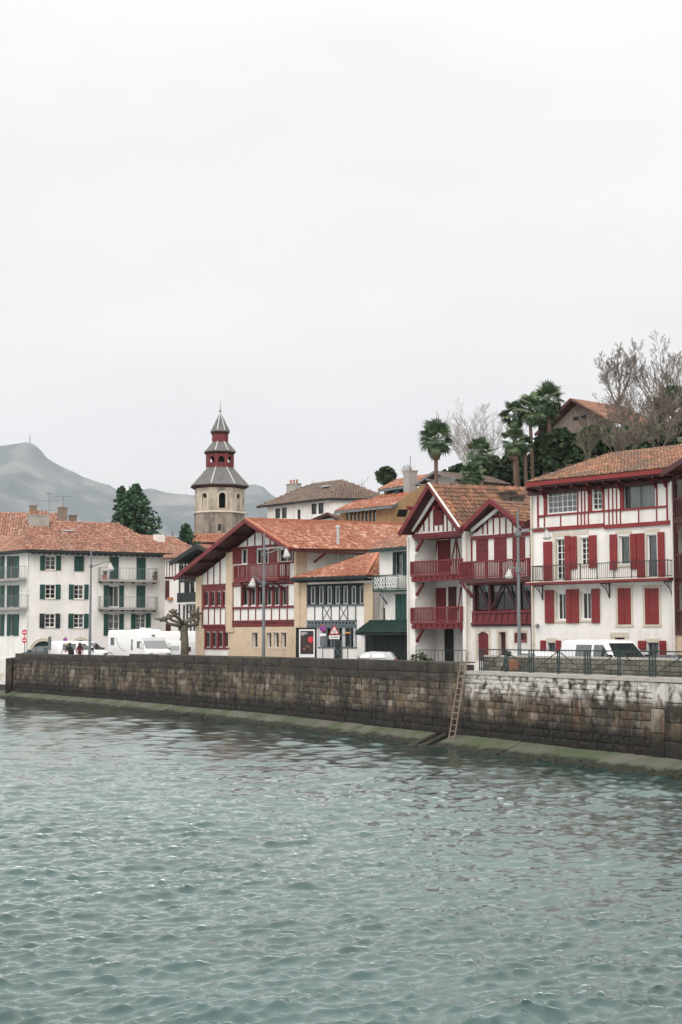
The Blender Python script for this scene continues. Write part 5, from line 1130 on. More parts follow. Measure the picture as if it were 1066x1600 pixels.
# ---------------------------------------------------------------- dark green gabled house in the lane
H = Fac('dark_gabled_house', 'black-green timbered gable house with a dark balcony half hidden behind the great gable', 'house', (276,132), (335,126.5), Z2)
u0 = H.loc(135,800).x; u1 = H.loc(420,800).x; ap_ = H.loc(272,424,-1.2); vl_ = H.loc(82,548,-1.2); s_ = (ap_.z-vl_.z)/(ap_.x-vl_.x); vrx = 2*ap_.x-vl_.x
H.win(215,690,250,835, greenblk, 1, 2, rec=.1)
H.wall([(u0,0),(u1,0),(u1,ap_.z-.5-(u1-ap_.x)*s_),(ap_.x,ap_.z-.5),(u0,ap_.z-.5-(ap_.x-u0)*s_)], plaster2); H.shell(u0,u1,0,vl_.z-.3,9,plaster2)
for x,a,c in ((140,560,1060),(158,560,680),(182,530,680),(205,510,680),(232,490,680),(262,470,680),(172,860,1050),(196,860,1050),(222,860,1050),(248,860,1050)): H.post(greenblk, x, a, c, 9, -.05,.03)
H.bx('timber', greenblk, 138,676,300,690, -.09,.03); H.bx('balcony_front', greenblk, 124,768,300,838, -.9,-.82); H.bx('balcony_floor', whitepnt, 124,840,300,848, -.92,0); H.bx('door', blackmat, 176,690,212,838, -.03,.02)
H.bx('timber', greenblk, 212,510,260,560, -.03,.02)
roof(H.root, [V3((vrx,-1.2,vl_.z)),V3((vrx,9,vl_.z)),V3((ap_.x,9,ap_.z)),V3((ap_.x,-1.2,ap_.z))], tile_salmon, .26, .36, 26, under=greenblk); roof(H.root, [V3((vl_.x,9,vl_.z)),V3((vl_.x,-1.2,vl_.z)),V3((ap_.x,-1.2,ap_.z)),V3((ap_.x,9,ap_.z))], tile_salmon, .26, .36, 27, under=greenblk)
barge(H.root, greenblk, V3((vl_.x-.05,-1.26,vl_.z-.14)), V3((ap_.x,-1.26,ap_.z-.1)), .4); barge(H.root, greenblk, V3((vrx+.05,-1.26,vl_.z-.14)), V3((ap_.x,-1.262,ap_.z-.1)), .4)

# ---------------------------------------------------------------- church tower
Z7 = (6.6625, 280, 620)
DT = 185.
def tpt(x, y): return atY(280+x/6.6625, 620+y/6.6625, DT)
pc = tpt(421,1200); tower = thing('church_tower', 'octagonal stone church tower with three tiers of grey slate roofs and red belfry', 'church tower', (pc.x, DT, GZ), math.radians(6.5+4.7))
mpp = DT/FPX/6.6625*1.0
Tz = lambda y: tpt(421,y).z-GZ
O8 = math.pi/8
def octo(b, rings): b.lathe([(r/math.cos(0)*1.0, z) for r,z in rings], seg=8, rot=O8-math.pi/2+0)
hw_ = lambda px_: px_/2*mpp     # half the seen width of an octagon is about its circumradius times .98
b = MB(); octo(b, [(hw_(548),-.5),(hw_(548),Tz(1225))]); b.build('tower_base', towerlow, tower)
b = MB(); octo(b, [(hw_(560),Tz(1226)),(hw_(572),Tz(1222)),(hw_(572),Tz(1212)),(hw_(552),Tz(1206))]); b.build('cornice', stonetrim, tower)
R8 = hw_(540); apo = R8*math.cos(O8); half = R8*math.sin(O8); zb0, zb1 = Tz(1207), Tz(955)
for k in range(8):
    a = -math.pi/2+k*math.pi/4; rot = Matrix.Rotation(a+math.pi/2, 4, 'Z')
    opn = k in (0,2,4,6); hwid = .42 if opn else .40; zs = Tz(1178) if opn else Tz(1190); ztop = Tz(1022)
    ring = [(-hwid,zs),(hwid,zs)]+[(hwid*math.cos(math.pi*j/8), ztop-hwid+hwid*math.sin(math.pi*j/8)) for j in range(9)]
    tri = tessellate_polygon([[V3((x,z,0)) for x,z in q] for q in ([(-half,zb0),(half,zb0),(half,zb1),(-half,zb1)], ring)]); fl = [(-half,zb0),(half,zb0),(half,zb1),(-half,zb1)]+ring
    b = MB(); b.add([(x,-apo,z) for x,z in fl], [tuple(t) for t in tri]); n_ = len(ring); dp = .5 if opn else .16
    b.add([(x,-apo,z) for x,z in ring]+[(x,-apo+dp,z) for x,z in ring], [(i,(i+1)%n_,n_+(i+1)%n_,n_+i) for i in range(n_)]+([] if opn else [tuple(n_+i for i in range(n_))]))
    o = b.build('wall', towerst, tower, fix=False); o.data.transform(rot)
    b = MB()
    for j in range(10):
        a0 = math.pi*j/10; a1 = math.pi*(j+1)/10-.02; q = [(r*math.cos(aa), ztop-hwid+r*math.sin(aa)) for aa,r in ((a0,hwid+.02),(a0,hwid+.24),(a1,hwid+.24),(a1,hwid+.02))]; b.prism(q, -apo-.05, -apo+.05)
    for s_ in (-1,1): b.box(s_*(hwid+.02), s_*(hwid+.24), -apo-.05, -apo+.05, zs, ztop-hwid)
    o2 = b.build('arch_surround', stonetrim, o); o2.data.transform(rot)
    if not opn:
        b = MB(); b.box(-.26,.26,-apo+.1,-apo+.16,Tz(1068),Tz(1030)); o3 = b.build('niche_opening', blackmat, o); o3.data.transform(rot)
b = MB(); octo(b, [(.6,zb0),(.6,zb1)]); b.build('bell_shaft', blackmat, tower)
def tier(y_base, wb, y_top, wt, th, mat=slate):
    b = MB(); octo(b, [(hw_(wb),Tz(y_base)),(hw_(wb)*.995,Tz(y_base)+.12),(hw_(wt),Tz(y_top))]); o = b.build('roof', mat, tower)
    for k in range(8):
        a = O8-math.pi/2+k*math.pi/4; r0 = hw_(wb)*.995; r1 = hw_(wt); b = MB(); b.bar((r0*math.cos(a),r0*math.sin(a),Tz(y_base)+.13),(r1*math.cos(a),r1*math.sin(a),Tz(y_top)+.03),.13,.07); b.build('hip_flashing', zinc, o)
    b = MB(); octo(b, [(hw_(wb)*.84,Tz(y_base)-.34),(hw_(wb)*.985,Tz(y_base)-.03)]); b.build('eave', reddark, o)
tier(940, 640, 742, 285, .2); tier(583, 348, 473, 168, .15); tier(370, 212, 160, 6, .1)
b = MB(); octo(b, [(hw_(270),Tz(742)-.05),(hw_(270),Tz(742)+.5)]); b.build('belfry_sill', red, tower)
rb = hw_(266)
for k in range(8):
    a = O8-math.pi/2+k*math.pi/4; a2 = a+math.pi/4; p = V3((rb*math.cos(a),rb*math.sin(a),0)); q = V3((rb*math.cos(a2),rb*math.sin(a2),0)); z0 = Tz(740); z1 = Tz(590)
    b = MB(); b.bar(p+V3((0,0,z0)), p+V3((0,0,z1)), .42); b.build('belfry_post', red, tower)
    b = MB(); b.bar(p+V3((0,0,Tz(700))), q+V3((0,0,Tz(700))), .16); b.bar(p+V3((0,0,Tz(603))), q+V3((0,0,Tz(603))), .3, .7); m_ = (p+q)/2
    for s_, c_ in ((p,.0),(q,.0)): b.bar(s_.lerp(m_,.16)+V3((0,0,Tz(655))), s_.lerp(m_,.75)+V3((0,0,Tz(618))), .22)
    b.build('belfry_arch', red, tower)
b = MB(); octo(b, [(.25,Tz(742)),(.25,Tz(650)),(.1,Tz(640))]); b.lathe([(.75,Tz(690)),(.6,Tz(680)),(.42,Tz(640)),(.2,Tz(632))], seg=10); b.build('bell', blackmat, tower)
b = MB(); octo(b, [(hw_(178),Tz(474)-.05),(hw_(178),Tz(372))]); b.build('lantern', red, tower)
b = MB(); b.lathe([(.18,Tz(175)),(.10,Tz(158)),(.05,Tz(125)),(.012,Tz(40))], seg=6); b.lathe([(.03,Tz(160)),(.22,Tz(150)),(.03,Tz(142))], seg=8); b.build('spire_mast', metalgrey, tower)
b = MB(); b.box(-hw_(548)*.1-.2,-hw_(548)*.1+.2,-hw_(548)*math.cos(O8)-.02,-hw_(548)*math.cos(O8)+.1,Tz(1410),Tz(1345)); b.build('slit_window', blackmat, tower)
# church nave roof at the tower's foot
H = Fac('church_nave', 'low church building with orange tiled roof at the foot of the octagonal tower', 'church', (300,178), (410,176), Z7)
e0 = H.loc(120,1520,0); e1 = H.loc(760,1520,0); r0 = H.loc(150,1425,4); 
H.wall([(e0.x,0),(e1.x,0),(e1.x,e0.z-.1),(e0.x,e0.z-.1)], plasterg, w=.4); H.shell(e0.x,e1.x,0,e0.z-.1,6,plasterg,w=.4)
roof(H.root, [V3((e0.x-.3,-.3,e0.z)),V3((e1.x,-.3,e0.z)),V3((e1.x,4,r0.z)),V3((r0.x,4,r0.z))], tile_salmon, .3, .4, 28)

# ---------------------------------------------------------------- white house with brown hip roof behind
Z8 = (4.1, 400, 720)
H = Fac('white_hill_house', 'plain white house with grey-brown hip roof standing on the slope behind', 'house', (417,149), (517.3,141), Z8, base=6)
G = Fac('x', None, None, (517.3,141), (600,141.5), Z8, root=H.root, base=6)
u1 = H.W; zt = H.loc(280,265).z
for a in ((124,305,155,368),(165,300,197,368),(266,312,286,380),(356,275,388,342),(400,270,433,340)): H.win(*a, greenblk, 1, 1, fw=.12, rec=.06)
H.wall([(0,0),(u1,0),(u1,zt),(0,zt)], plaster); w2 = Vector((G.o.x+G.t.x*G.W, G.o.y+G.t.y*G.W, 6)); Hi = H.root.matrix_basis.inverted(); w2l = Hi @ w2; bk_ = V3((w2l.x-u1, w2l.y, 0))
b = MB(); b.add([(u1,0,0),(w2l.x,w2l.y,0),(w2l.x,w2l.y,zt),(u1,0,zt)], [(0,1,2,3)]); b.add([(0,0.01,0),(bk_.x,bk_.y,0),(bk_.x,bk_.y,zt),(0,0.01,zt)], [(0,1,2,3)]); b.add([(bk_.x,bk_.y,0),(w2l.x,w2l.y,0),(w2l.x,w2l.y,zt),(bk_.x,bk_.y,zt)], [(0,1,2,3)]); b.build('wall', plaster, H.root)
o_ = .7; dn = bk_.normalized(); e0 = V3((-o_,0,zt))-dn*o_; e1 = V3((u1+o_*.6,0,zt))-dn*o_; e2 = e1+bk_+dn*2*o_; e3 = e0+bk_+dn*2*o_
ra = Hi @ wl(H,300,168,5); rb_ = Hi @ wl(H,628,116,8); mid0 = (e0+e3)/2; mid1 = (e1+e2)/2; rh = (Hi @ wl(H,460,142,4.5)).z
ra = mid0+(mid1-mid0)*.32; rb_ = mid0+(mid1-mid0)*.78; 
c0_ = wl(H,628,116,bk_.y/2); rh = c0_.z-6; ra.z = rb_.z = rh
roof(H.root, [e0,e1,rb_,ra], tile_grey, .26, .36, 29); roof(H.root, [e1,e2,rb_], tile_grey, .26, .36, 30); roof(H.root, [e3,e0,ra], tile_grey, .26, .36, 31); roof(H.root, [e2,e3,ra,rb_], tile_grey, .3, .4, 32, lay=False)
stick('fascia', greenblk, H.root, e0+V3((0,0,-.1)), e1+V3((0,0,-.1)), .2, .06); stick('fascia', greenblk, H.root, e1+V3((0,0,-.1)), e2+V3((0,0,-.1)), .2, .06)
p = Hi @ wl(H,243,190,6.5); chimney(H.root, p.x, p.y, p.z-1.5, p.z+.75, 1.6, .8, concrete, 3)
b = MB(); a_ = (e0+e1)/2*.35+(ra+rb_)/2*.65; b.bar(a_+V3((1.5,0,.15)), a_+V3((2.6,0,.15)), .6, .12); b.build('roof_window', zinc, H.root)
# small gabled roof in front of it
H = Fac('small_gabled_house', 'little house with only a shallow brown gable showing before the plain white house', 'house', (478,128), (535,125.5), Z8, base=5)
ap_ = H.loc(462,338,-.5); vl_ = H.loc(325,392,-.5); vr_ = H.loc(540,385,-.5)
H.wall([(vl_.x+.8,0),(vr_.x-.6,0),(vr_.x-.6,vr_.z),(ap_.x,ap_.z-.35),(vl_.x+.8,vl_.z+.15)], plaster2); H.shell(vl_.x+.8,vr_.x-.6,0,vl_.z,6,plaster2)
roof(H.root, [V3((vr_.x,-.5,vr_.z)),V3((vr_.x,6,vr_.z)),V3((ap_.x,6,ap_.z)),V3((ap_.x,-.5,ap_.z))], tile_grey, .26, .36, 33); roof(H.root, [V3((vl_.x,6,vl_.z)),V3((vl_.x,-.5,vl_.z)),V3((ap_.x,-.5,ap_.z)),V3((ap_.x,6,ap_.z))], tile_grey, .26, .36, 34)
barge(H.root, reddark, V3((vl_.x,-.55,vl_.z-.05)), V3((ap_.x,-.55,ap_.z)), .22); barge(H.root, reddark, V3((vr_.x,-.55,vr_.z-.05)), V3((ap_.x,-.552,ap_.z)), .22)
# ochre house under a salmon roof
H = Fac('ochre_house', 'ochre boarded house with a long strip of dark windows and salmon tiled roof', 'house', (531,124), (612,119), Z8, base=6)
G = Fac('x', None, None, (612,119), (645,121), Z8, root=H.root, base=6)
u1 = H.W; zt = H.loc(700,305).z; x0 = 575
u0_,u1_,z0_,z1_ = H.hole(576,320,770,400); H.wall([(0,0),(u1,0),(u1,zt),(0,zt)], orangew)
for k in range(8): x = 576+k*194/8; H.bx('window_post', orangew, x-3,320,x+4,400, -.01,.15)
g = MB(); g.poly([(u0_,.1,z0_),(u1_,.1,z0_),(u1_,.1,z1_),(u0_,.1,z1_)]); g.build('pane', carglass, H.root)
Hi = H.root.matrix_basis.inverted(); w2 = Hi @ Vector((G.o.x+G.t.x*G.W*1.6, G.o.y+G.t.y*G.W*1.6, 6))
b = MB(); b.add([(u1,0,0),(w2.x,w2.y,0),(w2.x,w2.y,zt+2.2),(u1,0,zt)], [(0,1,2,3)]); b.add([(0,.01,0),(0,7,0),(0,7,zt),(0,.01,zt)], [(0,1,2,3)]); b.build('wall', orangew, H.root)
pa = Hi @ wl(G,905,350,-.02); pb = Hi @ wl(G,960,350,-.02); stick('window', blackmat, H.root, pa, pb, 1.1, .08)
e0 = H.loc(504,318,-.8); e1 = H.loc(868,292,-.8); ze = (e0.z+e1.z)/2; t1 = Hi @ wl(H,1000,215,5); t0 = Hi @ wl(H,640,262,5); zz_ = (t1.z+t0.z)/2
e1v = V3((e1.x,-.8,ze)); e0v = V3((e0.x,-.8,ze)); t1v = V3((t1.x,5,zz_)); t0v = V3((t0.x,5,zz_))
roof(H.root, [e0v,e1v,t1v,t0v], tile_salmon, .22, .32, 35); stick('fascia', metalgrey, H.root, e0v+V3((0,-.04,-.12)), e1v+V3((0,-.04,-.12)), .22, .06); stick('barge_board', metalgrey, H.root, e1v+V3((.04,0,-.12)), t1v+V3((.04,0,-.12)), .24, .08, up=(1,0,0))
for k in range(26): f_ = k/25; p = t0v.lerp(t1v, .35+.62*f_)+V3((0,-.25*random.random(),.1)); q = p+V3((.32,random.uniform(-.1,.1),random.uniform(-.05,.15))); stick('loose_tile', terracotta, H.root, p, q, .2, .1)
# grey house above it
H = Fac('grey_upper_house', 'grey rendered house with a tall square chimney rising in front of its salmon roof', 'house', (596,132), (672,126), Z8, base=6)
Hi = H.root.matrix_basis.inverted(); zt = H.loc(870,190).z; u1 = H.loc(1064,200).x
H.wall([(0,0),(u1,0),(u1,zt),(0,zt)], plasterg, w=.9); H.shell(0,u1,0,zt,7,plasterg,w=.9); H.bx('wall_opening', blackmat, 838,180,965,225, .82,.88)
H.bx('tarp_pole', bluecloth, 880,200,884,204, .5,.6); stick('blue_tarp', bluecloth, H.root, H.loc(872,216,.4), H.loc(945,172,.4), .14, .08)
e0 = H.loc(786,180,-.3); e1 = H.loc(1020,156,-.3); t0 = H.loc(905,112,4.5); t1 = H.loc(1110,95,4.5); ze = (e0.z+e1.z)/2; zr = (t0.z+t1.z)/2
roof(H.root, [V3((e0.x,-.3,ze)),V3((e1.x+.6,-.3,ze)),V3((t1.x,4.5,zr)),V3((t0.x,4.5,zr))], tile_salmon, .24, .34, 36); piece('fascia', metalgrey, H.root, e0.x, e1.x+.6, -.36,-.28, ze-.22, ze-.02)
u0,u1_,z0,z1 = H.rect(966,62,1014,205,-.9); chimney(H.root, (u0+u1_)/2, -.9, z0-3, z1, (u1_-u0)*.8, .9, concrete)
b = MB(); b.bar(((u0+u1_)/2,-.9,z1),((u0+u1_)/2,-.9,z1+1.3),.05); b.build('chimney_mast', metalgrey, H.root)
# roof right of it, behind the palm
Z6 = (2.502, 640, 510)
H = Fac('dark_gabled_cottage', 'small grey gable with dark open eaves behind the lone palm trunk', 'house', (664,124), (712,121), Z6, base=6)
ap_ = H.loc(100,568,-.6); vl_ = H.loc(20,606,-.6); vr_ = H.loc(182,612,-.6); s_ = .5*((ap_.z-vl_.z)/(ap_.x-vl_.x)+(ap_.z-vr_.z)/(vr_.x-ap_.x)); zl = ap_.z-s_*(ap_.x-vl_.x); zr = ap_.z-s_*(vr_.x-ap_.x)
H.wall([(vl_.x+.4,0),(vr_.x-.4,0),(vr_.x-.4,zr),(ap_.x,ap_.z-.3),(vl_.x+.4,zl)], plasterg); H.shell(vl_.x+.4,vr_.x-.4,0,zr,6,plasterg)
roof(H.root, [V3((vr_.x,-.6,zr)),V3((vr_.x,6,zr)),V3((ap_.x,6,ap_.z)),V3((ap_.x,-.6,ap_.z))], tile_grey, .26, .36, 37); roof(H.root, [V3((vl_.x,6,zl)),V3((vl_.x,-.6,zl)),V3((ap_.x,-.6,ap_.z)),V3((ap_.x,6,ap_.z))], tile_salmon, .26, .36, 38)
barge(H.root, metalgrey, V3((vl_.x,-.66,zl-.05)), V3((ap_.x,-.66,ap_.z)), .2); barge(H.root, metalgrey, V3((vr_.x,-.66,zr-.05)), V3((ap_.x,-.662,ap_.z)), .2)
for k in range(5): f_ = (k+.5)/5; u = vl_.x+(vr_.x-vl_.x)*f_; z = ap_.z-s_*abs(u-ap_.x)-.2; stick('rafter', plaster2, H.root, (u,-.6,z), (u,.1,z), .1, .12, up=(0,0,1))
# barn on the hilltop
bzz = hill_z(26,150)-2
H = Fac('hilltop_barn', 'weathered board barn with reddish tiled roof on top of the wooded hill', 'barn', (838,156), (956,148), Z6, base=bzz)
ap_ = H.loc(632,284,-1); vl_ = H.loc(492,422,-1); vr_ = H.loc(792,372,-1); zL = vl_.z; sR = (ap_.z-vr_.z)/(vr_.x-ap_.x); sL = (ap_.z-vl_.z)/(ap_.x-vl_.x)
b0_ = vl_.x+.6; b1_ = vr_.x-.5; gz_ = lambda u: ap_.z-.35-(sL*(ap_.x-u) if u < ap_.x else sR*(u-ap_.x))
H.wall([(b0_,0),(b1_,0),(b1_,gz_(b1_)),(ap_.x,gz_(ap_.x)),(b0_,gz_(b0_))], oldwood); H.shell(b0_,b1_,0,gz_(b0_)-.2,9,oldwood,top=False)
n_ = 34
for k in range(n_):
    u0 = b0_+(b1_-b0_)*k/n_; u1 = b0_+(b1_-b0_)*(k+1)/n_; zt = gz_((u0+u1)/2)-.15; piece('plank', oldwood, H.root, u0+.02, u1-.02, -.05-.02*(k%2), -.01, 0, zt)
H.bx('barn_opening', blackmat, 640,350,690,365, -.12,-.06)
bk_ = H.atu(852,302,ap_.x); D = max(6,min(14,bk_.y))
roof(H.root, [V3((vr_.x,-1,vr_.z)),V3((vr_.x,D,vr_.z)),V3((ap_.x,D,ap_.z)),V3((ap_.x,-1,ap_.z))], tile_old, .28, .38, 39); roof(H.root, [V3((vl_.x,D,vl_.z)),V3((vl_.x,-1,vl_.z)),V3((ap_.x,-1,ap_.z)),V3((ap_.x,D,ap_.z))], tile_salmon, .28, .38, 40, lay=False)
barge(H.root, reddark, V3((vl_.x,-1.05,vl_.z-.1)), V3((ap_.x,-1.05,ap_.z-.05)), .35); barge(H.root, reddark, V3((vr_.x,-1.05,vr_.z-.1)), V3((ap_.x,-1.052,ap_.z-.05)), .3)

# ================================================================== STREET AND QUAYSIDE
# low stone parapet of the road behind the railing
par = thing('road_parapet', 'low mossy rubble wall between the railed walkway and the road', 'wall', (*QL.at(S_LAD+4,-1.5), 3.3)); PO = Vector(par.location)
parm = M('parapet_stone', [(.10,.09,.072),(.17,.155,.125),(.22,.20,.165)], 1.6, .95, bump=.4, tone='obj', fine=((.05,.06,.035), 1.4, (1,1,.6), .5, .75, .7))
b = MB(); plan_ribbon(b, S_LAD-.5, QL.L+8, [(-1.5,2.9),(-1.5,4.08),(-1.85,4.08),(-1.85,2.9)]); b.v = [(x-PO.x,y-PO.y,z-PO.z) for x,y,z in b.v]; b.build('wall_core', mortar, par)
pb = [block_mesh('stone', parm, 40+k) for k in range(5)]
for r_, z0 in enumerate((3.42, 3.64, 3.86)):
    s_ = S_LAD-.5
    while s_ < QL.spx(1066)+3:
        ln = random.uniform(.35,.75); a = QL.at(s_+.01,-1.50); c = QL.at(s_+ln-.01,-1.50); d = c-a
        o = link('stone', random.choice(pb), par); o.matrix_local = Matrix.Translation(-PO) @ Matrix.Translation((*((a+c)/2), z0+.11)) @ Matrix.Rotation(math.atan2(d.y,d.x),4,'Z') @ Matrix.Diagonal((d.length,random.uniform(.04,.07),.205,1)); s_ += ln
s_ = S_LAD-.5
while s_ < QL.spx(1066)+4:
    ln = 1.5; b = MB(); plan_ribbon(b, s_+.006, s_+ln-.006, [(-1.4,4.082),(-1.4,4.17),(-1.92,4.17),(-1.92,4.082)], 5); b.v = [(x-PO.x,y-PO.y,z-PO.z) for x,y,z in b.v]; b.build('coping_stone', cop_pale, par); s_ += ln
walk = MB(); plan_ribbon(walk, S_LAD+.06, QL.L+12, [(-.951,3.2),(-.951,3.44),(-1.52,3.44),(-1.52,3.2)]); props(walk.build('walkway', concrete), None, None, None, 'structure')

# railing along the walkway
fence = thing('quay_railing', 'dark green iron railing with paired posts and diagonal braces along the quay edge', 'railing', (*QL.at(S_LAD+1.2,-.35), 3.46)); FO = Vector(fence.location)
s0 = QL.spx(742); s1 = QL.spx(1066)+14; n_ = max(1, round((s1-s0)/1.95)); hF = .98
def fp(s_, z): p = QL.at(s_, -.35); return V3((p.x-FO.x, p.y-FO.y, z))
for i in range(n_+1):
    s_ = s0+(s1-s0)*i/n_; b = MB()
    for d in ((-.16,0,.16) if i%2 == 0 else (-.07,.07)): b.bar(fp(s_+d,0), fp(s_+d,hF+.02), .055)
    b.bar(fp(s_-.16,hF*.5), fp(s_+.16,hF*.5), .04); b.bar(fp(s_-.16,.12), fp(s_+.16,.12), .04)
    b.build('railing_post', irongrn, fence)
    if i < n_:
        s2 = s0+(s1-s0)*(i+1)/n_; b = MB(); b.bar(fp(s_,hF), fp(s2,hF), .05); b.bar(fp(s_,.1), fp(s2,.1), .035); b.build('rail', irongrn, fence)
        b = MB(); (b.bar(fp(s_+.15,.1), fp(s2-.15,hF-.1), .035) if i%2 == 0 else b.bar(fp(s_+.15,hF-.1), fp(s2-.15,.1), .035)); b.build('brace', irongrn, fence)
        b = MB(); 
        for k in range(1,8): b.bar(fp(s_+(s2-s_)*k/8,.1), fp(s_+(s2-s_)*k/8,hF), .010)
        b.build('bars', irongrn, fence, 'stuff')

# ladder
sL0 = QL.spx(722); sL1 = QL.spx(733)
lp = lambda px, py, off, z: None
base = QL.at(S_LAD-.15, .55); topp = QL.at(S_LAD+.05, -.02)
ladder = thing('ladder', 'narrow metal ladder leaning against the quay wall above the apron', 'ladder', (base.x, base.y, .30)); LO = Vector(ladder.location)
tg = (QL.at(S_LAD+.3)-QL.at(S_LAD-.3)).normalized(); up_ = V3((topp.x-base.x, topp.y-base.y, 3.88-.30)); 
sides = []
for sgn in (-1, 1):
    o_ = V3((tg.x,tg.y,0))*.24*sgn; b = MB(); b.bar(o_, o_+up_*(1.03 if sgn < 0 else 1.12), .042, .035, up=(tg.x,tg.y,0)); b.build('ladder_rail', ladderm, ladder)
for k in range(13):
    f_ = .035+k*.077; b = MB(); b.tube([-V3((tg.x,tg.y,0))*.24+up_*f_, V3((tg.x,tg.y,0))*.24+up_*f_], .018, 6); b.build('rung', ladderm, ladder)

# street lamps: one built, the others copied and turned
def street_lamp(label, px, py_top, Y, lamps, r0=.14, ss=.8):
    p = atY(px, 1010, Y); z1 = atY(px, py_top, Y).z; t = thing('street_lamp', label, 'street lamp', (p.x, Y, GZ), 0, 'grey street lamps along the quay')
    b = MB(); h_ = z1-GZ; b.tube([(0,0,0),(0,0,h_*.3),(0,0,h_)], [r0*1.25,r0,r0*.55], 10); b.lathe([(r0*2,0),(r0*2,.1),(r0*1.3,.35)], seg=10); b.lathe([(r0*.6,h_),(r0*.45,h_+.08),(.02,h_+.14)], seg=8); b.build('pole', metalgrey, t)
    for (lx, ly, ya) in lamps:
        q = atY(lx, ly, Y); dx = q.x-p.x; zq = q.z-GZ; za = atY(px, ya, Y).z-GZ; s_ = 1 if dx > 0 else -1
        b = MB(); b.tube([(0,0,za),(dx*.35,0,za+.14*(1 if abs(dx)>1 else .5)),(dx*.75,0,zq+.72*ss+.05),(dx*.98,0,zq+.70*ss)], [.05,.042,.036,.036], 7); b.lathe([(.15,-.12),(.15,.12)], (0,0,za), 9); b.build('arm', metalgrey, t)
        c_ = V3((dx,0,zq)); ax = V3((s_*.12,-.10,-1)).normalized(); rot = ax.to_track_quat('-Z','Y').to_matrix().to_4x4()
        sh_ = MB(); sh_.lathe([(.09,.62),(.13,.60),(.15,.42),(.20,.38),(.32,.05),(.42,-.16),(.43,-.20),(.40,-.19),(.30,.04)], seg=16, cap=False); o = sh_.build('lamp_shade', lampwhite, t, smooth=True); o.matrix_local = Matrix.Translation(c_) @ rot @ Matrix.Scale(ss, 4)
        b = MB(); b.lathe([(.39,-.17),(.37,-.24),(.25,-.30),(.02,-.32)], seg=14); g = b.build('diffuser', signwhite, o, smooth=True)
        b = MB(); b.lathe([(.10,.46),(.12,.66),(.05,.74)], seg=10); b.build('neck', metalgrey, o)
    return t
street_lamp('single-armed grey lamp post in front of the green-shuttered block', 140.5, 862, 117, [(173,888,885)], .11, .72)
street_lamp('two-armed grey lamp post in front of the great gabled house', 412, 836, 93, [(448,867,866),(394.5,913,911)], .105, .64)
street_lamp('two-armed grey lamp post between the twin gabled house and the shuttered house', 811.5, 798, 66.5, [(855,838,833),(795.5,899,890)], .088, .48)

# signs
def sign_post(label, px, Y, py_top, discs, col=metalgrey, name='traffic_sign', cat='road sign', group=None):
    p = atY(px, 1010, Y); t = thing(name, label, cat, (p.x, Y, GZ), math.atan2(-p.x, Y)*-1, group); h_ = atY(px, py_top, Y).z-GZ
    b = MB(); b.tube([(0,0,0),(0,0,h_)], .035, 7); b.build('post', col, t); return t, p
def disc(b, z, r, y, seg=20):
    b.add([(r*math.cos(2*math.pi*k/seg),y,z+r*math.sin(2*math.pi*k/seg)) for k in range(seg)]+[(r*math.cos(2*math.pi*k/seg),y+.02,z+r*math.sin(2*math.pi*k/seg)) for k in range(seg)], [tuple(range(seg)), tuple(seg+k for k in reversed(range(seg)))]+[(k,seg+k,seg+(k+1)%seg,(k+1)%seg) for k in range(seg)])
t, p = sign_post('post with two red no-entry discs, one above the other, at the wall end', 38.5, 124, 983, 0)
for y_ in (988, 1000.5):
    z = atY(38,y_,124).z-GZ; b = MB(); disc(b, z, .23, -.08); o = b.build('sign_plate', signred, t); b = MB(); b.box(-.16,.16,-.09,-.082,z-.04,z+.04); b.build('white_bar', signwhite, o)
t, p = sign_post('round blue no-parking sign with red rim above the white camper by the block', 102.5, 121, 994, 0)
def noparking(t, z, r):
    b = MB(); disc(b, z, r, -.08); o = b.build('sign_plate', signred, t); b = MB(); disc(b, z, r*.8, -.10); b.build('sign_face', signblue, o); b = MB(); b.bar((-r*.55,-.103,z+r*.55),(r*.55,-.103,z-r*.55),.02,r*.2,up=(1,0,1)); b.build('red_bar', signred, o)
    return o
noparking(t, atY(102,1000,121).z-GZ, .2)
t, p = sign_post('dark grey back of a narrow upright sign beside the arched doorway', 78, 120, 1000, 0)
b = MB(); z0 = atY(78,1016,120).z-GZ; z1 = atY(78,996,120).z-GZ; b.box(-.14,.14,-.08,-.04,z0,z1); b.lathe([(.14,0),(.08,.1)], (0,-.06,z1), 8); b.build('sign_plate', signback, t)
t, p = sign_post('no-parking sign with red rim and white plate in front of the low annex', 504.5, 88, 975, 0)
z = atY(504,982,88).z-GZ; noparking(t, z, .2); b = MB(); b.box(-.19,.19,-.08,-.05,z-.46,z-.30); b.build('plate', signwhite, t); b = MB(); b.box(-.17,.17,-.075,-.045,z-1.10,z-.50); b.build('plate', signback, t)
t, p = sign_post('red-rimmed warning triangle with white plate below, in front of the low annex', 522.5, 87.5, 974, 0)
z = atY(522,985,87.5).z-GZ
def tri(b, cz, r, y0, y1): b.prism([(r*math.sin(a), cz+r*math.cos(a)) for a in (0, 2*math.pi/3, 4*math.pi/3)], y0, y1)
b = MB(); tri(b, z-.05, .38, -.08, -.05); o = b.build('sign_plate', signred, t); b = MB(); tri(b, z-.05, .26, -.09, -.082); b.build('sign_face', signwhite, o)
b = MB(); b.bar((-.10,-.094,z-.12),(.02,-.094,z+.06),.01,.05,up=(1,0,0)); b.bar((.02,-.094,z-.16),(.10,-.094,z-.02),.01,.05,up=(1,0,0)); b.build('symbol', signback, o)
b = MB(); b.box(-.32,.32,-.08,-.05,z-.52,z-.30); pl = b.build('plate', signwhite, t); b = MB()
for k in range(5): b.box(-.24+k*.10,-.17+k*.10,-.086,-.081,z-.45,z-.37)
b.build('lettering', signback, pl)
t, p = sign_post('slim post with two small dark signal boxes and an orange band', 543.5, 89, 980, 0)
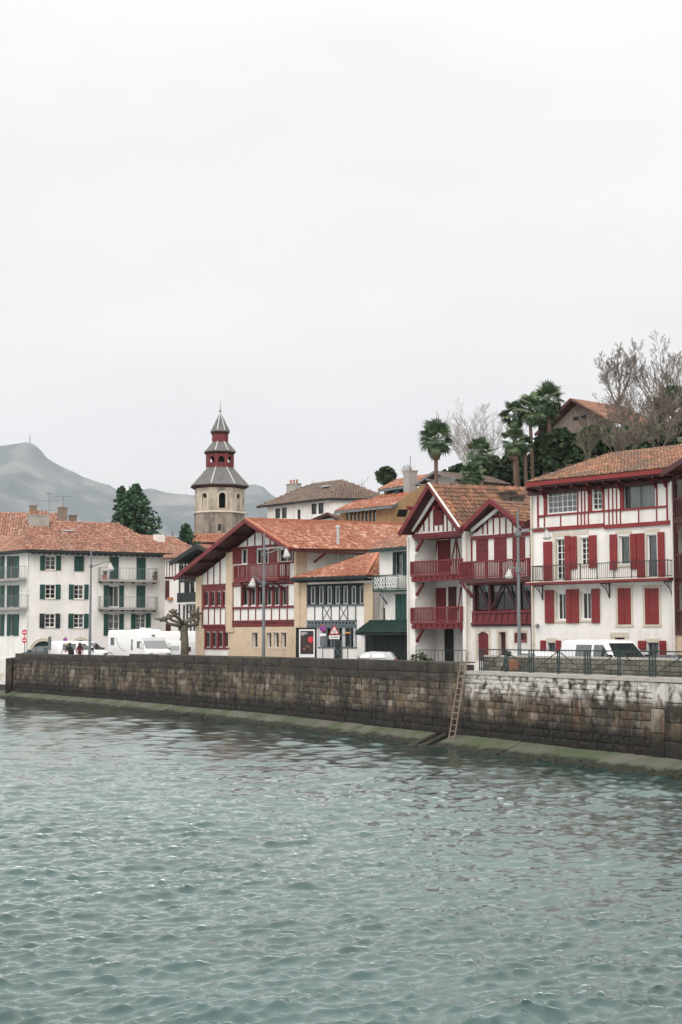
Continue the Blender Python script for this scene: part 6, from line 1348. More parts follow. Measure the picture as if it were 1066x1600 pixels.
z = atY(543,988,89).z-GZ; b = MB(); b.box(-.13,.13,-.12,.05,z-.75,z+.25); b.build('signal_box', blackmat, t); b = MB(); b.box(-.16,.16,-.14,-.02,z-.07,z+.02); b.build('orange_band', orange, t); b = MB(); b.box(-.5,.0,-.05,-.02,z-.22,z-.14); b.build('arm', signback, t)
# advertising panel
p = atY(478.5,1010,88.8); rzA = math.radians(-22)
ad = thing('advertising_panel', 'dark framed street advertising panel with a dark poster and red disc', 'advertising panel', (p.x, 88.8, GZ), rzA)
z0 = atY(478,1030,88.8).z-GZ; z1 = atY(478,980.5,88.8).z-GZ; W_ = .66; b = MB(); b.box(-W_,W_,-.10,.12,z0-1,z1); b.build('case', blackmat, ad)
b = MB(); b.box(-W_*.72+.06,W_*.86+.06,-.125,-.102,z0+.12,z1-.12); fr = b.build('frame', signwhite, ad)
postm = M('dark_poster', [(.018,.016,.018),(.03,.02,.022),(.07,.03,.02)], 2.2, .3)
b = MB(); b.box(-W_*.60+.06,W_*.74+.06,-.135,-.127,z0+.32,z1-.2); po = b.build('poster', postm, ad)
b = MB(); disc(b, z0+(z1-z0)*.62, .19, -.16); b.v = [(x+W_*.55,y,z) for x,y,z in b.v]; b.build('red_disc', signred, po)
b = MB()
for (x0,x1,f_) in ((-.30,.08,.84),(-.30,.16,.80),(-.30,-.05,.76)): b.box(x0,x1,-.145,-.138,z0+(z1-z0)*f_,z0+(z1-z0)*f_+.03)
b.build('lettering', plaster2, po)
b = MB()
for k in range(7): 
    x = -.2+random.uniform(0,.55); z = z0+(z1-z0)*random.uniform(.28,.42); b.box(x,x+.08,-.146,-.138,z,z+.05)
b.build('picture', terracotta, po)

# ---------------------------------------------------------------- vehicles (x forward, y left, z up, wheels on the ground)
def prof_body(b, prof, hw, tuck=None):
    """side outline -> body with rounded sides; outline points above z_belt lean inwards"""
    n = len(prof); zs = [z for _,z in prof]; zb_ = tuck[0] if tuck else 1e9; amt = tuck[1] if tuck else 0; zt = max(zs)
    inn = lambda z: hw-(amt*(max(0,z-zb_)/(zt-zb_)) if tuck else 0)
    ringL = [(x, inn(z), z) for x,z in prof]; ringR = [(x, -inn(z), z) for x,z in prof]; cx = sum(x for x,_ in prof)/n; cz = sum(zs)/n
    inL = [(x+(cx-x)*.02, inn(z)-.0, z+(cz-z)*.03) for x,z in prof]
    b.add(ringL+ringR, [tuple(range(n)), tuple(n+i for i in reversed(range(n)))]+[(i,n+i,n+(i+1)%n,(i+1)%n) for i in range(n)])
def wheel(t, x, y, r, w=.2):
    b = MB(); b.tube([(x,y-w/2,r),(x,y-w/2+.03,r),(x,y+w/2-.03,r),(x,y+w/2,r)], [r*.92,r,r,r*.92], 18); o = b.build('wheel', rubber, t)
    s_ = 1 if y > 0 else -1; b = MB(); b.tube([(x,y+s_*(w/2-.01),r),(x,y+s_*(w/2+.012),r)], [r*.64,r*.58], 14); b.build('rim', alloy, o)
def side_glass(t, pts, y, mat=carglass, name='side_window'):
    for s_ in (1,-1):
        b = MB(); b.add([(x,s_*(y0+.006),z) for x,z,y0 in pts]+[(x,s_*(y0-.03),z) for x,z,y0 in pts], [tuple(range(len(pts))), tuple(len(pts)+k for k in reversed(range(len(pts))))]); b.build(name, mat, t)
def place(name, label, cat, px, py, Y, heading, group=None):
    p = atY(px, py, Y); return thing(name, label, cat, (p.x, Y, GZ), heading, group)
def bevel(o, w_=.05, seg=2):
    import bmesh
    bm = bmesh.new(); bm.from_mesh(o.data); bmesh.ops.bevel(bm, geom=[e for e in bm.edges if e.calc_face_angle(0) > .35], offset=w_, segments=seg, affect='EDGES', profile=.6); bm.to_mesh(o.data); bm.free()
    o.data.polygons.foreach_set('use_smooth', [True]*len(o.data.polygons))
def van(t, L_, H_, hw, paint):
    prof = [(-L_/2,.35),(-L_/2,1.2),(-L_/2+.10,H_-.12),(-L_/2+.35,H_),(L_*.12,H_),(L_*.19,H_-.05),(L_*.355,1.12),(L_/2-.12,.95),(L_/2,.75),(L_/2,.35)]
    b = MB(); prof_body(b, prof, hw, (1.05,.16)); o = b.build('body', paint, t); bevel(o, .06)
    yo = lambda z: hw-.16*max(0,z-1.05)/(H_-1.05)
    zb_, zt_ = 1.12, H_-.22
    side_glass(t, [(x,z,yo(z)) for x,z in ((L_*.035,zb_),(L_*.30,zb_),(L_*.165,zt_),(L_*.035,zt_))], 0)
    side_glass(t, [(x,z,yo(z)) for x,z in ((-L_*.24,zb_),(-L_*.0,zb_),(-L_*.0,zt_),(-L_*.24,zt_))], 0)
    b = MB(); za, zb2 = H_-.14, 1.15; xa = L_*.19+(H_-.05-za)/(H_-.05-1.12)*(L_*.165); xb = L_*.19+(H_-.05-zb2)/(H_-.05-1.12)*(L_*.165)
    b.add([(xa+.02,-yo(za)+.12,za),(xa+.02,yo(za)-.12,za),(xb+.02,yo(zb2)-.06,zb2),(xb+.02,-yo(zb2)+.06,zb2)], [(0,1,2,3)]); b.build('windscreen', carglass, t)
    for s_ in (1,-1):
        b = MB(); b.box(L_/2-.14,L_/2+.01,s_*(hw-.35)-.18,s_*(hw-.35)+.18,.68,.86); b.build('headlight', glass, t); b = MB(); b.box(L_*.30,L_*.335,s_*(hw+.02),s_*(hw+.2),1.1,1.32); b.build('mirror', blackmat, t)
        b = MB(); b.box(-L_/2-.015,-L_/2+.05,s_*(hw-.14)-.06,s_*(hw-.14)+.06,.85,1.25); b.build('tail_light', redlens, t)
    for x in (-L_*.30, L_*.32):
        for s_ in (1,-1): wheel(t, x, s_*(hw-.09), .33)
    for s_ in (1,-1):
        b = MB()
        for x in (-L_*.255, L_*.018, L_*.315): b.box(x-.012,x+.012,s_*(hw-.02),s_*(hw+.004),.5,1.12)
        b.box(-L_*.48,L_*.44,s_*(hw-.02),s_*(hw+.012),.62,.70); b.build('door_seam', signback, t)
        b = MB(); b.box(L_*.03,L_*.065,s_*(hw-.01),s_*(hw+.03),.98,1.02); b.build('door_handle', blackmat, t)
        b = MB(); b.bar((L_*.355,s_*.1,1.13),(L_*.30,s_*.55,1.25),.02); b.build('wiper', blackmat, t)
    b = MB(); b.box(L_/2+.0,L_/2+.045,-.26,.26,.60,.71); b.build('number_plate', signwhite, t); b = MB(); b.box(L_/2-.005,L_/2+.02,-.5,.5,.76,.88); b.build('grille', blackmat, t)
    b = MB(); b.box(L_/2-.02,L_/2+.04,-hw+.1,hw-.1,.33,.58); b.build('bumper', blackmat, t)
def car(t, paint, L_=3.9, H_=1.45, hw=.83):
    prof = [(-L_/2,.3),(-L_/2,.75),(-L_/2+.08,.95),(-L_*.40,1.28),(-L_*.28,H_-.03),(-L_*.05,H_),(L_*.06,H_-.04),(L_*.23,.98),(L_*.44,.82),(L_/2,.62),(L_/2,.3)]
    b = MB(); prof_body(b, prof, hw, (.85,.22)); o = b.build('body', paint, t); bevel(o, .05)
    yo = lambda z: hw-.22*max(0,z-.85)/(H_-.85); zt_ = H_-.10
    side_glass(t, [(x,z,yo(z)) for x,z in ((-L_*.03,.93),(L_*.20,.93),(L_*.05,zt_),(-L_*.03,zt_))], 0); side_glass(t, [(x,z,yo(z)) for x,z in ((-L_*.33,.95),(-L_*.06,.93),(-L_*.06,zt_),(-L_*.26,zt_))], 0)
    for (xa,za,xb,zb2,nm) in ((L_*.068,H_-.08,L_*.222,1.0,'windscreen'),(-L_*.288,H_-.06,-L_*.40,1.27,'rear_window'),):
        s_ = 1 if xa > 0 else -1; b = MB(); b.add([(xa+s_*.02,-yo(za)+.1,za),(xa+s_*.02,yo(za)-.1,za),(xb+s_*.02,yo(zb2)-.06,zb2),(xb+s_*.02,-yo(zb2)+.06,zb2)], [(0,1,2,3)]); b.build(nm, carglass, t)
    for s_ in (1,-1):
        b = MB(); b.box(L_*.45,L_/2-.01,s_*(hw-.25)-.16,s_*(hw-.25)+.16,.6,.74); b.build('headlight', glass, t); b = MB(); b.box(-L_/2-.012,-L_/2+.06,s_*(hw-.14)-.1,s_*(hw-.14)+.1,.72,.9); b.build('tail_light', redlens, t)
        b = MB(); b.box(L_*.17,L_*.21,s_*(hw-.04),s_*(hw+.12),.95,1.08); b.build('mirror', paint, t)
    for x in (-L_*.31, L_*.32):
        for s_ in (1,-1): wheel(t, x, s_*(hw-.08), .3, .18)
QH = lambda s_: math.atan2((QL.at(s_+1)-QL.at(s_-1)).y, (QL.at(s_+1)-QL.at(s_-1)).x)
hC = QH(QL.spx(940))
t = place('van', 'white panel van with dark windows parked in front of the shuttered house', 'van', 948, 1010, 66, hC); van(t, 4.85, 1.97, .95, vanwhite)
for x_ in (-.5,): 
    b = MB(); b.box(-1.9,.5,-.75,.75,1.965,1.99); b.build('roof_panel', vanwhite, t)
t = place('car', 'white car almost hidden behind the parapet left of the van', 'car', 849, 1010, 70, QH(QL.spx(850))); car(t, vanwhite, 3.9, 1.42)
t = place('car', 'dark car at the right edge parked ahead of the white van', 'car', 1068, 1010, 60.5, hC); car(t, darkcar, 4.0, 1.36)
t = place('car', 'silver hatchback parked in front of the green canopy', 'car', 578, 1010, 84, math.pi-.12); car(t, silver, 3.1, 1.30)
t = place('car', 'dark grey-green car with sloping windscreen before the arched doorway', 'car', 66, 1010, 126, QH(QL.spx(90))+math.pi+.25); car(t, darkcar, 4.1, 1.40)
t = place('car', 'dark hatchback parked behind the people leaning on the wall', 'car', 117, 1010, 122, QH(QL.spx(110))+.25); car(t, darkcar, 3.9, 1.36)
# motorhome
def motorhome(t, L_=6.2, H_=2.75, hw=1.08):
    prof = [(-L_/2,.45),(-L_/2,H_-.25),(-L_/2+.12,H_-.02),(L_*.05,H_),(L_*.20,H_+.02),(L_*.30,H_-.22),(L_*.345,H_-.62),(L_*.345,H_-.80),(L_*.42,1.28),(L_*.49,1.05),(L_/2,.8),(L_/2,.45)]
    b = MB(); prof_body(b, prof, hw, None); o = b.build('body', vanwhite, t); bevel(o, .09, 3)
    b = MB(); xa, za, xb, zb2 = L_*.348, H_-.84, L_*.418, 1.32; b.add([(xa+.03,-hw+.12,za),(xa+.03,hw-.12,za),(xb+.03,hw-.06,zb2),(xb+.03,-hw+.06,zb2)], [(0,1,2,3)]); b.build('windscreen', carglass, t)
    for s_ in (1,-1):
        def sw(x0,x1,z0,z1,nm='side_window'):
            b = MB(); b.box(x0,x1,s_*hw-.02,s_*hw+.015,z0,z1); b.build(nm, carglass, t)
        sw(-L_*.42,-L_*.33,1.55,2.15); sw(L_*.10,L_*.13,1.15,2.0); sw(L_*.235,L_*.345,1.32,H_-.9)
        b = MB(); pts = [(-L_*.28,2.1),(-L_*.25,1.7),(-L_*.18,1.35),(-L_*.06,1.05)]
        b.tube([(x,s_*(hw+.004),z) for x,z in pts], .025, 5); b.build('stripe', signback, t); b = MB(); b.tube([(-L_*.48,s_*(hw+.004),1.0),(-L_*.40,s_*(hw+.004),.92),(-L_*.36,s_*(hw+.004),.75)], .03, 5); b.build('stripe', signback, t)
        b = MB(); b.box(L_*.37,L_*.40,s_*(hw+.02),s_*(hw+.24),1.35,1.75); b.build('mirror', vanwhite, t); b = MB(); b.box(L_/2-.1,L_/2+.01,s_*(hw-.3)-.16,s_*(hw-.3)+.16,.78,.96); b.build('headlight', glass, t)
        b = MB(); b.box(-L_/2-.015,-L_/2+.04,s_*(hw-.15)-.06,s_*(hw-.15)+.06,.8,1.6); b.build('tail_light', redlens, t)
        for x in (-L_*.24,L_*.36): wheel(t, x, s_*(hw-.12), .35, .22)
    b = MB(); b.box(-L_*.25,L_*.02,-.55,.55,H_+.0,H_+.06); b.build('solar_panel', carglass, t); b = MB(); b.box(L_*.08,L_*.2,-.3,.3,H_+.01,H_+.14); b.build('roof_hatch', whitepnt, t); b = MB(); b.box(L_*.315,L_*.35,-.12,.12,H_-.46,H_-.38); b.build('marker_lamp', signback, t)
hB = QH(QL.spx(220))
t = place('motorhome', 'large white motorhome with dark windscreen facing the river road', 'motorhome', 218, 1010, 112.5, hB+.12); motorhome(t)
t = place('camper', 'long low white camper parked behind the motorhome', 'camper', 126, 1010, 121, hB+.75); van(t, 5.0, 1.86, .95, vanwhite)
def boxvan(t, L_, H_, hw):
    prof = [(-L_/2,.5),(-L_/2,H_-.2),(-L_/2+.2,H_),(L_*.30,H_),(L_*.42,1.5),(L_/2,1.1),(L_/2,.5)]; b = MB(); prof_body(b, prof, hw); o = b.build('body', vanwhite, t); bevel(o, .08, 2)
    for s_ in (1,-1):
        b = MB(); b.box(-L_*.30,-L_*.14,s_*hw-.02,s_*hw+.012,H_-.82,H_-.46); b.build('side_window', reddark, t); b = MB(); b.box(-L_*.05,L_*.18,s_*hw-.02,s_*hw+.012,1.15,1.5); b.build('vent_grille', zinc, t); b = MB(); b.box(-L_/2-.012,-L_/2+.04,s_*(hw-.16)-.1,s_*(hw-.16)+.1,.75,1.5); b.build('tail_light', redlens, t)
        for x in (-L_*.28,L_*.3): wheel(t, x, s_*(hw-.12), .34, .22)
    b = MB(); b.add([(L_*.305,-hw+.1,H_-.06),(L_*.305,hw-.1,H_-.06),(L_*.425,hw-.08,1.55),(L_*.425,-hw+.08,1.55)], [(0,1,2,3)]); b.build('windscreen', carglass, t)
t = place('camper', 'tall white box camper behind the pollarded plane tree', 'camper', 286, 1010, 121, hB+math.pi+.3); boxvan(t, 5.6, 2.68, 1.05)
t = place('van', 'low white box van with grey side grille under the pollarded plane tree', 'van', 287, 1010, 112, hB+math.pi+.55); boxvan(t, 4.3, 1.88, .95)

# ---------------------------------------------------------------- people
def skinned(name, joints, bones, mats, matfn, parent, sub=1):
    me = bpy.data.meshes.new(name); me.from_pydata([j[0] for j in joints], bones, []); o = bpy.data.objects.new(name, me); C.objects.link(o)
    sk = o.modifiers.new('s','SKIN'); sk.use_smooth_shade = True
    for i,(co,r) in enumerate(joints): v = me.skin_vertices[0].data[i]; v.radius = (r,r) if not isinstance(r, tuple) else r
    me.skin_vertices[0].data[0].use_root = True
    ss = o.modifiers.new('u','SUBSURF'); ss.levels = sub; ss.render_levels = sub
    dg = bpy.context.evaluated_depsgraph_get(); ev = o.evaluated_get(dg); m2 = bpy.data.meshes.new_from_object(ev); bpy.data.objects.remove(o)
    m2.name = name
    for m_ in mats: m2.materials.append(m_)
    for p in m2.polygons: p.material_index = matfn(p.center); p.use_smooth = True
    return link(name, m2, parent)
def person(label, loc, facing, pose, top, legs, hairm, hair_len=.1, extra=None):
    t = thing('person', label, 'person', loc, facing)      # faces +x
    if pose == 'lean':      # standing, bent over the wall with the forearms on it
        P = dict(pel=(0,0,.93), wst=(.03,0,1.08), chs=(.16,0,1.30), nek=(.25,0,1.46), hdb=(.29,0,1.54), hdt=(.31,0,1.68),
                 hpL=(0,.10,.90), knL=(.02,.11,.48), anL=(-.05,.11,.08), toL=(.10,.12,.04), hpR=(0,-.10,.90), knR=(.0,-.11,.48), anR=(-.06,-.11,.08), toR=(.09,-.12,.04),
                 shL=(.19,.19,1.37), elL=(.22,.25,1.06), wrL=(.44,.12,1.02), shR=(.19,-.19,1.37), elR=(.22,-.25,1.06), wrR=(.44,-.10,1.03))
    elif pose == 'stand':
        P = dict(pel=(0,0,.93), wst=(0,0,1.08), chs=(.01,0,1.30), nek=(.02,0,1.47), hdb=(.04,0,1.54), hdt=(.05,0,1.69),
                 hpL=(0,.10,.90), knL=(.02,.11,.48), anL=(-.02,.11,.08), toL=(.13,.13,.04), hpR=(0,-.10,.90), knR=(.03,-.11,.48), anR=(-.01,-.11,.08), toR=(.14,-.13,.04),
                 shL=(.01,.19,1.39), elL=(-.03,.25,1.13), wrL=(.10,.22,.92), shR=(.01,-.19,1.39), elR=(-.03,-.25,1.13), wrR=(.10,-.22,.92))
    else:                   # seated on the low wall, legs forward and down
        P = dict(pel=(0,0,.10), wst=(-.01,0,.26), chs=(.03,0,.47), nek=(.07,0,.64), hdb=(.11,0,.71), hdt=(.14,0,.86),
                 hpL=(.05,.10,.09), knL=(.42,.13,.30), anL=(.50,.12,.0), toL=(.64,.13,-.02), hpR=(.05,-.10,.09), knR=(.44,-.10,.26), anR=(.55,-.12,.0), toR=(.69,-.13,-.02),
                 shL=(.03,.18,.55), elL=(.12,.24,.31), wrL=(.34,.16,.34), shR=(.03,-.18,.55), elR=(.12,-.24,.31), wrR=(.34,-.14,.32))
    rad = dict(pel=.15, wst=.135, chs=(.155,.12), nek=.055, hdb=.075, hdt=.085, hpL=.095, knL=.065, anL=.045, toL=.04, hpR=.095, knR=.065, anR=.045, toR=.04, shL=.068, elL=.048, wrL=.032, shR=.068, elR=.048, wrR=.032)
    J = []; I = {}
    for k in P: I[k] = len(J); J.append((P[k], rad[k]))
    Bn = [('pel','wst'),('wst','chs'),('chs','nek'),('nek','hdb'),('hdb','hdt'),('pel','hpL'),('hpL','knL'),('knL','anL'),('anL','toL'),('pel','hpR'),('hpR','knR'),('knR','anR'),('anR','toR'),('chs','shL'),('shL','elL'),('elL','wrL'),('chs','shR'),('shR','elR'),('elR','wrR')]
    Bn = [(I[a],I[c]) for a,c in Bn]
    for s_,w_,e_ in ((1,'wrL','elL'),(-1,'wrR','elR')):
        W_ = V3(P[w_]); d = (W_-V3(P[e_])).normalized(); pm = W_+d*.07; I[w_+'p'] = len(J); J.append((tuple(pm), .03)); Bn.append((I[w_], I[w_+'p'])); sd_ = d.cross(V3((0,0,1))).normalized()
        for k,ln in enumerate((.075,.085,.08,.06)):
            q = pm+sd_*(.027*(k-1.5))+d*.02; r = q+d*ln+V3((0,0,-.02)); i0 = len(J); J += [(tuple(q),.0095),(tuple(r),.008)]; Bn += [(I[w_+'p'],i0),(i0,i0+1)]
        q = W_+d*.03+sd_*(-s_*.04); r = q+d*.05+sd_*(-s_*.02); i0 = len(J); J += [(tuple(q),.011),(tuple(r),.009)]; Bn += [(I[w_],i0),(i0,i0+1)]
    hb, hd = V3(P['hdb']), V3(P['hdt']); nose = hb*.45+hd*.55+V3((.105,0,-.015))
    wl_, wr2 = V3(P['wrL']), V3(P['wrR']); nk = V3(P['nek']).z+.03; hipz = V3(P['pel']).z+.03
    ank = [V3(P['toL']), V3(P['toR']), V3(P['anL']), V3(P['anR'])]; legj = [V3(P[k]) for k in ('hpL','knL','hpR','knR')]
    def mf(c):
        if c.z > nk and (c-hb).length < .3: return 0
        if (c-wl_).length < .045 or (c-wr2).length < .045 or any((c-V3(J[I[w_+'p']][0])).length < .13 and (c-V3(P[w_])).length > .02 and (c-V3(J[I[w_+'p']][0])).length < (c-V3(P[e_])).length*.5 for w_,e_ in (('wrL','elL'),('wrR','elR'))): return 0
        if min((c-a).length for a in ank) < .10: return 3
        if pose == 'sit': return 2 if (c.x > .16 and c.z < .40 and abs(c.y) < .19 and min((c-wl_).length,(c-wr2).length) > .12) or c.z < .12 else 1
        return 2 if c.z < hipz else 1
    skinned('body', J, Bn, [skin, top, legs, blackmat], mf, t)
    b = MB(); up_ = (hd-hb).normalized(); c_ = hd-up_*.035+V3((-.02,0,0)); n_ = 10; pr = [(.10,-.10-hair_len),(.118,-.06),(.118,.0),(.105,.05),(.07,.085),(.01,.10)]
    b.lathe(pr, (0,0,0), n_); h_ = b.build('hair', hairm, t, smooth=True); h_.matrix_local = Matrix.Translation(c_+V3((-.025,0,0))) @ Matrix.Rotation(-.35,4,'Y')
    b = MB(); b.add([nose+V3((.012,0,-.012)), nose+V3((-.03,.016,-.012)), nose+V3((-.03,-.016,-.012)), nose+V3((-.03,0,.04))], [(0,1,2),(0,2,3),(0,3,1)]); b.build('nose', skin, t)
    for s_ in (1,-1):
        b = MB(); b.lathe([(.004,-.011),(.011,0),(.004,.011)], nose+V3((-.022,s_*.034,.035)), 6); b.build('eye', blackmat, t); b = MB(); b.lathe([(.012,-.03),(.02,0),(.012,.03)], hb*.4+hd*.6+V3((0,s_*.086,0)), 6); b.build('ear', skin, t)
    b = MB(); b.box(nose.x-.03, nose.x-.02, -.02,.02, nose.z-.052, nose.z-.044); b.build('mouth', reddark, t)
    return t
def on_quay(px, off): s_ = QL.spx(px); return QL.at(s_, -off), s_
for (px, lab, top_, hr, hl, pose, dz) in ((88.5,'fair-haired person in black leaning on the quay wall, left of three',cloth_blk,hair_pale,.06,'lean',.16),(93,'dark-haired person in black leaning on the quay wall, middle of three',cloth_blk,hair_dark,.05,'lean',.08),(106.5,'person in dark red jacket with long dark hair, right of three at the wall',cloth_red,hair_dark,.16,'stand',.02)):
    p, s_ = on_quay(px, 1.15 if pose == 'lean' else 1.0); nrm = QL.at(s_,1)-QL.at(s_,0)
    person(lab, (p.x,p.y,GZ), math.atan2(nrm.y,nrm.x)+(.0 if pose == 'lean' else 1.4), pose, top_, cloth_blk, hr, hl)
p, s_ = on_quay(767.5, 1.0); hd_ = QH(s_)+math.pi
person('seated person in a grey jacket and dark jeans on the quay walkway behind the railing', (p.x,p.y,3.46), hd_, 'sit', cloth_gry, cloth_blu, hair_dark, .08)
q = V3((p.x,p.y,3.46))-V3((math.cos(hd_),math.sin(hd_),0))*.30
bp_ = thing('backpack', 'tan backpack standing behind the seated person at the railing', 'backpack', q, hd_); b = MB(); b.box(-.16,.13,-.2,.2,0,.55); b.box(-.20,-.15,-.15,.15,.06,.28); o = b.build('bag', cloth_tan, bp_); bevel(o, .05, 2); b = MB(); b.tube([(.13,.1,.5),(.2,.1,.35),(.14,.1,.08)], .02, 5); b.tube([(.13,-.1,.5),(.2,-.1,.35),(.14,-.1,.08)], .02, 5); b.build('strap', reddark, bp_)
b = MB(); b.lathe([(.03,.55),(.05,.60),(.02,.66)], seg=8); b.build('handle', reddark, bp_)

# ================================================================== TREES
def clump_mesh(vs, fs, tn, c, r, n, leaf, rr, squash=1.0, up=.2):
    for _ in range(n):
        d = V3((rr.normal(),rr.normal(),rr.normal()*squash)).normalized()*r*rr.uniform(.35,1)**.6; p = c+d; a = V3((rr.normal(),rr.normal(),rr.normal()*.6+up)).normalized(); e = a.cross(V3((rr.normal(),rr.normal(),rr.normal()))).normalized(); s_ = leaf*rr.uniform(.6,1.35); k = len(vs)
        vs += [tuple(p-e*s_*.5),tuple(p+a*s_*.55-e*s_*.08),tuple(p+e*s_*.5),tuple(p-a*s_*.55+e*s_*.08)]; fs.append((k,k+1,k+2,k+3)); tn += [float(np.clip(rr.normal(.45,.24),0,1))]*4
def crown_obj(name, parts_, mat, parent):
    vs, fs, tn = parts_; me = bpy.data.meshes.new(name); me.from_pydata(vs, [], fs); me.materials.append(mat); at = me.attributes.new('tone','FLOAT','POINT'); at.data.foreach_set('value', np.array(tn, np.float32)); me.update(); return link(name, me, parent)
def trunk_obj(t, pts, rad, mat, limbs=(), seg=8):
    b = MB(); b.tube(pts, rad, seg)
    for l_, r_ in limbs: b.tube(l_, r_, 5)
    return b.build('trunk', mat, t, smooth=True)
def evergreen(label, top, bot_y, half_w, Y, shape='round', mat=leafdark, n=260, leaf=.34, seed=0, name='evergreen_tree', zb=None, per=20):
    """crown spans from photo row top to bot_y, half_w photo pixels to either side"""
    rr = np.random.default_rng(seed); px = top[0]; p1 = atY(px, top[1], Y); p0 = atY(px, bot_y, Y); g = zb if zb is not None else min(hill_z(p1.x,Y)-.4, p0.z-1); hw = half_w*Y/FPX; hh = (p1.z-p0.z)
    t = thing(name, label, 'tree', (p1.x, Y, g)); vs, fs, tn = [], [], []; limbs = []; h0 = p0.z-g
    if shape == 'cone':
        for i in range(n//4):
            f_ = (i+.5)/(n//4); a = i*2.39996+rr.uniform(-.5,.5); ln = hw*((1-f_)**.85)*(1+.35*mnoise.noise((math.cos(a)*1.3+seed, math.sin(a)*1.3, f_*2.2)))*rr.uniform(.72,1.15)+.15; z0 = h0+hh*f_
            for k in range(6):
                g_ = (k+1)/6; c = V3((ln*g_*math.cos(a), ln*g_*math.sin(a), z0+ln*(.28*g_-.30*g_*g_)+rr.normal(0,.08))); clump_mesh(vs, fs, tn, c, .22+.26*(1-abs(g_-.6)), 8, leaf*.85, rr, .5)
            limbs.append(([(0,0,z0-.1),(ln*.5*math.cos(a),ln*.5*math.sin(a),z0+ln*.07),(ln*.95*math.cos(a),ln*.95*math.sin(a),z0-ln*.0)], [.06,.04,.015]))
        n = 0
    for i in range(n):
        f_ = rr.uniform(0,1); a = rr.uniform(0,2*math.pi)
        if shape == 'cone': prof_ = (1-f_)**.8*(.75+.25*math.sin(f_*17+seed)); 
        else: prof_ = math.sqrt(max(0,1-(2*f_-1)**2))
        lump = 1+.28*mnoise.noise((math.cos(a)*1.6+seed, math.sin(a)*1.6, f_*3.2)); rr_ = hw*prof_*lump*rr.uniform(.25,1)**.45; c = V3((rr_*math.cos(a), rr_*math.sin(a), h0+hh*f_*.95))
        clump_mesh(vs, fs, tn, c, max(.35, hw*(.11 if shape == 'cone' else .17)), per, leaf, rr, .6)
        if i%14 == 0: limbs.append(([(0,0,max(.3,c.z*.72)),(c.x*.5,c.y*.5,c.z*.9),tuple(c)], [.09,.06,.02]))
    if shape == 'cone':
        for k in range(6): clump_mesh(vs, fs, tn, V3((0,0,h0+hh*(.90+.02*k))), .22, 10, leaf*.8, rr)
    trunk_obj(t, [(0,0,0),(0,0,h0+hh*.45),(0,0,h0+hh*.93)], [max(.18,hw*.10),max(.12,hw*.07),.04], bark, limbs); crown_obj('crown', (vs,fs,tn), mat, t); return t
def bare_tree(label, base, height, spread, seed, mat=barkpale, levels=4, r0=.24, lean=0, start=.22, name='bare_tree', twig=.012, up=.35, group=None, nm=6):
    """trunk, long rising main limbs that fork, side branches along them and fine twigs"""
    rr = random.Random(seed); t = thing(name, label, 'tree', base, 0, group); tb = MB(); cb = MB()
    def grow(p, d, ln, r, lev):
        n = 5 if lev >= levels-1 else (4 if lev > 1 else (3 if lev else 2)); pts = [p]; rad = [r]; q = p; dd = d.copy(); wob = .07 if lev >= levels-1 else .12
        for k in range(n):
            dd = (dd+V3((rr.gauss(0,wob),rr.gauss(0,wob),rr.gauss(.05,.05)))).normalized(); q = q+dd*ln/n; pts.append(q); rad.append(max(twig, r*(1-.72*(k+1)/n)))
        cb.tube(pts, rad, 5 if lev >= levels-1 else (4 if lev > 2 else 3), cap=False)
        if lev <= 0: return
        kids = (6 if lev >= levels-1 else 5) if lev > 1 else 4
        for k in range(kids):
            f_ = .25+.75*(k+rr.uniform(.1,.9))/kids; f_ = min(.999, f_); i = int(f_*n); o_ = pts[i].lerp(pts[i+1], f_*n-i); ax = (pts[i+1]-pts[i]).normalized()
            a = k*2.4+rr.uniform(-.7,.7); s1 = ax.cross(V3((0,0,1)) if abs(ax.z) < .95 else V3((1,0,0))).normalized(); s2 = ax.cross(s1); sd_ = s1*math.cos(a)+s2*math.sin(a)
            nd = (ax+sd_*rr.uniform(.45,.95)*spread+V3((0,0,up*.35))).normalized(); grow(o_, nd, ln*rr.uniform(.36,.60)*(1.15-.45*f_), max(twig, rad[i]*.55), lev-1)
    d0 = V3((lean,0,1)).normalized(); h1 = height*start; tb.tube([(0,0,0),tuple(d0*h1*.5),tuple(d0*h1)], [r0*1.3,r0,r0*.9], 8)
    for k in range(nm):
        a = k*2.39996+rr.uniform(-.3,.3); sp = spread*(.95 if k else .12)*rr.uniform(.6,1.0); dz = 1
        grow(d0*h1*rr.uniform(.80,1), (d0+V3((math.cos(a),math.sin(a),0))*sp).normalized(), (height-h1)*(.86 if k == 0 else rr.uniform(.66,.88)), r0*.45, levels-1)
    tb.build('trunk', mat, t, smooth=True); cb.build('crown', mat, t, fix=False); return t
# conifer behind the white block
evergreen('tall dark conifer rising behind the roof of the green-shuttered block', (212,760), 856, 52, 168, 'cone', leafmid, 420, .42, 3, 'conifer', GZ)
evergreen('slim leaning conifer top left of the tall dark conifer', (190,764), 856, 24, 170, 'cone', leafmid, 130, .42, 4, 'conifer', GZ)
evergreen('small dark conifer against the church tower foot', (291,821), 850, 14, 172, 'cone', leafmid, 60, .4, 5, 'conifer', GZ)
for i,(px,yt,hw,lab) in enumerate(((256,822,14,'pale leafless thicket right of the tall conifer'),(276,824,13,'pale leafless thicket left of the church tower'))):
    p = atY(px,845,171); bare_tree(lab, (p.x,171,GZ), 12.5, .9, 20+i, barkpale, 4, .12, name='bare_shrub', twig=.03)
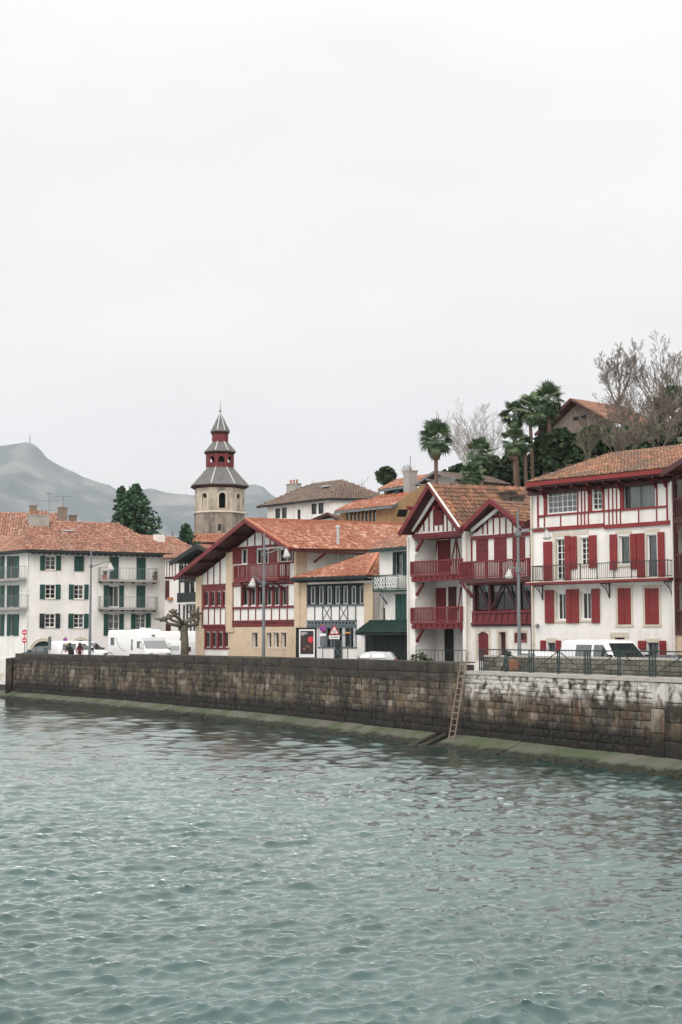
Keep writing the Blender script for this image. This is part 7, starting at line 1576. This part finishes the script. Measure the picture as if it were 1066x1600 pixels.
# the dark pine on the hill and the trees around the palms
evergreen('small dark pine behind the grey house chimney', (604,731), 756, 13, 160, 'round', leafdark, 60, .45, 6, 'pine_tree')
evergreen('rounded grey-green pine behind the lone palm', (716,729), 762, 22, 150, 'round', leafdark, 90, .5, 7, 'pine_tree')
evergreen('low dark evergreen mass between the palms and the ridge of the red house', (768,715), 770, 34, 128, 'round', leafdark, 170, .5, 8, 'evergreen_bush')
evergreen('dark evergreen behind the twin palm trunks', (806,706), 775, 26, 132, 'round', leafdark, 150, .5, 9, 'evergreen_bush')
evergreen('large dark evergreen right of the palms below the barn', (874,672), 760, 44, 122, 'round', leafdark, 320, .5, 10, 'evergreen_tree')
evergreen('dark evergreen below the right side of the barn', (930,668), 752, 40, 126, 'round', leafdark, 260, .5, 11, 'evergreen_tree')
evergreen('dark evergreen at the right edge among bare branches', (1050,600), 720, 34, 150, 'round', leafdark, 220, .5, 12, 'evergreen_tree')
evergreen('dark undergrowth behind the roof of the shuttered house', (1000,668), 740, 60, 132, 'round', leafdark, 240, .5, 13, 'evergreen_bush')
for i,(px,yt,lab) in enumerate(((486,742,'wispy bare sapling over the brown roof, left'),(512,744,'wispy bare sapling over the brown roof, middle'),(536,740,'wispy bare sapling over the brown roof, right'))):
    p = atY(px,770,160); bare_tree(lab, (p.x,160,hill_z(p.x,160)), (atY(px,yt,160).z-hill_z(p.x,160))*.88, .5, 60+i, barkpale, 3, .07, twig=.02)
# bare trees
def bare_at(label, px, ytop, Y, seed, spread=.8, mat=bark, r0=.22, levels=4, lean=0, start=.25, twig=.014, hz=None, nm=6):
    p = atY(px,700,Y); g = hz if hz is not None else hill_z(p.x,Y)-.3; return bare_tree(label, (p.x,Y,g), (atY(px,ytop,Y).z-g)*.87, spread, seed, mat, levels, r0, lean, start, twig=twig, nm=nm)
bare_at('pale round-crowned bare tree behind the palms', 744, 618, 138, 31, 1.0, barkpale, .15, 4, 0, .10, .011, atY(744,760,138).z, 13)
bare_at('tall bare tree standing above the barn roof', 966, 528, 158, 32, .85, twigbark, .24, 5, 0, .22, .013, atY(966,660,158).z)
bare_at('tall bare tree at the right edge above the hill', 1040, 520, 156, 33, .8, twigbark, .24, 5, 0, .2, .013, atY(1040,680,156).z)
bare_at('tangled bare tree in front of the barn roof', 1000, 586, 136, 34, .95, twigbark, .15, 5, 0, .05, .012, atY(1000,705,136).z)
bare_at('tangled bare tree at the right edge over the house roof', 1048, 596, 132, 35, .95, twigbark, .15, 4, 0, .05, .018, atY(1048,705,132).z)
bare_at('slender pale-limbed bare tree before the dark evergreens', 922, 662, 112, 36, .6, planebark, .10, 4, -.1, .3, .02, atY(922,740,112).z)
bare_at('second slender pale-limbed bare tree nearer the barn', 962, 655, 114, 37, .7, twigbark, .10, 4, .1, .3, .02, atY(962,740,114).z)
bare_at('bare bush between barn and roof at the right', 985, 650, 120, 38, 1.0, twigbark, .10, 4, 0, .06, .02, atY(985,720,120).z)
bare_at('bare many-stemmed bush hiding the lower right of the barn roof', 975, 618, 140, 41, 1.0, twigbark, .10, 4, 0, .04, .018, atY(975,690,140).z)
bare_at('bare brown bush between the tall tree and the right edge', 1022, 560, 148, 42, 1.0, twigbark, .12, 4, 0, .04, .018, atY(1022,690,148).z)
bare_at('bare brown bush leaning over the shuttered house roof', 1030, 640, 124, 43, 1.1, twigbark, .10, 4, 0, .04, .018, atY(1030,712,124).z)
bare_at('twiggy bare shrub at the foot of the barn wall', 930, 640, 138, 44, .9, twigbark, .08, 4, 0, .04, .018, atY(930,690,138).z)
bare_at('thin bare sapling beside the grey chimney', 637, 722, 150, 39, .6, barkpale, .06, 3, 0, .3, .018, atY(637,760,150).z)
# palms
def frond_mesh(seed, L_=1.0):
    r = random.Random(seed); b = MB(); pet = .75*L_; n = 15
    b.bar((0,0,0),(pet,0,.0),.035,.025)
    for k in range(n):
        a = math.radians(-105+210*k/(n-1)); ln = (.80-.25*abs(a)/1.9)*L_*r.uniform(.9,1.08); d = V3((math.cos(a),math.sin(a),.02)); s_ = V3((-math.sin(a),math.cos(a),0)); o_ = V3((pet,0,0)); w_ = .062*L_
        m_ = o_+d*ln*.62+V3((0,0,.05*L_)); e = o_+d*ln+V3((0,0,-.16*L_*r.uniform(.5,1.6)))
        b.add([o_, m_-s_*w_, m_+s_*w_, e], [(0,1,2),(1,3,2)])
    return b
fr_me = []
for k in range(4):
    b = frond_mesh(k); me = bpy.data.meshes.new('frond'); me.from_pydata(b.v, [], b.f); me.materials.append(frondmat); me.update(); fr_me.append(me)
    b = frond_mesh(k+10); md = bpy.data.meshes.new('dead_frond'); md.from_pydata(b.v, [], b.f); md.materials.append(deadfrond); md.update(); fr_me.append(md)
green_me = fr_me[0::2]; dead_me = fr_me[1::2]
def palm(label, px, py, Y, rad_px, base_dx=0, n=46, skirt=0, seed=0, group='fan palms on the slope', tr=.14):
    rr = random.Random(seed); c = atY(px, py, Y); R_ = rad_px*Y/FPX; bx_ = c.x+base_dx*Y/FPX; g = min(hill_z(bx_, Y)-.3, c.z-4); t = thing('palm_tree', label, 'palm tree', (bx_, Y, g), 0, group); top = V3((c.x-bx_, 0, c.z-g-.25*R_))
    pts = [V3((0,0,0)), V3((top.x*.3,0,top.z*.4)), V3((top.x*.75,0,top.z*.75)), top]; trunk_obj(t, pts, [tr*1.3,tr*1.05,tr,tr*1.15], palmbark, (), 10)
    for i in range(n):
        el = math.radians(78-150*((i+.5)/n)**.95); az = i*2.39996+rr.uniform(-.3,.3); o = link('frond', rr.choice(green_me), t); s_ = R_/1.28*rr.uniform(.85,1.15)
        o.rotation_mode = 'QUATERNION'; o.rotation_quaternion = Quaternion((0,0,1), az) @ Quaternion((0,1,0), -el) @ Quaternion((1,0,0), rr.uniform(-.5,.5)); o.location = top+V3((0,0,rr.uniform(-.1,.25)*R_)); o.scale = (s_,s_,s_)
    if skirt:
        for i in range(16):
            az = i*2.39996; o = link('dead_frond', rr.choice(dead_me), t); s_ = R_/1.5*skirt; o.rotation_mode = 'QUATERNION'; o.rotation_quaternion = Quaternion((0,0,1), az) @ Quaternion((0,1,0), math.radians(rr.uniform(58,82))) ; o.location = top+V3((0,0,-.45*R_-rr.uniform(0,.3))); o.scale = (s_,s_,s_)
    return t
palm('lone tall fan palm with brown dead skirt left of the bare tree', 681, 681, 112, 27, 1.5, 42, .62, 1)
palm('bushy fan palm in front of the pale bare tree', 751, 704, 110, 22, 6, 36, 0, 2)
palm('low fan palm clump just above the roof of the red house', 738, 738, 106, 20, 3, 40, 0, 3)
palm('fan palm at the upper left of the palm group', 803, 645, 120, 22, 14, 34, 0, 4)
palm('tall fan palm in the middle of the palm group', 828, 634, 119, 24, 8, 38, .5, 5)
palm('highest fan palm at the right of the palm group, its crown touching the barn', 857, 620, 121, 27, 2, 42, 0, 6)
palm('shorter fan palm low in the palm group with brown skirt', 803, 686, 116, 22, 7, 36, .75, 7)
palm('second short fan palm leaning beside the brown-skirted one', 820, 692, 117, 14, 5, 34, 0, 8)
palm('full fan palm crown hanging below the highest palm', 849, 646, 122, 22, 4, 44, 0, 9)
# pollarded plane tree on the quay road
pp = atY(289,1010,108); pl = thing('plane_tree', 'pollarded plane tree with knobbly bare limbs beside the white vans', 'tree', (pp.x,108,GZ)); b = MB(); q = lambda x,y,dy=0: atY(x,y,108)-V3((pp.x,108-dy,GZ))
b.tube([(0,0,0), q(289,1000), q(287.5,985), q(287,976)], [.34,.28,.29,.28], 10); tr = b.build('trunk', planebark, pl, smooth=True)
limbs = [[q(287,978),q(278,972,.3),q(268,969,.3),q(262,962,.2)],[q(287,977),q(294,971,-.4),q(303,969,-.3),q(308,961,-.3)],[q(286,980),q(276,977,-.5),q(265,975,-.8),q(260,968,-.9)],[q(288,977),q(290,970,.8),q(298,964,1.2),q(300,957,1.3)],[q(287,977),q(283,968,-.8),q(276,962,-1.2),q(272,957,-1.3)],[q(289,980),q(297,977,.5),q(309,975,.7),q(312,968,.7)]]
for k,l_ in enumerate(limbs):
    b = MB(); b.tube(l_, [.17,.13,.11,.13], 7); rr = random.Random(k); e = l_[-1]
    for j in range(9):
        d = V3((rr.gauss(0,.22),rr.gauss(0,.22),rr.gauss(.12,.18))); b.tube([e, e+d*.6, e+d*1.15], [.11,.13,.07], 6)
    b.build('limb', planebark, pl, smooth=True)
# planting in front of the houses
def bush(label, px, Y, w_, h_, seed, mat=leafolive, n=26):
    rr = np.random.default_rng(seed); p = atY(px,1020,Y); t = thing('bush', label, 'plant', (p.x,Y,GZ)); vs, fs, tn = [], [], []
    for i in range(n): clump_mesh(vs, fs, tn, V3((rr.uniform(-w_,w_), rr.uniform(-.3,.3), h_*rr.uniform(.25,.95))), .22, 18, .13, rr)
    b = MB(); b.tube([(0,0,0),(0.05,0,h_*.6)], [.05,.03], 5); b.build('stem', bark, t); crown_obj('foliage', (vs,fs,tn), mat, t)
bush('leafy shrub at the foot of the loggia of the red house', 660, 80.5, .55, 1.15, 50); bush('dark shrub between the silver car and the canopy boards', 612, 86, .8, 1.2, 51, leafdark); bush('creeper shrub on the terrace of the ochre house', 624, 119, 1.0, 3.4, 52, leafolive, 50)
